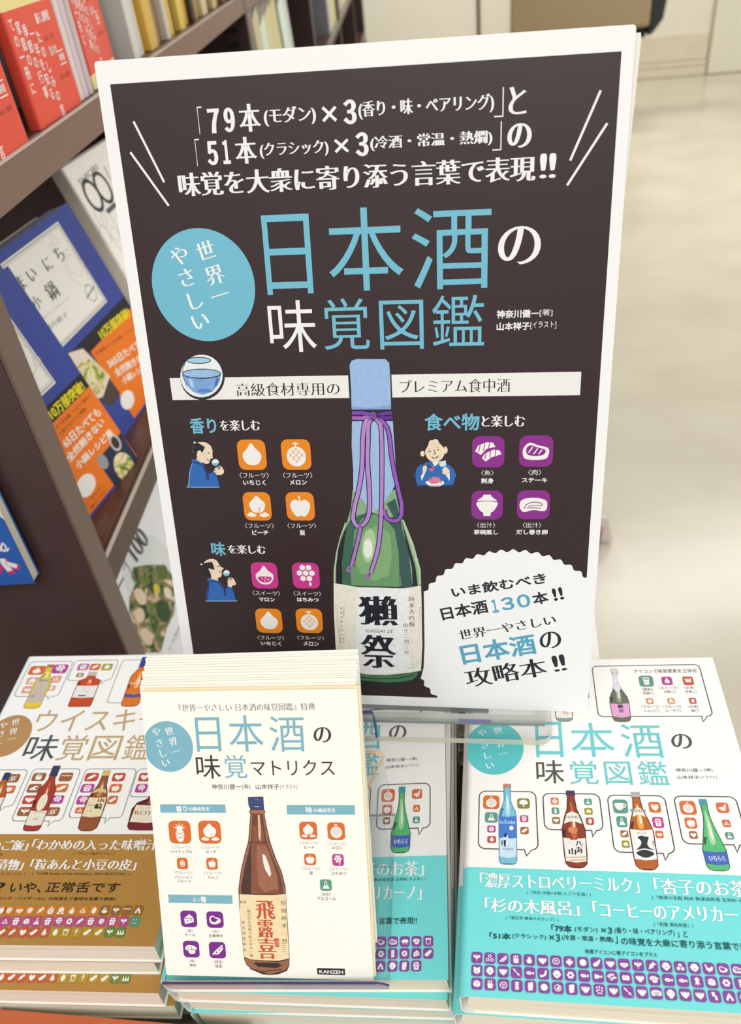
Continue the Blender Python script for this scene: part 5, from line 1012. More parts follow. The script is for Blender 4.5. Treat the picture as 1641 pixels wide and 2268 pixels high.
ICON = {
'fig': [('s', [0, .78, .3, .42, .62, .1, .64, -.25, .38, -.6, 0, -.68, -.38, -.6, -.64, -.25, -.62, .1, -.3, .42], 'w')],
'onion': [('s', [0, .6, .3, .32, .6, .1, .6, -.25, .35, -.5, 0, -.55, -.35, -.5, -.6, -.25, -.6, .1, -.3, .32], 'w'), ('l', [-.5, -.25, 0, -.38, .5, -.25], .07, 'b')],
'melon': [('e', 0, -.12, .66, .66, 'w'), ('l', [0, .5, 0, .72], .09, 'w'), ('l', [-.2, .7, 0, .76, .2, .7], .09, 'w')] + [('l', q, .035, 'b') for q in ([-.3, .3, .3, -.35], [-.1, .45, .5, -.15], [-.5, .1, .1, -.55], [.3, .3, -.3, -.35], [.1, .45, -.5, -.15], [.5, .1, -.1, -.55])],
'peach': [('s', [.1, -.62, .42, -.38, .82, -.62, .42, -.76], 'w'), ('s', [-.1, -.62, -.42, -.38, -.82, -.62, -.42, -.76], 'w'), ('s', [0, .82, .32, .55, .62, .28, .62, -.08, .4, -.46, 0, -.56, -.4, -.46, -.62, -.08, -.62, .28, -.32, .55], 'b'), ('s', [0, .76, .28, .5, .55, .25, .55, -.05, .34, -.38, 0, -.47, -.34, -.38, -.55, -.05, -.55, .25, -.28, .5], 'w'), ('l', [.14, -.05, .12, -.32, -.02, -.48], .05, 'b')],
'heart': [('s', [0, .35, .35, .55, .65, .25, .5, -.2, 0, -.65, -.5, -.2, -.65, .25, -.35, .55], 'w'), ('l', [0, .55, .03, .2], .05, 'b')],
'pear': [('s', [0, .35, .35, .48, .68, .2, .62, -.3, .3, -.72, 0, -.66, -.3, -.72, -.62, -.3, -.68, .2, -.35, .48], 'w'), ('l', [0, .35, -.05, .75], .09, 'w')],
'pearl': [('s', [.05, .7, .2, .3, .5, -.1, .45, -.5, 0, -.7, -.45, -.5, -.5, -.1, -.15, .3], 'w')],
'apple': [('s', [0, .35, .35, .45, .62, .15, .55, -.35, .25, -.65, 0, -.58, -.25, -.65, -.55, -.35, -.62, .15, -.35, .45], 'w'), ('l', [0, .35, .05, .65], .08, 'w'), ('s', [.05, .6, .3, .75, .35, .6], 'w')],
'chestnut': [('s', [0, .75, .3, .38, .64, .1, .64, -.25, .38, -.6, 0, -.68, -.38, -.6, -.64, -.25, -.64, .1, -.3, .38], 'w'), ('s', [-.48, -.1, .48, -.1, .4, -.42, 0, -.55, -.4, -.42], 'b'), ('e', -.2, -.25, .05, .05, 'w'), ('e', .05, -.2, .05, .05, 'w'), ('e', .25, -.3, .05, .05, 'w'), ('e', 0, -.42, .05, .05, 'w')],
'honey': [('h', x, y, .23, 'w') for x, y in ((-.22, .62), (.24, .62), (-.46, .2), (0, .2), (.46, .2), (-.22, -.22), (.24, -.22))] + [('s', [.28, -.45, .38, -.68, .28, -.8, .18, -.68], 'w')],
'pineapple': [('s', [0, .25, .33, .1, .38, -.35, .2, -.8, -.2, -.8, -.38, -.35, -.33, .1], 'w'), ('p', [-.15, .2, -.6, .5, -.2, .42, -.35, .75, -.05, .5, 0, .9, .08, .5, .35, .75, .22, .42, .6, .5, .15, .2], 'w')] + [('l', q, .04, 'b') for q in ([-.35, 0, .35, -.25], [-.38, -.3, .3, -.6], [.35, 0, -.35, -.25], [.38, -.3, -.3, -.6])],
'passion': [('e', 0, 0, .45, .6, 'w'), ('e', 0, 0, .32, .45, 'b'), ('e', 0, 0, .22, .3, 'w')],
'flask': [('p', [-.2, .7, .2, .7, .2, .2, .62, -.6, -.62, -.6, -.2, .2], 'w'), ('p', [-.09, .6, .09, .6, .09, .15, .2, -.08, -.2, -.08, -.09, .15], 'b'), ('p', [-.25, -.17, .25, -.17, .43, -.48, -.43, -.48], 'w')],
'cheese': [('p', [-.6, .05, .1, .6, .62, .15], 'w'), ('p', [-.58, 0, .6, .08, .6, -.35, -.5, -.65], 'w'), ('e', -.15, -.25, .1, .08, 'b'), ('e', .25, -.12, .1, .08, 'b')],
'meat': [('s', [-.65, .2, -.3, .5, .1, .3, .6, .15, .65, -.25, .1, -.55, -.55, -.45], 'w'), ('s', [-.5, .15, -.25, .35, .1, .15, .45, .02, .42, -.15, 0, -.3, -.4, -.2], 'b'), ('s', [.1, -.2, .45, .0, .5, -.2, .2, -.3], 'w')],
'steak': [('s', [-.75, .2, -.4, .55, .1, .38, .7, .2, .75, -.2, .5, -.52, -.55, -.52, -.78, -.2], 'w'), ('s', [-.58, .15, -.35, .38, .05, .25, .5, .12, .55, -.08, .3, -.28, -.45, -.25], 'b')] + [('l', q, .07, 'w') for q in ([-.45, -.1, -.2, .28], [-.15, -.18, .1, .18], [.15, -.18, .35, .1])],
'sushi': [('s', [-.75, .1, -.4, .5, .3, .45, .7, .15, .6, -.05, 0, .05, -.5, -.15], 'w'), ('s', [-.35, -.1, .45, -.1, .4, -.5, -.2, -.55], 'w'), ('l', [-.4, .4, -.3, 0], .06, 'b'), ('l', [0, .45, .1, .05], .06, 'b')],
'sashimi': [('p', [-.82, .05, -.62, .42, -.1, .62, .28, .6, .45, .32, -.1, .2, -.45, -.2], 'w'), ('p', [-.4, -.4, -.2, -.1, .3, .15, .7, .1, .82, -.15, .2, -.35, -.15, -.62], 'w')] + [('l', q, .05, 'b') for q in ([-.5, .45, -.6, 0], [-.22, .55, -.3, .05], [.08, .6, .02, .22], [-.12, -.05, -.2, -.45], [.15, .08, .1, -.38], [.45, .15, .42, -.25])],
'edamame': [('p', [-.7, -.55, -.3, -.1, .65, .7, .7, .1, .1, -.5], 'w'), ('e', -.1, -.25, .11, .1, 'b'), ('e', .25, .05, .1, .1, 'b'), ('e', .5, .35, .08, .08, 'b')],
'lidbowl': [('p', [-.25, .72, .25, .72, .25, .62, .6, .35, .62, .3, -.62, .3, -.6, .35, -.25, .62], 'w'), ('s', [-.62, .22, .62, .22, .55, -.2, .28, -.5, -.28, -.5, -.55, -.2], 'w'), ('p', [-.25, -.45, .25, -.45, .22, -.75, -.22, -.75], 'w')],
'omelet': [('s', [-.85, -.1, -.7, .35, 0, .5, .7, .35, .85, 0, .7, -.42, 0, -.35, -.6, -.5], 'w'), ('l', [-.55, -.25, -.45, .02, -.1, .18, .3, .18, .55, .05, .5, -.05, .2, -.02, -.3, -.1], .05, 'b'), ('l', [-.4, -.22, 0, -.2, .45, -.22], .05, 'b')],
'bowl': [('s', [-.65, .42, .65, .42, .58, -.1, .25, -.4, -.25, -.4, -.58, -.1], 'w'), ('e', 0, .36, .52, .13, 'b'), ('e', 0, .36, .4, .07, 'w'), ('p', [-.22, -.35, .22, -.35, .2, -.58, -.2, -.58], 'w')],
'ricebowl': [('s', [-.55, .25, -.35, .6, 0, .7, .35, .6, .55, .25], 'w'), ('s', [-.68, .18, .68, .18, .5, -.3, .22, -.5, -.22, -.5, -.5, -.3], 'w'), ('p', [-.25, -.45, .25, -.45, .2, -.65, -.2, -.65], 'w'), ('e', 0, -.12, .14, .1, 'b')],
'cup': [('s', [-.72, .45, .42, .45, .4, -.1, .1, -.5, -.4, -.5, -.7, -.1], 'w'), ('e', .55, .12, .24, .3, 'w'), ('e', .52, .15, .1, .16, 'b')],
'tree': [('s', [0, .7, .4, .6, .7, .2, .6, -.15, .15, -.25, .08, -.7, -.08, -.7, -.15, -.25, -.6, -.15, -.7, .2, -.4, .6], 'w')],
'pot': [('p', [-.55, -.05, .55, -.05, .45, -.7, -.45, -.7], 'w'), ('p', [-.7, .25, .7, .25, .6, .02, -.6, .02], 'w'), ('e', -.35, .5, .16, .2, 'w'), ('e', 0, .55, .16, .2, 'w'), ('e', .35, .5, .16, .2, 'w'), ('e', 0, -.3, .15, .12, 'b')],
'rice': [('s', [.1, .65, .45, .25, .45, -.3, .1, -.65, -.3, -.5, -.45, -.05, -.25, .45], 'w')],
'bean': [('s', [-.6, -.45, -.7, -.1, -.3, .15, .1, .5, .55, .6, .68, .25, .4, -.05, .1, -.4, -.3, -.6], 'w')],
'jar': [('p', [-.15, .7, .15, .7, .15, .45, -.15, .45], 'w'), ('s', [-.28, .4, .28, .4, .32, 0, .22, -.1, .32, -.3, .28, -.7, -.28, -.7, -.32, -.3, -.22, -.1, -.32, 0], 'w')],
'citrus': [('s', [-.65, .2, .65, .2, .5, -.3, 0, -.55, -.5, -.3], 'w'), ('l', [-.2, .1, -.1, -.35], .06, 'b'), ('l', [.2, .1, .1, -.35], .06, 'b')],
'banana': [('s', [.45, .75, .6, .6, .55, .1, .35, -.5, .1, -.7, -.1, -.6, -.5, -.35, -.7, -.1, -.4, .1, 0, .2, .3, .4], 'w'), ('l', [.45, .3, .1, -.5], .05, 'b'), ('l', [.3, .25, -.4, -.2], .05, 'b')],
'wedge': [('p', [0, .6, .68, -.45, -.68, -.45], 'w'), ('p', [0, .3, .38, -.28, -.38, -.28], 'b'), ('e', 0, 0, .06, .06, 'w'), ('e', -.15, -.18, .05, .05, 'w'), ('e', .15, -.18, .05, .05, 'w')],
'glass': [('p', [-.45, .65, .45, .65, .32, -.7, -.32, -.7], 'w'), ('p', [-.33, .5, .33, .5, .3, .25, -.3, .25], 'b'), ('e', -.05, -.1, .07, .07, 'b'), ('e', .1, -.35, .06, .06, 'b'), ('e', -.1, -.45, .06, .06, 'b')],
'drop': [('s', [0, .75, .25, .3, .48, -.1, .42, -.45, 0, -.62, -.42, -.45, -.48, -.1, -.25, .3], 'w'), ('l', [-.25, -.1, -.2, -.35, 0, -.42], .06, 'b')],
'ochoko': [('p', [-.65, .5, .65, .5, .5, -.4, -.5, -.4], 'w'), ('p', [-.48, .38, .48, .38, .38, -.28, -.38, -.28], 'b'), ('p', [-.42, .28, .42, .28, .34, -.22, -.34, -.22], 'w')],
'berry': [('e', x, y, .19, .19, 'w') for x, y in ((-.3, .35), (.05, .42), (.38, .25), (-.4, 0), (-.02, .05), (.3, -.1), (-.2, -.32), (.1, -.4))],
'carrot': [('p', [-.65, -.65, -.35, .2, .05, .45, .4, .1, .1, -.3], 'w'), ('s', [.1, .4, .3, .75, .45, .45, .75, .35, .4, .15], 'w')],
'swirl': [('l', [-.5, -.55, 0, -.2, -.35, .1, .05, .5], .13, 'w'), ('l', [-.1, -.65, .4, -.25, .1, .1, .5, .55], .13, 'w')],
'fries': [('p', [-.5, .15, .5, .15, .4, -.65, -.4, -.65], 'w'), ('p', [-.42, .2, -.25, .2, -.3, .7, -.45, .65], 'w'), ('p', [-.15, .2, 0, .2, 0, .75, -.15, .75], 'w'), ('p', [.12, .2, .28, .2, .35, .7, .18, .72], 'w')],
'wave': [('l', [-.8, .2, -.5, .4, -.25, .2, 0, .4, .25, .2, .5, .4, .8, .2], .09, 'w')],
'wave2': [('s', [-.7, -.4, -.2, .3, .2, .55, .55, .3, .3, .15, .15, -.1, .6, -.4], 'w'), ('e', .25, .2, .1, .1, 'b')],
'leaf': [('s', [0, -.7, .15, -.2, .6, .1, .5, .5, .1, .3, 0, .7, -.15, .3, -.55, .5, -.6, .1, -.15, -.2], 'w'), ('l', [0, -.5, 0, .4], .04, 'b')],
'roll3': [('e', 0, .38, .32, .3, 'w'), ('e', -.4, -.3, .32, .3, 'w'), ('e', .4, -.3, .32, .3, 'w'), ('e', 0, .38, .18, .17, 'b'), ('e', -.4, -.3, .18, .17, 'b'), ('e', .4, -.3, .18, .17, 'b')],
'tomato': [('e', 0, -.18, .48, .45, 'w'), ('p', [-.1, .2, -.3, .6, 0, .45, .1, .75, .15, .4, .4, .5, .15, .2], 'w')],
'dish': [('e', 0, 0, .65, .58, 'w'), ('e', 0, 0, .5, .44, 'b'), ('e', -.15, .12, .14, .12, 'w'), ('e', .18, .1, .12, .12, 'w'), ('e', 0, -.2, .14, .1, 'w')],
'turnip': [('s', [-.5, .2, .5, .2, .55, -.15, .15, -.5, 0, -.75, -.15, -.5, -.55, -.15], 'w'), ('p', [-.1, .2, -.35, .65, 0, .45, .35, .65, .1, .2], 'w')],
'ball': [('e', 0, 0, .6, .58, 'w')], 'halfball': [('e', 0, 0, .62, .58, 'w'), ('e', 0, 0, .48, .45, 'b'), ('p', [-.35, -.25, .15, .4, .42, .05, .2, -.35], 'w')],
'aubergine': [('s', [-.65, -.4, -.45, .05, 0, .2, .3, .5, .6, .3, .4, -.1, .1, -.5, -.35, -.6], 'w'), ('p', [.35, .45, .55, .75, .7, .6, .6, .3], 'w')],
'balls': [('e', 0, .35, .3, .28, 'w'), ('e', -.35, -.25, .3, .28, 'w'), ('e', .35, -.25, .3, .28, 'w')],
'hen': [('s', [-.6, .6, -.35, .65, -.25, .2, .2, .1, .65, .45, .6, -.2, .1, -.5, -.4, -.3, -.5, .2], 'w'), ('l', [0, -.4, 0, -.7], .07, 'w')],
'pig': [('s', [-.65, -.05, -.5, .3, .2, .4, .65, .3, .6, -.15, -.4, -.25], 'w'), ('p', [-.3, -.1, -.12, -.1, -.12, -.55, -.3, -.55], 'w'), ('p', [.3, -.1, .48, -.1, .48, -.55, .3, -.55], 'w')],
'bear': [('e', -.42, .42, .2, .2, 'w'), ('e', .42, .42, .2, .2, 'w'), ('e', 0, -.05, .6, .52, 'w'), ('e', 0, -.2, .17, .12, 'b'), ('e', -.06, -.2, .05, .05, 'w'), ('e', .08, -.2, .05, .05, 'w')],
'skewer': [('l', [-.7, .7, .7, -.7], .05, 'w'), ('p', [-.65, .7, -.15, .45, -.4, .15], 'w'), ('p', [-.2, .3, .05, .15, -.05, -.1, -.3, .1], 'w'), ('e', .3, -.3, .2, .2, 'w')],
'fish': [('s', [-.65, .02, -.3, .3, .25, .2, .4, .05, .7, .25, .7, -.25, .4, -.08, .2, -.25, -.3, -.28], 'w'), ('l', [-.4, 0, .2, 0], .05, 'b')],
'fishcut': [('p', [-.6, .4, .1, .25, .35, .05, .7, .25, .7, -.25, .35, -.1, 0, -.35, -.6, -.4], 'w')],
'shrimp': [('l', [-.55, -.45, -.1, -.4, .35, -.1, .4, .3, .55, .55], .22, 'w'), ('l', [-.6, -.1, -.4, -.4, -.6, -.65], .09, 'w')],
'flower': [('e', .42*math.cos(k), .42*math.sin(k), .23, .23, 'w') for k in [i*math.pi/3 for i in range(6)]] + [('e', 0, 0, .2, .2, 'b')],
'tofu': [('R', -.6, -.4, .6, .4, .15, 'w'), ('e', -.2, .1, .08, .08, 'b'), ('e', .2, -.05, .08, .08, 'b')],
'squid': [('p', [0, .75, .5, .25, .25, .2, .3, -.2, .45, -.65, .15, -.35, 0, -.7, -.15, -.35, -.45, -.65, -.3, -.2, -.25, .2, -.5, .25], 'w')],
'cube': [('p', [0, .6, .6, .35, 0, .1, -.6, .35], 'w'), ('p', [-.6, .28, -.03, .04, -.03, -.6, -.6, -.35], 'w'), ('p', [.6, .28, .03, .04, .03, -.6, .6, -.35], 'w')],
'stack': [('e', 0, .5, .38, .16, 'w'), ('e', 0, .16, .38, .14, 'w'), ('e', 0, -.18, .38, .14, 'w'), ('e', 0, -.52, .38, .16, 'w')],
'ring': [('e', 0, 0, .55, .55, 'w'), ('R', -.18, -.18, .18, .18, 0, 'b')],
'rolls': [('l', [-.4, .35, .45, .55], .3, 'w'), ('l', [-.45, -.1, .45, .1], .3, 'w'), ('l', [-.4, -.55, .35, -.35], .3, 'w')],
'dots': [('e', x, y, .16, .15, 'w') for x, y in ((-.45, .4), (0, .5), (.45, .35), (-.1, .05), (.4, -.1), (-.45, -.15), (-.2, -.5), (.25, -.5))],
'beans': [('l', [-.4, .3, .1, .35], .45, 'w'), ('l', [0, -.3, .4, -.25], .45, 'w')],
'onigiri': [('s', [0, .6, .3, .2, .62, -.45, .3, -.6, -.3, -.6, -.62, -.45, -.3, .2], 'w'), ('p', [-.2, -.15, .2, -.15, .2, -.65, -.2, -.65], 'b')],
'onsen': [('s', [-.6, -.1, 0, .05, .6, -.1, .45, -.45, 0, -.55, -.45, -.45], 'w')] + [('l', [x, 0, x-.06, .3, x+.02, .6], .08, 'w') for x in (-.25, 0, .25)],
'face': [('e', -.3, .3, .1, .1, 'w'), ('e', .3, .3, .1, .1, 'w'), ('l', [-.4, -.35, .4, -.35], .08, 'w')],
'bread': [('R', -.45, -.6, .45, .4, .1, 'w'), ('e', 0, .38, .6, .25, 'w'), ('R', -.3, -.48, .3, .3, .05, 'b')],
'wheat': [('l', [0, -.7, 0, .1], .05, 'w')] + [('e', x, y, .13, .1, 'w') for x, y in ((-.15, 0), (.15, .1), (-.15, .25), (.15, .35), (0, .6), (-.12, .45))],
'trees': [('p', [x-.25, -.5, x+.25, -.5, x, .6], 'w') for x in (-.5, 0, .5)],
}
def bottle(kind):
    "printed bottle in a unit box; returns ops ('p'/'s'/'l'/'t', ...) with explicit colours"
    K = {'blue': dict(prof='wine', cap='c98a6a', caph=.05, g=('3f6f98', '7cc4dc', 'b8e2ee'), lab=[(.08, .3, 'cfe6f2'), (.3, .58, '4a7fd0')], ncol='9ad4e6'),
     'red': dict(prof='sake', cap='4a3a5a', caph=.07, g=('4a2026', '8f3f26', 'c4683e'), lab=[(.07, .37, 'f0ece6')], ncol='8f3a24', collar=(.57, .7, 'f2ece4')),
     'amber': dict(prof='sake', cap='b8b4b8', caph=.07, g=('5a2a1a', 'b8642a', 'e8a850'), lab=[(.12, .5, 'f0f0ee')], ncol='c0702e', collar=(.68, .78, 'f2ece0')),
     'green': dict(prof='slim', cap='4aa0a4', caph=.09, g=('2f5a40', '5cbc78', 'a8dca4'), lab=[(.08, .26, '4664bc')], ncol='7acb8a'),
     'pink': dict(prof='champ', cap='d9d6de', caph=.09, g=('3a3e34', '6a7060', '9aa08c'), lab=[(.08, .33, 'e6a8d0')], ncol='dcd6de', neckc='e2dde4'),
     'clear': dict(prof='sake', cap='888', caph=.06, g=('4a5a54', '8aa098', 'c8d8d0'), lab=[(.1, .5, 'f2ece6')], ncol='9ab0a8'),
     'yellow': dict(prof='wine', cap='b8764a', caph=.07, g=('9a8a30', 'e8c83a', 'f4ea70'), lab=[(.13, .68, 'cdbfae')], ncol='efe9da'),
     'redflat': dict(prof='flat', cap='cfc4b4', caph=.12, g=('7a2a1c', 'c8502c', 'dd7048'), lab=[(.25, .6, 'f0ece8')], ncol='c8a898'),
     'orange': dict(prof='wine', cap='3c4a94', caph=.22, g=('8a3418', 'e07830', 'f0a860'), lab=[(.17, .25, '5a5a98')], ncol='f0e6d0'),
     'peat': dict(prof='wine', cap='3f3f60', caph=.17, g=('5a2024', 'a84030', 'c86850'), lab=[(.08, .3, 'ece8d4')], ncol='c8683e'),
     'kaku': dict(prof='sake', cap='d8c070', caph=.1, g=('4a2418', '9a5a34', 'c08858'), lab=[(.22, .54, 'efe2b8')], ncol='c8b060', collar=(.62, .68, 'e2c890')),
     'royal': dict(prof='round', cap='6a5a4a', caph=.1, g=('4a1a24', '7a2a34', 'a04a50'), lab=[(.15, .5, 'f0e6cc')], ncol='8a3a34'),
     'navy': dict(prof='sake', cap='2f3f68', caph=.16, g=('4a2418', 'b86030', 'd88a58'), lab=[(.1, .45, 'ece8e0')], ncol='2f4a70')}[kind]
    prof = {'wine': [(.3, 1), (.3, .78), (.22, .72), (.05, .64), (0, .56), (.02, .05), (.1, .01), (.3, 0)],
            'sake': [(.33, 1), (.33, .9), (.28, .75), (.12, .62), (.0, .48), (.02, .15), (.06, .05), (.2, .01), (.35, 0)],
            'slim': [(.35, 1), (.35, .75), (.28, .62), (.12, .42), (0, .28), (.02, .07), (.1, .02), (.3, 0)],
            'champ': [(.34, 1), (.3, .95), (.37, .88), (.36, .7), (.25, .58), (.05, .45), (0, .33), (.05, .06), (.15, .01), (.35, 0)],
            'flat': [(.32, 1), (.32, .86), (.28, .82), (.05, .76), (0, .72), (.0, .05), (.04, 0)],
            'round': [(.42, 1), (.42, .72), (.34, .62), (.1, .55), (.0, .42), (.02, .08), (.1, .01), (.3, 0)]}[K['prof']]
    Lp = prof; Rp = [(1-x, y) for x, y in prof[::-1]]; full = [c for p in Lp+Rp for c in p]
    ins = [c for p in [(x+.035 if x < .5 else x-.035, min(max(y, .012), .985)) for x, y in Lp+Rp] for c in p]
    d, mcol, lt = K['g']; top = 1-K['caph']; nx = Lp[0][0]
    ops = [('p', full, d), ('p', ins, mcol)]
    def xl(y):
        for (x0, y0), (x1, y1) in zip(Lp[:-1], Lp[1:]):
            if y1 <= y <= y0: return x0+(x1-x0)*((y0-y)/(y0-y1) if y0 != y1 else 0)
        return Lp[-1][0]
    ys = [y for y in np.linspace(.62, top, 6)]
    sh = max(.35, K['lab'][-1][1])
    ops.append(('s', [.4, sh+.02, .62, sh+.02, .6, (sh+top)/2, .52, top-.1, .45, top-.1, .42, (sh+top)/2], lt))
    ops.append(('s', [.5, sh+.08, .58, sh+.1, .56, (sh+top)/2, .5, (sh+top)/2+.03], 'f4ece2'))
    ops.append(('p', [xl(sh+.1)+.05, sh+.1, xl(sh+.1)+.16, sh+.1, xl(sh)+.14, sh, xl(sh)+.05, sh], d))
    if K.get('neckc'): ops.append(('p', [xl(.62)+.02, .6, nx+.05, top, 1-nx-.05, top, 1-xl(.62)-.02, .6, .5, .52], K['neckc']))
    for y0, y1, c in K['lab']: ops.append(('p', [xl(y0)+.03, y0+.012, .5, y0-.006, 1-xl(y0)-.03, y0+.012, 1-xl(y1)-.03, y1, .5, y1-.014, xl(y1)+.03, y1], c))
    if K.get('collar'): y0, y1, c = K['collar']; ops.append(('p', [xl(y0)+.03, y0-.02, .5, y0+.02, 1-xl(y0)-.03, y0-.02, 1-xl(y1)-.03, y1-.02, .5, y1+.015, xl(y1)+.03, y1-.02], c))
    ops.append(('p', [nx-.03, top, 1-nx+.03, top, 1-nx+.02, 1, nx-.02, 1], K['cap'])); ops.append(('l', [nx-.03, top, 1-nx+.03, top], .012, d)); ops.append(('l', [nx, 1-K['caph']*.4, 1-nx, 1-K['caph']*.4], .008, d))
    T = {'blue': [('t', 'Ice Breaker', .06, .48, .94, .53, 'e8f2f8', 'S'), ('t', '玉川', .4, .205, .6, .225, '5a8ab8', 'S'), ('t', '純米吟醸無濾過', .22, .165, .78, .19, '4a78a8', 'S'), ('E', .7, .43, .12, .028, 'f2f6fa'), ('s', [.28, .22, .3, .34, .4, .37, .46, .34, .42, .22], '27304a'), ('s', [.38, .22, .44, .34, .5, .33, .5, .25, .44, .21], 'f4f4f4'), ('s', [.14, .23, .16, .28, .22, .28, .2, .22], '5a6a80'), ('p', [.05, .3, .3, .32, .6, .305, .95, .31, .95, .29, .05, .28], 'cfe6f2')],
         'red': [('t', '特別本醸造', .15, .62, .85, .66, '3a3030', 'M'), ('t', '八', .52, .27, .82, .33, '2a2624', 'MB'), ('t', '海', .52, .18, .8, .26, '2a2624', 'MB'), ('t', '山', .22, .16, .52, .24, '2a2624', 'MB'), ('p', [.06, .12, .9, .13, .9, .14, .06, .13], 'c8a050'), ('p', [.2, .085, .88, .095, .88, .105, .2, .095], 'c8a050'), ('E', .47, .47, .2, .045, 'd88a58'), ('R', .32, .345, .62, .36, 'c04a4a'), ('l', [.08, .3, .25, .33, .35, .29, .5, .27], .01, 'd8b090'), ('l', [.6, .31, .75, .33, .92, .28], .01, 'd8b090')],
         'amber': [('t', '黒松剣菱', .15, .72, .85, .765, '2e2a28', 'M'), ('s', [.5, .42, .58, .41, .75, .4, .65, .32, .72, .27, .9, .24, .5, .26, .2, .24, .38, .3, .42, .35, .3, .4], '33363c'), ('s', [.5, .245, .88, .2, .5, .145, .15, .2], '33363c'), ('t', '特撰', .86, .28, .95, .36, '5a5a5a', 'S'), ('t', '清酒 剣菱', .28, .445, .68, .46, '4a4a4a', 'S')],
         'green': [('t', 'いちらら', .2, .13, .86, .2, 'f0f2f6', 'MB')] + [('l', [.05+.1*i, .09, .05+.1*i, .25], .012, '6a86cc') for i in range(10)],
         'pink': [('t', '獺', .36, .24, .66, .31, '2e2a30', 'MB'), ('t', '祭', .38, .16, .66, .22, '2e2a30', 'MB'), ('t', 'SPARKLING', .42, .86, .58, .88, 'b8a8b8', 'S'), ('l', [.2, .11, .8, .11], .01, 'c07ab0')],
         'clear': [('t', '代', .45, .2, .75, .34, 'b88a50', 'MB')],
         'yellow': [('t', 'Arran', .18, .6, .82, .66, '5a5248', 'M'), ('t', '10', .12, .24, .35, .3, '5a5248', 'S'), ('p', [.05, .07, .95, .07, .95, .12, .05, .12], 'f0cc40')],
         'redflat': [('t', 'フロム・ザ・バレル', .3, .53, .7, .555, '8a8080', 'S'), ('R', .26, .29, .6, .33, '6a5a5a'), ('R', .4, .42, .65, .43, '8a8080')],
         'orange': [('t', 'THE', .35, .49, .65, .52, 'f6e8d8', 'S'), ('t', 'GLENLIVET', .08, .43, .95, .48, 'f6e8d8', 'S'), ('t', '18', .4, .38, .6, .41, 'f6e8d8', 'S'), ('E', .5, .26, .12, .03, 'd8903a')],
         'peat': [('E', .5, .42, .25, .13, 'efe8cc'), ('t', 'LAGAVULIN', .15, .26, .85, .28, 'b0a888', 'S'), ('t', '16', .38, .16, .6, .19, '6a6450', 'S')],
         'kaku': [('t', '山', .55, .46, .85, .52, '2e2c28', 'MB'), ('t', '崎', .5, .34, .85, .44, '2e2c28', 'MB'), ('t', 'THE', .12, .44, .28, .455, '7a6a40', 'S'), ('t', 'YAMAZAKI', .08, .395, .55, .42, '7a6a40', 'S'), ('t', '12', .22, .3, .42, .33, '5a5038', 'S')],
         'royal': [('t', 'ROYAL', .12, .3, .88, .38, '7a5a40', 'M'), ('t', 'Suntory Whisky', .22, .42, .78, .45, '9a8a6a', 'S')]}
    return ops+T.get(kind, [])
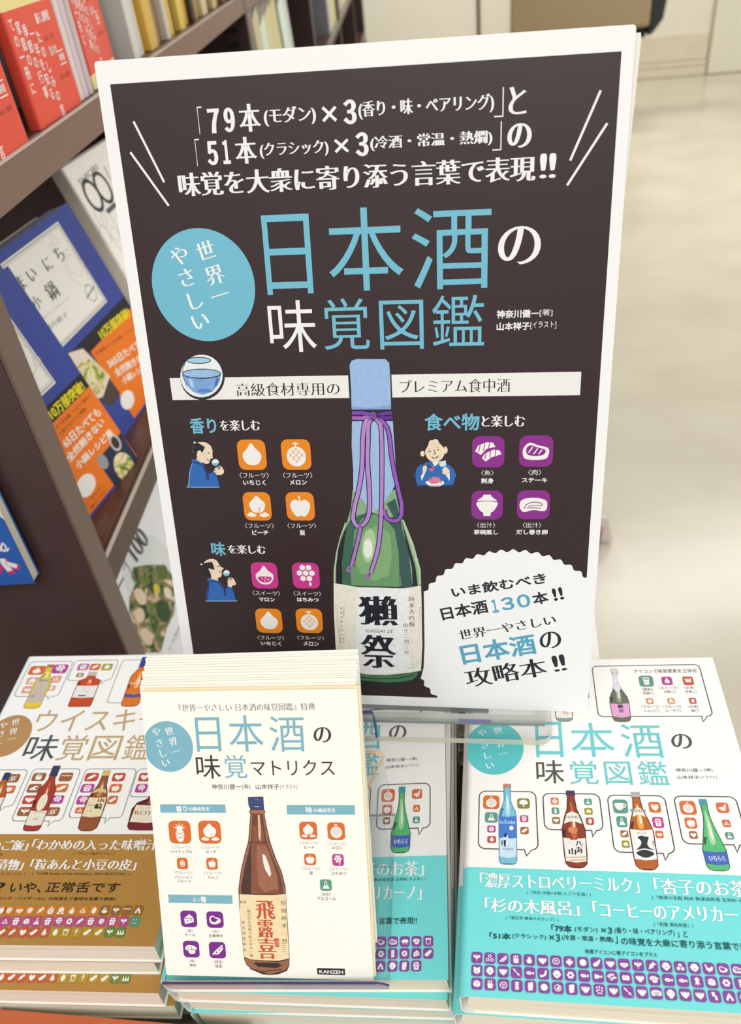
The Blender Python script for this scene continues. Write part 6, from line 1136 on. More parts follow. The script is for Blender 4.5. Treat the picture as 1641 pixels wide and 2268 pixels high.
class Art:
    def __init__(s, mm=.001, base=.00012, gloss=(.5, .3), res=3, step=1.6e-5, var=0):
        s.g = {}; s.mm = mm; s.base = base; s.gl = gloss; s.res = res; s.step = step; s.var = var
    def mb(s, g): return s.g.setdefault(g, MB())
    def m(s, c, g):
        if c == 'food': return FOOD
        if c == 'food2': return FOOD2
        if len(c) == 3: c = ''.join(x*2 for x in c)
        pic = 'picture' in g
        return mat(c, s.gl[0], s.gl[1], .16 if pic else 0, 380 if pic else 400)
    def z(s, g, ly): return s.base + (.0003 if g.startswith('obi') else 0) + ly*s.step
    def shape(s, g, ly, c, pts):
        z = s.z(g, ly); k = s.mm; s.mb(g).poly([(x*k, y*k, z) for x, y in pts], s.m(c, g))
    def ribbon(s, g, ly, c, w, pts, closed=False):
        p = np.array(pts, float).reshape(-1, 2); n = len(p)
        if closed: nxt = np.roll(p, -1, 0); prv = np.roll(p, 1, 0)
        else: nxt = np.vstack([p[1:], p[-1:]*2-p[-2:-1]]); prv = np.vstack([p[:1]*2-p[1:2], p[:-1]])
        d1 = p-prv; d2 = nxt-p; d1 /= (np.linalg.norm(d1, axis=1)[:, None]+1e-12); d2 /= (np.linalg.norm(d2, axis=1)[:, None]+1e-12)
        t = d1+d2; L = np.linalg.norm(t, axis=1); t = np.where(L[:, None] > 1e-6, t/(L[:, None]+1e-12), d1); nr = np.c_[-t[:, 1], t[:, 0]]; mit = np.clip(2/np.maximum(L, .9), 1, 1.8)
        a = p+nr*w/2*mit[:, None]; b = p-nr*w/2*mit[:, None]; z = s.z(g, ly); k = s.mm; B = s.mb(g); mi = s.m(c, g)
        V = [(x*k, y*k, z) for x, y in a]+[(x*k, y*k, z) for x, y in b]
        B.poly(V, mi, [[i, n+i, n+(i+1) % n, (i+1) % n] for i in range(n if closed else n-1)])
    def text(s, g, ly, c, st, txt, o, ux, hy, res=None):
        "fit the text's bounding box to the parallelogram o, o+ux, o+hy"
        v, fs = text_mesh(txt, st, res or s.res)
        if not len(v): return
        lo = v.min(0); sz = np.maximum(v.max(0)-lo, 1e-6); q = (v-lo)/sz; P = np.array(o)+q[:, :1]*np.array(ux)+q[:, 1:]*np.array(hy); z = s.z(g, ly); k = s.mm
        s.mb(g).poly([(x*k, y*k, z) for x, y in P], s.m(c, g), fs)
    def ops(s, g, ly, ops, cx, cy, sx, sy, wc, bc):
        z = .25
        for i, op in enumerate(ops):
            t = op[0]; l2 = ly+1+z*i*.4
            def T(a): a = np.array(a, float).reshape(-1, 2); return a*np.array([sx, sy])+np.array([cx, cy])
            def C(c): return wc if c == 'w' else bc if c == 'b' else c
            if t == 'e': s.shape(g, l2, C(op[5]), ellp(cx+op[1]*sx, cy+op[2]*sy, op[3]*sx, op[4]*sy, 20))
            elif t == 'E': s.shape(g, l2, op[5], ellp(cx+op[1]*sx, cy+op[2]*sy, op[3]*sx, op[4]*sy, 20))
            elif t == 'h': s.shape(g, l2, C(op[4]), [(cx+sx*(op[1]+op[3]*math.sin(math.radians(60*k))), cy+sy*(op[2]+op[3]*math.cos(math.radians(60*k)))) for k in range(6)])
            elif t == 'p': s.shape(g, l2, C(op[2]), T(op[1]))
            elif t == 's': s.shape(g, l2, C(op[2]), smooth(T(op[1]), 3))
            elif t == 'l': s.ribbon(g, l2, C(op[3]), op[2]*sx*(1.5 if sx < 4 and wc else 1), T(op[1]))
            elif t == 'R' and len(op) == 7: a = T([op[1], op[2], op[3], op[4]]); s.shape(g, l2, C(op[6]), rrect(*a[0], *a[1], op[5]*sx))
            elif t == 'R': a = T([op[1], op[2], op[3], op[4]]); s.shape(g, l2, op[5], rrect(*a[0], *a[1], 0))
            elif t == 't': a = T([op[2], op[3], op[4], op[5]]); s.text(g, l2, op[6], op[7], op[1], a[0], (a[1][0]-a[0][0], 0), (0, a[1][1]-a[0][1]))
    def run(s, data, dx=0, res_big=3, clip=None):
        for n_, it in enumerate(data):
            t, g, ly = it[0], it[1], it[2]
            if t in 'IKB' or (t == 'R' and g == 'section_bars') or (t in 'PGE' and g == 'stroke_marks') or (t == 'T' and g in ('icon_captions', 'section_lettering', 'caption_lettering', 'cover_lettering', 'band_lettering')):
                g = {'food_icons': 'food_icon', 'obi_icons': 'obi_icon', 'bottle_pictures': 'bottle_picture', 'speech_bubbles': 'speech_bubble', 'section_bars': 'section_bar', 'stroke_marks': 'stroke_mark', 'icon_captions': 'icon_caption', 'section_lettering': 'section_heading', 'caption_lettering': 'caption'}.get(g, g)+'#%d' % n_
                it = (t, g)+tuple(it[2:])
            if t == 'T':
                _, g, ly, c, st, txt, ox, oy, a, b, e, f = it; s.text(g, ly, c, st, txt, (ox+dx, oy), (a, b), (e, f), 6 if abs(f) > 8 else None)
            elif t == 'C':
                _, g, ly, c, st, txt, x, y, z, rot = it; v, fs = text_mesh(txt, st, s.res); cr, sr = math.cos(math.radians(rot)), math.sin(math.radians(rot)); q = v-np.array([.5 if ord(txt[0]) > 255 else v[:, 0].mean(), .38]); k = s.mm
                P = np.c_[x+dx+z*(q[:, 0]*cr-q[:, 1]*sr), y+z*(q[:, 0]*sr+q[:, 1]*cr)]; zz = s.z(g, ly); s.mb(g).poly([(a*k, b*k, zz) for a, b in P], s.m(c, g), fs)
            elif t == 'G': p = np.array(it[4]).reshape(-1, 2); s.shape(g, ly, it[3], p+np.array([dx, 0]))
            elif t == 'P': s.ribbon(g, ly, it[3], it[4], smooth(it[6], 4, bool(it[5])) if len(it[6]) > 8 else it[6], bool(it[5]))
            elif t == 'R': s.shape(g, ly, it[3], rrect(it[4]+dx, it[5], it[6]+dx, it[7], it[8]))
            elif t == 'E':
                p = ellp(it[4]+dx, it[5], it[6], it[7], 72)
                if clip is not None: p[:, 0] = np.maximum(p[:, 0], clip)
                s.shape(g, ly, it[3], p)
            elif t == 'S':
                _, g, ly, c, x, y, R, n, am, u0, u1, v0, v1 = it; th = np.linspace(0, 2*math.pi, n*8, endpoint=False)
                rr = R+am*np.cos(th*n); p = np.c_[x+rr*np.cos(th), y+rr*np.sin(th)]; p[:, 0] = np.clip(p[:, 0], 3, u1); p[:, 1] = np.clip(p[:, 1], 1.5, 400); s.shape(g, ly, c, p)
            elif t == 'I':
                _, g, ly, c, kind, x0, y0, x1, y1 = it; W, H = x1-x0, y1-y0
                s.shape(g, ly, c, rrect(x0, y0, x1, y1, .24*min(W, H))); s.ops(g, ly+1, ICON[kind], (x0+x1)/2, (y0+y1)/2, W/2, H/2, 'f7f4ee', c)
            elif t == 'K':
                _, g, ly, kind, x0, y0, x1, y1 = it; s.ops(g, ly+2, bottle(kind), x0, y0, x1-x0, y1-y0, None, None)
            elif t == 'B':
                _, g, ly, c, w_, r, x0, y0, x1, y1, tail = it; pts = rrect(x0, y0, x1, y1, r, 6)[:]
                pts = list(map(tuple, pts))
                if tail: (ax, ay), (tx, ty), (bx, by) = [tuple(tail[2*i:2*i+2]) for i in range(3)]; pts = [(tx, ty), (bx, y0)]+pts+[(ax, y0)]
                s.ribbon(g, ly, c, w_, pts, True)
    def meshes(s): return {g: b.mesh(g) for g, b in s.g.items()}
def place(meshes, parent, z=0.0, only=None, skip=()):
    "prints hang on the sheet they are printed on: the cover, or the paper band round it"
    kids = {c.name.split('.')[0]: c for c in parent.children}; host = kids.get('cover') or kids.get('card_front') or kids.get('sheet') or parent; thing_ = parent
    for g, me in meshes.items():
        if only and not g.startswith(only) or g in skip: continue
        o = link(bpy.data.objects.new(g.split('#')[0], me), kids.get('paper_band', host) if g.startswith(('obi', 'band')) else host); o.location = (0, 0, z)
# ------------------------------------------------------------------ setting: floor, back wall, skirting, door
def simple(name, verts_box, m, parent=None, M=None, **kw):
    b = MB(); b.box(*verts_box, m, M=M); o = b.obj(name, parent, bevel=kw.pop('bevel', 0)); return tag(o, **kw)
def floor_mat():
    m = bpy.data.materials.new('glossy_floor'); m.use_nodes = True; nt = m.node_tree; b = nt.nodes['Principled BSDF']
    tc = nt.nodes.new('ShaderNodeTexCoord'); n1 = nt.nodes.new('ShaderNodeTexNoise'); n1.inputs['Scale'].default_value = 3; n1.inputs['Detail'].default_value = 5
    r = nt.nodes.new('ShaderNodeValToRGB'); r.color_ramp.elements[0].color = lin('c6bda6', .9); r.color_ramp.elements[1].color = lin('d4ccb6', .9); r.color_ramp.elements[0].position = .3; r.color_ramp.elements[1].position = .7
    nt.links.new(tc.outputs['Object'], n1.inputs['Vector']); nt.links.new(n1.outputs['Fac'], r.inputs[0]); nt.links.new(r.outputs[0], b.inputs['Base Color'])
    b.inputs['Roughness'].default_value = .25; b.inputs['Specular IOR Level'].default_value = .6
    n2 = nt.nodes.new('ShaderNodeTexNoise'); n2.inputs['Scale'].default_value = 9; bp = nt.nodes.new('ShaderNodeBump'); bp.inputs['Strength'].default_value = .12; bp.inputs['Distance'].default_value = .004
    nt.links.new(tc.outputs['Object'], n2.inputs['Vector']); nt.links.new(n2.outputs['Fac'], bp.inputs['Height']); nt.links.new(bp.outputs[0], b.inputs['Normal']); return m
simple('floor', ((-4, -2.5, -.1), (7, 10, 0)), floor_mat(), kind='structure')
wd = Vector((.97426, -.22543, 0)); wn = Vector((-.22543, -.97426, 0)); w0 = Vector((.22543, .97426, 0))*7.3017
WALLM = Matrix((wd, wn, Vector((0, 0, 1)))).transposed().to_4x4(); WALLM.translation = w0   # local: x along the wall, -y... toward the room is +y
WC = mat('efe9d6', .6, .3, .03, 3); WR = mat('e6e0c6', .55, .3, .03, 3)
b = MB(); b.box((-4.5, -.12, 0), (4.2, 0, 2.8), WC); o = b.obj('wall_back'); o.matrix_world = WALLM; o['kind'] = 'structure'
def wallbox(name, a, c, m, kind='structure', bevel=.002):
    b = MB(); b.box(a, c, m); o = b.obj(name, bevel=bevel); o.matrix_world = WALLM
    if kind: o['kind'] = kind
    return o
wallbox('trim_1', (-.352, .001, 0), (-.325, .012, 2.75), mat('6a5a48', .6))  # dark gap between wall panels, its shade painted on as a strip
for i, (z0, z1, d) in enumerate([(0.003, .066, .03), (.070, .106, .022), (.110, .29, .014)]): wallbox('baseboard_back' if i == 0 else 'trim_%d' % (i+1), (-.30, .001, z0), (1.395, d, z1), mat('e4dac0', .5, .3, .08, 12), bevel=.003)
wallbox('trim_5', (1.397, .001, .003), (1.412, .018, 2.3), mat('b8ac8c', .6))
wallbox('door_1', (1.414, .001, .006), (2.35, .03, 2.1), mat('ece8d4', .45, .35)); 
# ------------------------------------------------------------------ books
def book(M, W, H, T, cover, label, cat='book', group=None, name='book', band=None, pages=None, r=.0035, spine_art=None, bandH=None, bandy=0.0, lift=0.0):
    "local frame: x to the right from the spine, y up the cover, z out of the front cover; front cover at z=0"
    e = empty(name, M, label, cat, group); ct = .0007
    def prof(off, inset=0):
        o_, n = [], 5
        R = r+off
        pts = [(W, off)]
        for k in range(n+1): t = math.radians(90+90*k/n); pts.append((r+R*math.cos(t), -r+R*math.sin(t)))
        for k in range(n+1): t = math.radians(180+90*k/n); pts.append((r+R*math.cos(t), -T+r+R*math.sin(t)))
        pts.append((W, -T-off)); return pts
    b = MB(); outer = prof(0); inner = prof(-ct)[::-1]; b.prism(outer+inner, 'y', 0, H, cover, mat('f4f2ec', .6)); b.obj('cover', e)
    p = MB(); x0 = .0065; pr = [(x0, -ct*1.05), (W-.0012, -ct*1.05), (W-.0012, -T+ct*1.05), (x0, -T+ct*1.05), (x0-.0025, -T+.004), (x0-.0032, -T/2), (x0-.0025, -.004)]
    p.prism(pr, 'y', .0009, H-.0009, pages or PAGES); p.obj('page_block', e)
    if band:
        g = MB(); o2 = prof(.00028); i2 = prof(.00006)[::-1]; g.prism(o2+i2, 'y', bandy-.0002, bandy+(bandH or .0632), band, mat('f2f0ea', .6)); g.obj('paper_band', e)
    return e
def pile(M, n, T, ztable, maker, offs, W, H, nvis=3):
    "n books under one another; the hidden ones settle to level on the table"
    base = M.copy(); nz = base.to_3x3().col[2].copy(); q0 = base.to_quaternion(); flat = q0.copy()
    flat = (nz.rotation_difference(Vector((0, 0, 1)))) @ q0
    c = base @ Vector((W/2, H/2, -T*nvis)); hid = n-nvis; need = (c.z-ztable); extra = .5*(abs(base.to_3x3().col[0].z)*W+abs(base.to_3x3().col[1].z)*H)
    Th = (need-extra*.0)/hid-.0004
    for k in range(n):
        dx, dy, rz = offs[k] if k < len(offs) else (random.uniform(-.003, .003), random.uniform(-.002, .003), random.uniform(-1, 1))
        if k < nvis: F = base @ Matrix.Translation((0, 0, -(T+.0004)*k)); t = T
        else:
            s = (k-nvis+1)/hid; q = q0.slerp(flat, s); cc = base @ Vector((W/2, H/2, -(T+.0004)*nvis)); cc = cc+Vector((0, 0, -(Th+.0004)*(k-nvis)-extra*.15*0))
            F = q.to_matrix().to_4x4(); F.translation = cc - q.to_matrix() @ Vector((W/2, H/2, 0)); t = Th*.985
        F = F @ Matrix.Translation((dx+W/2, dy+H/2, 0)) @ Matrix.Rotation(math.radians(rz), 4, 'Z') @ Matrix.Translation((-W/2, -H/2, 0))
        maker(k, F, t)
ZT = -.5565+CAM_H
WHITE = mat('fbfaf6', .32, .45); TEAL = mat('78e0de', .28, .5); GOLD = mat('b98a44', .3, .5, coat=.2)
art_s = Art(base=.00012, gloss=(.38, .4)); art_s.run(ART_SAKE, clip=.3); MS = art_s.meshes()
art_w = Art(base=.00012, gloss=(.33, .45)); art_w.run(ART_WHISKY); MW = art_w.meshes()
WB = FRAMES['R'][2]; HB = .21
def sake(where):
    def mk(k, F, T):
        lab = {'R': ['white sake guide with teal band, topmost of the right-hand pile', 'sake guide second in the right-hand pile, poking out to the left'],
               'M': ['white sake guide with teal band, topmost of the middle pile, under the leaflet stand', 'sake guide second in the middle pile, its teal band showing at the right']}[where]
        deep = ['third', 'fourth', 'fifth', 'sixth', 'seventh', 'eighth', 'ninth']
        side = {'R': 'right-hand', 'M': 'middle'}[where]
        l = lab[k] if k < 2 else 'sake guide %s from the top of the %s pile, page edges showing' % (deep[k-2], side)
        e = book(F, WB, HB, T, WHITE, l, 'book', 'sake guides in the %s pile' % side, 'sake_guide', TEAL)
        if k == 0: place(MS, e)
        elif k == 1: place(MS, e, only=('obi_icon',))
    return mk
FR = frame(*FRAMES['R'][:2]); FM = frame(*FRAMES['M'][:2]); FL = frame(*FRAMES['L'][:2])
pile(FR, 8, .0172, ZT, sake('R'), [(0, 0, 0), (-.0045, -.0005, 0), (-.001, .002, .5)], WB, HB)
pile(FM, 6, .0176, ZT, sake('M'), [(0, 0, 0), (.0005, -.0012, -1.6), (.001, -.0005, -1.2)], WB, HB)
def whisky(k, F, T):
    lab = ['white whisky guide with gold band, topmost of the left pile', 'whisky guide second from the top of the left pile, only grey page edges showing', 'whisky guide third in the left pile, its gold band with icons jutting out',
           'whisky guide fourth in the left pile, above the orange booklet'][k] if k < 4 else 'whisky guide %s from the top of the left pile, behind the orange booklet' % ['fifth', 'sixth', 'seventh'][k-4]
    e = book(F, WB, HB, T, WHITE, lab, 'book', 'whisky guides in the left pile', 'whisky_guide', GOLD, PAGES2, bandH=.0648)
    if k == 0: place(MW, e)
    elif k == 2: place(MW, e, only=('obi_icon',))
pile(FL, 6, .0188, ZT, whisky, [(0, 0, 0), (-.0065, .0012, .3), (-.004, -.0075, -.4), (0, -.007, 0), (0, .004, 0), (0, .006, 0)], WB, HB, nvis=4)
# white guide lying behind, beyond the poster's right edge
def hframe(x, y, z, yaw):
    M = Matrix.Rotation(yaw, 4, 'Z'); M.translation = (x, y, z+CAM_H); return M
TABLEM = Matrix.Rotation(math.radians(-8), 4, 'Z')
for k in range(6):
    F = hframe(.0455-.001*(k % 2), .3705+.001*k, -.4335-.0205*k, math.radians(-12.4+.4*(k % 3)))
    book(F, .098, .16, .0202, WHITE, 'white pocket book %s in the pile hidden behind the poster' % ['on top', 'second from the top', 'third from the top', 'fourth from the top', 'second from the bottom', 'at the bottom'][k], 'book', 'white books behind the poster', 'white_book')
# orange booklet low at the front left
ORG = mat('c8643a', .22, .55, .25, 14, coat=.3)
for k in range(3):
    e = book(hframe(-.290+.001*k, .0235-.002*k, -.4935-.0197*k, math.radians(-10.5)), .155, .19, .0188, ORG if k == 0 else mat('d8c8a8', .4), ['glossy orange booklet lying low in front of the whisky pile', 'tan book under the orange booklet', 'tan book lying on the table two below the orange booklet'][k], 'book', None, 'booklet')
# display table
tb = empty('display_table', TABLEM @ Matrix.Translation((0, 0, 0)), 'dark brown display table carrying the book piles', 'table')
TD_ = mat('4a3834', .45, .4, .15, 20)
def tbox(name, a, c, bevel=.002): b = MB(); b.box(a, c, TD_); return b.obj(name, tb, bevel=bevel)
tz = ZT-.0012
tbox('tabletop', (-.56, .0, tz-.03), (.155, .425, tz)); tbox('apron', (-.53, .02, tz-.12), (.13, .04, tz-.0305)); tbox('apron', (-.53, .385, tz-.12), (.13, .405, tz-.0305))
for x in (-.53, .09):
    for y in (.045, .34): tbox('leg', (x, y, 0), (x+.04, y+.04, tz-.0305))
pd = empty('book_plinth', TABLEM, 'narrow white plinth holding the pile of white books behind the poster', 'stand')
b = MB(); b.box((-.01, .428, .012), (.115, .545, tz), mat('dcd8cc', .5)); b.obj('plinth_body', pd, bevel=.002); b = MB(); b.box((-.006, .432, 0), (.111, .541, .012), mat('6a665e', .5)); b.obj('plinth_foot', pd)
# ------------------------------------------------------------------ poster
PFo, PFB, PW_, PH_, PS_ = FRAMES['P']; PF = frame(PFo, PFB)
po = empty('poster', PF, 'tall white-bordered black poster with a green sake bottle, propped upright above the piles', 'poster')
CARD = mat('fbfaf8', .45, .3)
def rr_prism(mb, x0, y0, x1, y1, r, za, zb, m, capm=None, M2=None):
    pts = [tuple(p) for p in rrect(x0, y0, x1, y1, r, 5)]
    if M2: pts = [tuple((M2 @ Vector((p[0], p[1], 0)))[:2]) for p in pts]
    mb.prism(pts, 'z', za, zb, m, capm)
b = MB(); rr_prism(b, 0, 0, PW_, PH_, .0016, -.0009, 0, CARD); b.obj('card_front', po)
b = MB(); b.prism([(.003, .004), (PW_-.003, .004), (PW_-.0006, PH_*.72), (PW_+.0028, PH_-.006), (PW_+.0024, PH_-.003), (PW_-.002, PH_-.003), (.003, PH_-.005)], 'z', -.0032, -.0018, mat('f3efe6', .5)); b.obj('backing_board', po)
art_p = Art(mm=.001*PS_, base=.00006, gloss=(.42, .35), res=3); art_p.run(ART_POSTER); place(art_p.meshes(), po)
# acrylic stand of the poster
QX = Vector((.9838, -.1792, 0)); QY = Vector((.1792, .9838, 0)); QM = Matrix((QX, QY, Vector((0, 0, 1)))).transposed().to_4x4(); QM.translation = (.0897, .2815, -.4088+CAM_H)
ps = empty('poster_stand', QM, 'clear acrylic stand with a thick base plate holding up the poster', 'stand')
b = MB(); pts = [(-.205, 0)]+[(-.0085+.0085*math.sin(math.radians(t)), .0085-.0085*math.cos(math.radians(t))) for t in range(0, 91, 15)]+[(0, .095), (-.205, .095)]; b.prism(pts, 'z', 0, .0048, EDGE, CLEAR); b.obj('base_plate', ps)
b = MB(); b.box((-.20, .0105, .0049), (-.004, .0145, .0095), MILK, mats=[EDGE2, MILK, MILK, EDGE2, MILK, MILK]); b.box((-.20, .0100, .0049), (-.004, .0104, .0066), EDGE2); b.obj('rail', ps)
b = MB(); b.box((-.055, .0098, .0070), (-.036, .0099, .0100), mat('8f88b0', .4)); b.obj('price_sticker', ps)
b = MB(); b.box((-.095, .0098, .0068), (-.078, .0099, .0098), clear_mat('scuffed_tape', 'dcdcd8', opac=.45, ocol='dadace')); b.obj('tape', ps)
bk = MB(); bk.box((.01, -.006, -.0066), (.19, .20, -.0036), CLEAR, mats=[EDGE2, CLEAR, EDGE2, EDGE2, CLEAR, EDGE2]); o = bk.obj('back_support', ps); o.matrix_parent_inverse = QM.inverted() @ PF
# ------------------------------------------------------------------ leaflet stand and leaflets
KFo, KFB, KW, KH, KS = FRAMES['K']; KF = frame(KFo, KFB)
ls = empty('leaflet_stand', FM, 'clear plastic easel with a navy-edged lip standing on the middle pile, holding leaflets', 'stand')
b = MB(); b.box((.004, -.0030, .0006), (.1238, .088, .0018), PETG, mats=[PETG, PETG, PETE, PETE, PETE, PETE]); b.obj('base_sheet', ls)
b = MB(); b.prism([(.0095, .0006), (.1238, .0006), (.1242, .0035), (.1222, .0064), (.118, .0076), (.0062, .0076), (.0060, .006)], 'y', -.0046, -.0036, clear_mat('lip_plastic', 'e4e2ea', opac=.45, ocol='c8c6ce'), clear_mat('lip_face', 'ecebf0', opac=.35, ocol='d6d3dc')); b.obj('lip', ls)
b = MB(); b.box((.0058, -.0047, .0077), (.1185, -.0036, .0084), NAVY); b.tube([(.1185, -.0041, .0080), (.1222, -.0041, .0069), (.1243, -.0041, .0045)], .0005, NAVY, 6); tag(b.obj('lip_edge_glow', ls), 'navy blue rim strip')  # edge glow of the clear plastic, put in as navy colour
def sheet(name, A, B_, C_, D_, th, parent, MW, mface, medge):
    "thin sheet through four world corners"
    A, B_, C_, D_ = map(Vector, (A, B_, C_, D_)); n = (B_-A).cross(D_-A).normalized()*th; inv = MW.inverted(); b = MB()
    V = [inv @ p for p in (A, B_, C_, D_, A+n, B_+n, C_+n, D_+n)]; b.v = [tuple(v) for v in V]; F = [(3, 2, 1, 0), (4, 5, 6, 7), (0, 1, 5, 4), (1, 2, 6, 5), (2, 3, 7, 6), (3, 0, 4, 7)]
    for i, f in enumerate(F): b.f.append(list(f)); b.mi.append(b.mat(mface if i < 2 else medge))
    return b.obj(name, parent)
def kp(u, v, z): return KF @ Vector((u*KS, v*KS, z))
def mp(u, v, z=.0019): return FM @ Vector((u, v, z))
KT = -.0136
sheet('front_sheet', kp(.003, -.001, KT), kp(.1095, -.001, KT), kp(.1098, .1304, KT), kp(-.002, .1304, KT), .0011, ls, FM, PETG, PETE)
sheet('strut_sheet', kp(-.002, .1304, KT-.0014), kp(.1098, .1304, KT-.0014), mp(.1236, .0875), mp(-.001, .0875), -.0008, ls, FM, PETG, PETE)
sheet('strut_sheet', kp(.002, .126, KT-.003), kp(.1085, .126, KT-.003), mp(.1228, .0569), mp(.002, .0569), -.0006, ls, FM, PETG, PETE)
b = MB(); b.tube([tuple(FM.inverted() @ kp(*p)) for p in ((-.002, .1312, KT-.0006), (.1098, .1312, KT-.0006), (.1108, .126, KT-.001), (.1112, .118, KT-.0015))], .0007, NAVY, 6); tag(b.obj('top_edge_glow', ls), 'navy tube standing for the top edge glow')  # same edge glow along the top, coloured in as a thin tube
LC_ = mat('fcf9ee', .5, .3); LC2 = mat('fcf9ec', .6, .2)
art_k = Art(mm=.001*KS, base=.00005, gloss=(.45, .35), res=3); art_k.run(ART_LEAFLET, clip=.1)
me0 = None
pos = ['second', 'third', 'fourth', 'fifth', 'sixth', 'seventh', 'eighth', 'ninth', 'tenth', 'eleventh', 'twelfth', 'thirteenth', 'fourteenth']
for k in range(14):
    dx = 0 if k == 0 else (.0012 if k == 1 else random.uniform(-.0012, .0006)); dv = 0 if k == 0 else .0004+.00105*k+(.0006 if k > 5 else 0)
    F = KF @ Matrix.Translation((dx, dv+KH, -.00092*k)) @ Matrix.Rotation(math.radians(0 if k < 2 else random.uniform(-.1, .75)), 4, 'Z') @ Matrix.Translation((0, -KH, 0))
    e = empty('leaflet', F, 'cream sake leaflet with a brown bottle, frontmost in the clear stand' if k == 0 else 'leaflet %s from the front in the stand%s' % (pos[k-1], ', its tan edge showing' if k == 1 else ', only its top edge showing'), 'leaflet', 'leaflets in the clear stand')
    b = MB(); b.box((0, 0, -.00045), (KW, KH, 0), LC_ if k == 0 else (mat('f4e4ba', .6) if k == 1 else LC2)); b.obj('sheet', e)
    if k == 0: place(art_k.meshes(), e)
rb = empty('rubber_band', KF, 'tan rubber band sagging beside the leaflets in the clear stand', 'rubber band')
b = MB(); b.tube([(.104, .1155, -.0129), (.110, .1148, -.0130), (.1172, .1140, -.0132), (.1178, .1125, -.0132), (.114, .105, -.0130), (.110, .0975, -.0129), (.104, .094, -.0129)], .00055, mat('d9b27a', .6), 6); b.obj('loop', rb)
# ------------------------------------------------------------------ bookcase on the left
ph = math.radians(6.0); EX = Vector((math.sin(ph), math.cos(ph), 0)); EY = Vector((-math.cos(ph), math.sin(ph), 0)); BM = Matrix((EX, EY, Vector((0, 0, 1)))).transposed().to_4x4(); BM.translation = EY*.30+Vector((0, 0, CAM_H))
bc = empty('bookcase', BM, 'long dark brown wooden bookcase running back along the left of the aisle', 'bookcase')
WOOD = mat('4e3a3a', .35, .4, .12, 30); WOODI = mat('3a2a28', .5, .3, .15, 30); LIPM = mat('7e6257', .4, .4, .06, 60); STRIP = mat('6b574e', .38, .45, .06, 40); SHELF = mat('5a3a30', .25, .5, .15, 20); METAL_GLINT = mat('c9c0b4', .3, .5)
def cbox(name, a, c, m, bevel=.001, label=None): b = MB(); b.box(a, c, m); return tag(b.obj(name, bc, bevel=bevel), label)
AEND = 6.6; divs = [1.75, 2.96, 4.17, 5.38, AEND-.03]
cbox('end_panel', (.506, .002, -1.40), (.536, .36, .62), WOOD); cbox('edge_strip', (.506, -.001, -1.40), (.536, .0018, .62), STRIP, .0008, 'lighter grey-brown edge strip of the end panel')
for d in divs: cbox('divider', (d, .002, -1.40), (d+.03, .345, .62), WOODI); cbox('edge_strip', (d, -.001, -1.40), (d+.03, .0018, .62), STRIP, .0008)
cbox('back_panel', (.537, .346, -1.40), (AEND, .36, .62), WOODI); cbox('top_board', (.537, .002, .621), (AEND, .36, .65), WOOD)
edges = [.5365]+divs
for bay in range(len(divs)):
    a0 = edges[bay]+(0 if bay == 0 else .0305); a1 = divs[bay]-.0005
    for z in (.27, -.131, -.452, -.80, -1.12):
        cbox('shelf_board', (a0, .008, z-.024), (a1, .3455, z), SHELF); cbox('shelf_lip', (a0, 0, z-.030), (a1, .0078, z-.0008), LIPM if z > -.2 else mat('503c33', .4, .4), .0006); cbox('lip_highlight', (a0, -.0006, z-.0007), (a1, .003, z+.0006), METAL_GLINT, 0)  # thin pale strip paints the highlight along each lip's top edge
for a in (1.7475,):
    for i in range(11): b = MB(); b.box((a, .022, -.167-.024*i), (a+.0023, .046, -.161-.024*i), mat('151213', .8)); b.obj('pin_slot', bc)
def cf(a, e, z, yaw=0, lean=0, shift=0):
    U = EX*math.cos(yaw)+EY*math.sin(yaw); N = -EX*math.sin(yaw)+EY*math.cos(yaw); V = Vector((0, 0, 1))*math.cos(lean)+N*math.sin(lean); Wn = U.cross(V)
    M = Matrix((U, V, Wn)).transposed().to_4x4(); M.translation = EY*.30+EX*a+EY*e+Vector((0, 0, z+CAM_H))+U*shift; return M
def so(a, e, z, W, H, T, col, label, group, name='book', lean=0, cat='book', pages=None):
    "spine-out book: spine faces the aisle; a = its far side"
    U = EY.copy(); V = (Vector((0, 0, 1))*math.cos(lean)+EX*math.sin(lean)); Nn = U.cross(V); M = Matrix((U, V, Nn)).transposed().to_4x4(); M.translation = EY*.30+EX*a+EY*e+Vector((0, 0, z+CAM_H))
    return book(M, W, H, T, mat(col, .4, .35), label, cat, group, name, pages=pages, r=.002)
RED = mat('e8503e', .38, .35); YEL = mat('efe09a', .4, .3)
SZ = -.1303
ORD = ['first', 'second', 'third', 'fourth', 'fifth', 'sixth', 'seventh', 'eighth', 'ninth', 'tenth', 'eleventh', 'twelfth', 'thirteenth', 'fourteenth', 'fifteenth', 'sixteenth', 'seventeenth', 'eighteenth', 'nineteenth', 'twentieth', 'twenty-first', 'twenty-second', 'twenty-third', 'twenty-fourth', 'twenty-fifth', 'twenty-sixth', 'twenty-seventh', 'twenty-eighth']
def tone(h):
    import colorsys
    r, g, b = [int(h[k:k+2], 16)/255 for k in (0, 2, 4)]; hh, l, s_ = colorsys.rgb_to_hls(r, g, b)
    if l < .25: return 'dark brown'
    if s_ < .18: return 'pale grey' if l > .65 else 'grey'
    n = 'red' if hh < .04 else 'orange' if hh < .09 else 'tan' if hh < .115 else 'yellow' if hh < .19 else 'green' if hh < .5 else 'blue' if hh < .72 else 'purple'
    return ('dark ' if l < .4 else 'pale ' if l > .75 else '')+n
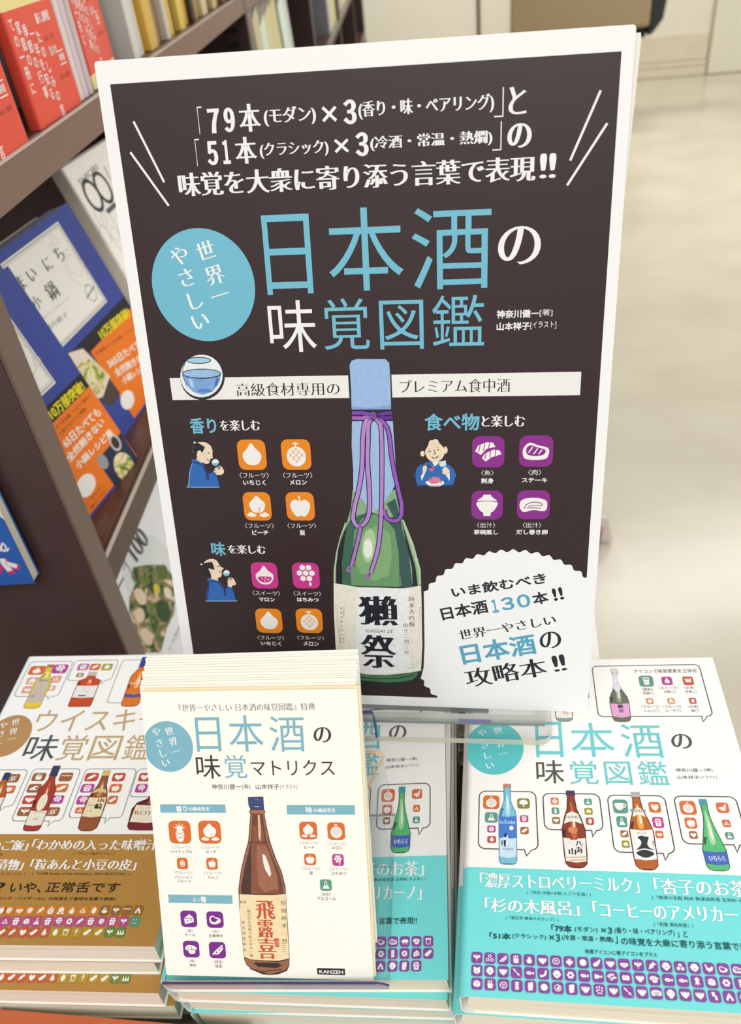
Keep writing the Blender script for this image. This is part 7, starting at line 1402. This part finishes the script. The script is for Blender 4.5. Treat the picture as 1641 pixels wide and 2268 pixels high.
def red(a, e, yaw, lab, bandy, T=.011, W=.106, txt=True):
    F = cf(a, e, SZ, yaw, .02); bk_ = book(F, W, .172, T, YEL, lab, 'book', 'red-banded paperbacks on the upper shelf', 'paperback', RED, bandH=.083, bandy=bandy, r=.002)
    A_ = Art(base=.00045, gloss=(.4, .35)); g = 'band_lettering'
    cols = ['ての一冊に', '家庭の', '季節の行事', '一年を知る', 'たのしみの言葉']
    for i, t in enumerate(cols):
        x = 9+i*10.5; sz = 10
        for j, ch in enumerate(t): A_.run([('C', g, 2, 'fbe9e4', 'S1', ch, x+i*1.0, bandy*1000+74-j*sz*1.12-i*3.5, sz, 0)])
    A_.run([('T', g, 2, 'fbe9e4', 'B', '暮らし歳時記', 60, bandy*1000+68, 32, 0, 0, 8), ('T', g, 2, 'fbe9e4', 'M1', '知の本', 68, bandy*1000+43, 18, 0, 0, 8), ('T', g, 2, 'a83a2e', 'S', '一家に一冊', 62, bandy*1000+55, 26, 0, 0, 4), ('T', g, 2, 'a83a2e', 'S', 'あると便利', 74, bandy*1000+24, 24, 0, 0, 4),
            ('R', g, 2, 'fbe9e4', 84, bandy*1000+34, 99, bandy*1000+35, 0), ('R', g, 2, 'fbe9e4', 84, bandy*1000+44, 99, bandy*1000+45, 0), ('T', g, 2, 'fbe9e4', 'B', '保存版', 85, bandy*1000+36.5, 13, 0, 0, 6)])
    A_.run([('G', 'cover_picture', 1, '5a9a78', [20, 100, 35, 130, 48, 128, 40, 108, 52, 96, 44, 94, 34, 104]), ('G', 'cover_picture', 2, 'd8c84a', [52, 104, 60, 128, 66, 120, 60, 104]), ('E', 'cover_picture', 2, '5a4a34', 75, 112, 4, 2.5), ('E', 'cover_picture', 2, '5a4a34', 80, 105, 4, 2.5), ('E', 'cover_picture', 2, '5a4a34', 72, 104, 4, 2.5)] if bandy < .005 else [('T', 'cover_picture', 1, '5a4a34', 'S', '文庫', 50, 5, 10, 0, 0, 3)])
    place(A_.meshes(), bk_); return bk_
red(.566, .004, 0, 'red-banded paperback at the near end of the upper shelf, cut off by the left edge', 0)
red(.708, .006, 0, 'red-banded yellow paperback facing out, second along the upper shelf', 0)
red(.872, .010, .10, 'red-banded yellow paperback facing out, farthest along the upper shelf, a yellow strip below its band', .013, W=.118)
for i, (a, c, t) in enumerate([(.832, 'e2d4d6', .012), (.846, 'd8c6cc', .012), (.861, 'c9bcc0', .012)]): so(a, .008, SZ, .13, .20, t, c, ['pale grey-pink book standing just right of the second red paperback', 'pale pink book in the middle of the three between the red paperbacks', 'mauve-grey book standing just left of the farthest red paperback'][i], 'slim pale books between the red paperbacks', 'slim_book')
seq = ['d9d4ce', 'cfc9c2', 'c99a3c', 'd9b050', 'a88a58', '8a6a44', 'cfc6b8', 'd9b23c', '5a4634', 'e2c25a', 'b8a58a', 'd6ac3e', '3c3028', 'c8a044', '7a6046', 'd8c8a0', 'caa23c', '4c3a2c', 'e0cc88', 'b08a3c', 'd0b468', '6a543c']
nm = {'d': 'pale', 'c': 'tan', '8': 'brown', '5': 'dark brown', 'a': 'khaki', 'e': 'yellow', 'b': 'ochre', '3': 'nearly black', '7': 'umber', '4': 'dark', '6': 'olive brown'}
a = 1.035
for i, c in enumerate(seq):
    t = [.022, .028, .018, .034][i % 4]; a += t+.002
    if a > 1.73: break
    so(a, .012+.004*(i % 3), SZ, .14, .19+.02*(i % 3), t, c, 'blurred %s book, %s past the last red paperback' % (tone(c), ORD[i]), 'blurred books at the far end of the upper shelf', 'shelf_book')
# lower shelf: cookbooks leaning back, facing out
NAV = mat('33459a', .4, .35, .06, 200); ORA = mat('f07a16', .4, .35); BLK = '1d1a1c'
def cookbook(key, W, lab, data, full):
    F = frame(*FRAMES[key][:2]); H = .222; e = book(F, W, H, .024, NAV, lab, 'cookbook', 'navy hot-pot cookbooks on the lower shelf', 'cookbook', pages=PAGES, r=.002)
    w = W*1000; d = 188-w if not full else 0; A_ = Art(base=.00015, gloss=(.45, .3)); g = 'cover_print'
    x0 = 31; x1 = w-36
    A_.run([('R', g, 1, 'f3f1e8', x0, 116, x1, 212, 0)]); 
    for k, q in ((2.2, .9), (4.5, .35)): A_.ribbon(g, 3, '6a675e', q, [(x0+k, 116+k), (x1-k, 116+k), (x1-k, 212-k), (x0+k, 212-k)], True)
    A_.run([('R', g, 1, 'f07a16' if full else 'f07a16', (75 if full else 0), 3, w, 92, 0), ('R', g, 2, BLK, 36 if full else 0, 91, w, 106, 0)])
    if full:
        for (x, y, rx, ry) in ((135, 165, 17, 20), (135, 168, 11, 12), (118, 195, 4, 4), (128, 200, 5, 5)): A_.ribbon(g, 3, 'c9c6bd', .7, ellp(x, y, rx, ry, 24), True)
        A_.ribbon(g, 3, '6a675e', .9, ellp(134, 135, 9, 9, 20), True); A_.ribbon(g, 3, '6a675e', 1.6, [(122, 134), (146, 138)], False)
    else:
        for (x, y, rx, ry) in ((104, 152, 14, 17), (118, 142, 5, 5)): A_.ribbon(g, 3, 'c9c6bd', .7, ellp(x, y, rx, ry, 24), True)
    A_.run(data); place(A_.meshes(), e); return e
cookbook('CA', .158, 'navy hot-pot cookbook with orange band, nearest the end panel', ART_COOKA, False)
cookbook('CB', .188, 'navy hot-pot cookbook with white title panel, right behind the nearest one', ART_COOKB, True)
FB = frame(*FRAMES['CB'][:2]); FA = frame(*FRAMES['CA'][:2])
e = book(FA @ Matrix.Translation((0, 0, -.0255)), .158, .232, .016, mat('caa27a', .5), 'tan-covered book leaning behind the nearest navy cookbook', 'book', None, 'recipe_book')
e = book(FB @ Matrix.Translation((.004, .0, -.025)), .188, .220, .024, mat('e6dcc8', .5), 'cream-edged cookbook leaning directly behind the navy one with the title panel', 'cookbook', None, 'cookbook')
FW = frame(*FRAMES['CW'][:2]) @ Matrix.Translation((-.008, 0, 0))
e = book(FW, .185, .252, .02, mat('fbf7f0', .4, .35), 'tall white recipe book with a big looping black 8 mark', 'cookbook', None, 'recipe_book'); A_ = Art(base=.00015, gloss=(.4, .35)); A_.run([tuple(it) if it[0] == 'P' else it for it in ART_NOODLE]); 
o_ = place(A_.meshes(), e)
for ch in e.children_recursive:
    if ch.name.startswith('cover_lettering'): ch.location = (.008, 0, 0)
FSp = frame(*FRAMES['CS'][:2]) @ Matrix.Translation((-.03, 0, 0))
e = book(FSp, .22, .257, .018, mat('eceef0', .35, .4), 'large pale grey soup cookbook with a photo of greens and clams', 'cookbook', None, 'soup_cookbook'); A_ = Art(base=.00015, gloss=(.35, .4)); A_.run(ART_SOUP); place(A_.meshes(), e)
for ch in e.children_recursive:
    if ch.name.startswith(('cover_lettering', 'food_photo')): ch.location = (.03, 0, 0)
e = book(cf(.93, .03, -.80, -.05, .27), .19, .255, .02, mat('ebe4da', .4), 'cream cookbook standing just beyond the soup cookbook', 'cookbook', None, 'recipe_book')
for i in range(12):
    so(.60+.03*i, .24, -.4515, .09, .235+.012*(i % 4), .022, ['2c2826', '241f20', '3a3230', '1f1c1e'][i % 4], 'dark-spined book, %s along the back of the lower shelf' % ORD[i], 'dark books at the back of the lower shelf', 'dark_book')
# far bays
far = [('b0a89e', .03, 'grey-brown'), ('85828e', .05, 'lilac-grey'), ('cfc49c', .075, 'straw-coloured'), ('dde9da', .075, 'mint-white'), ('d9cf9e', .09, 'sandy'), ('d6ca98', .10, 'darker sandy'), ('2a6a48', .035, 'dark green'), ('e3efe8', .10, 'pale green-white'), ('cdd6cd', .07, 'pale grey-green')]
a = 1.785
for i, (c, t, nm_) in enumerate(far):
    ln = 0 if i < 2 else -.26
    if i == 2: a += .085
    a += t/math.cos(ln)+.003
    so(a, .012, -.4515, .16, .27+.012*(i % 3), t, c, 'blurred %s book in the second bay of the bookcase' % nm_, 'blurred books in the second bay', 'shelf_book', lean=ln)
cols = ['7a5a8a', 'e8d84a', '4a4a52', 'e8803a', 'd8c8b0', '8a8a92', 'e86a3a', 'd8d0c8', 'c8c850', 'e6e2d8', '8a9aa8', '8a5a9a', 'e0d860', 'b8b8bc', 'd8944a', 'f0e8d0', '6a6a7a', 'dcd44a']
for bay, (a0, a1) in enumerate([(3.72, 4.12), (4.25, 5.3), (5.5, 6.5)]):
    a = a0; i = 0
    while a < a1:
        t = .035+.02*(i % 3); a += t+.004; i += 1
        so(a, .012, -.4515, .16, .20+.03*(i % 3), t, cols[(i*5+bay*3) % len(cols)], 'blurred %s book, %s in the %s bay of the bookcase' % (tone(cols[(i*5+bay*3) % len(cols)]), ORD[i-1], ['third', 'fourth', 'farthest'][bay]), 'blurred colourful books in the distant bays', 'shelf_book')
# blue book hung on the end panel
e = book(frame(*FRAMES['CT'][:2]), .15, .21, .012, mat('2f63b8', .35, .4), 'blue book with pink and white lettering propped against the bookcase end panel', 'book', None, 'blue_book'); A_ = Art(base=.00015, gloss=(.35, .4)); A_.run(ART_BLUE); place(A_.meshes(), e)
hd = empty('book_ledge', frame(*FRAMES['CT'][:2]), 'small clear ledge on the end panel under the blue book', 'holder'); b = MB(); b.box((.02, -.003, -.0185), (.11, -.0004, .003), CLEAR, mats=[CLEAR]*6); b.obj('ledge_plate', hd)
# ------------------------------------------------------------------ armchair by the wall, pouch on the floor
ac = empty('armchair', WALLM @ Matrix.Translation((0, 1.0, 0)), 'tan fabric armchair with a dark shell in front of the back wall', 'armchair')
TAN = mat('ab9878', .8, .2, .1, 60); DRK = mat('2b302e', .45, .4)
def abox(n, a, c, m, bevel=.02): b = MB(); b.box(a, c, m); o = b.obj(n, ac, bevel=bevel); return o
abox('backrest', (-.08, .02, .52), (.80, .16, .98), TAN); abox('seat', (-.06, .165, .30), (.60, .55, .42), TAN); b = MB(); b.prism([(.8, .46), (.83, .47), (.89, .55), (.905, .70), (.905, .95), (.81, .95)], 'y', -.02, .10, DRK); b.obj('side_shell', ac, bevel=.01); abox('back_shell', (-.08, -.02, .44), (.8, .015, .95), DRK, .01)
abox('seat_frame', (-.08, .02, .26), (.62, .53, .295), DRK, .006)
for x in (-.05, .55):
    for y in (.05, .48): abox('leg', (x, y, 0), (x+.035, y+.035, .2595), DRK, .004)
pc = empty('plastic_pouch', Matrix.Translation((.568, 1.56, 0)) @ Matrix.Rotation(-.3, 4, 'Z'), 'small clear pouch with a pink insert on the floor beyond the poster', 'pouch')
b = MB(); b.prism([(-.05, 0), (.04, 0), (.048, .012), (.03, .085), (-.03, .095), (-.055, .02)], 'y', -.008, .008, clear_mat('pouch_film', 'f2eef0', opac=.4, ocol='efe9e8')); b.obj('film', pc, bevel=.003)
b = MB(); b.prism([(-.045, .004), (.02, .004), (.022, .05), (-.03, .055)], 'y', -.004, .004, mat('d8607a', .5)); tag(b.obj('insert', pc), 'pink card insert')
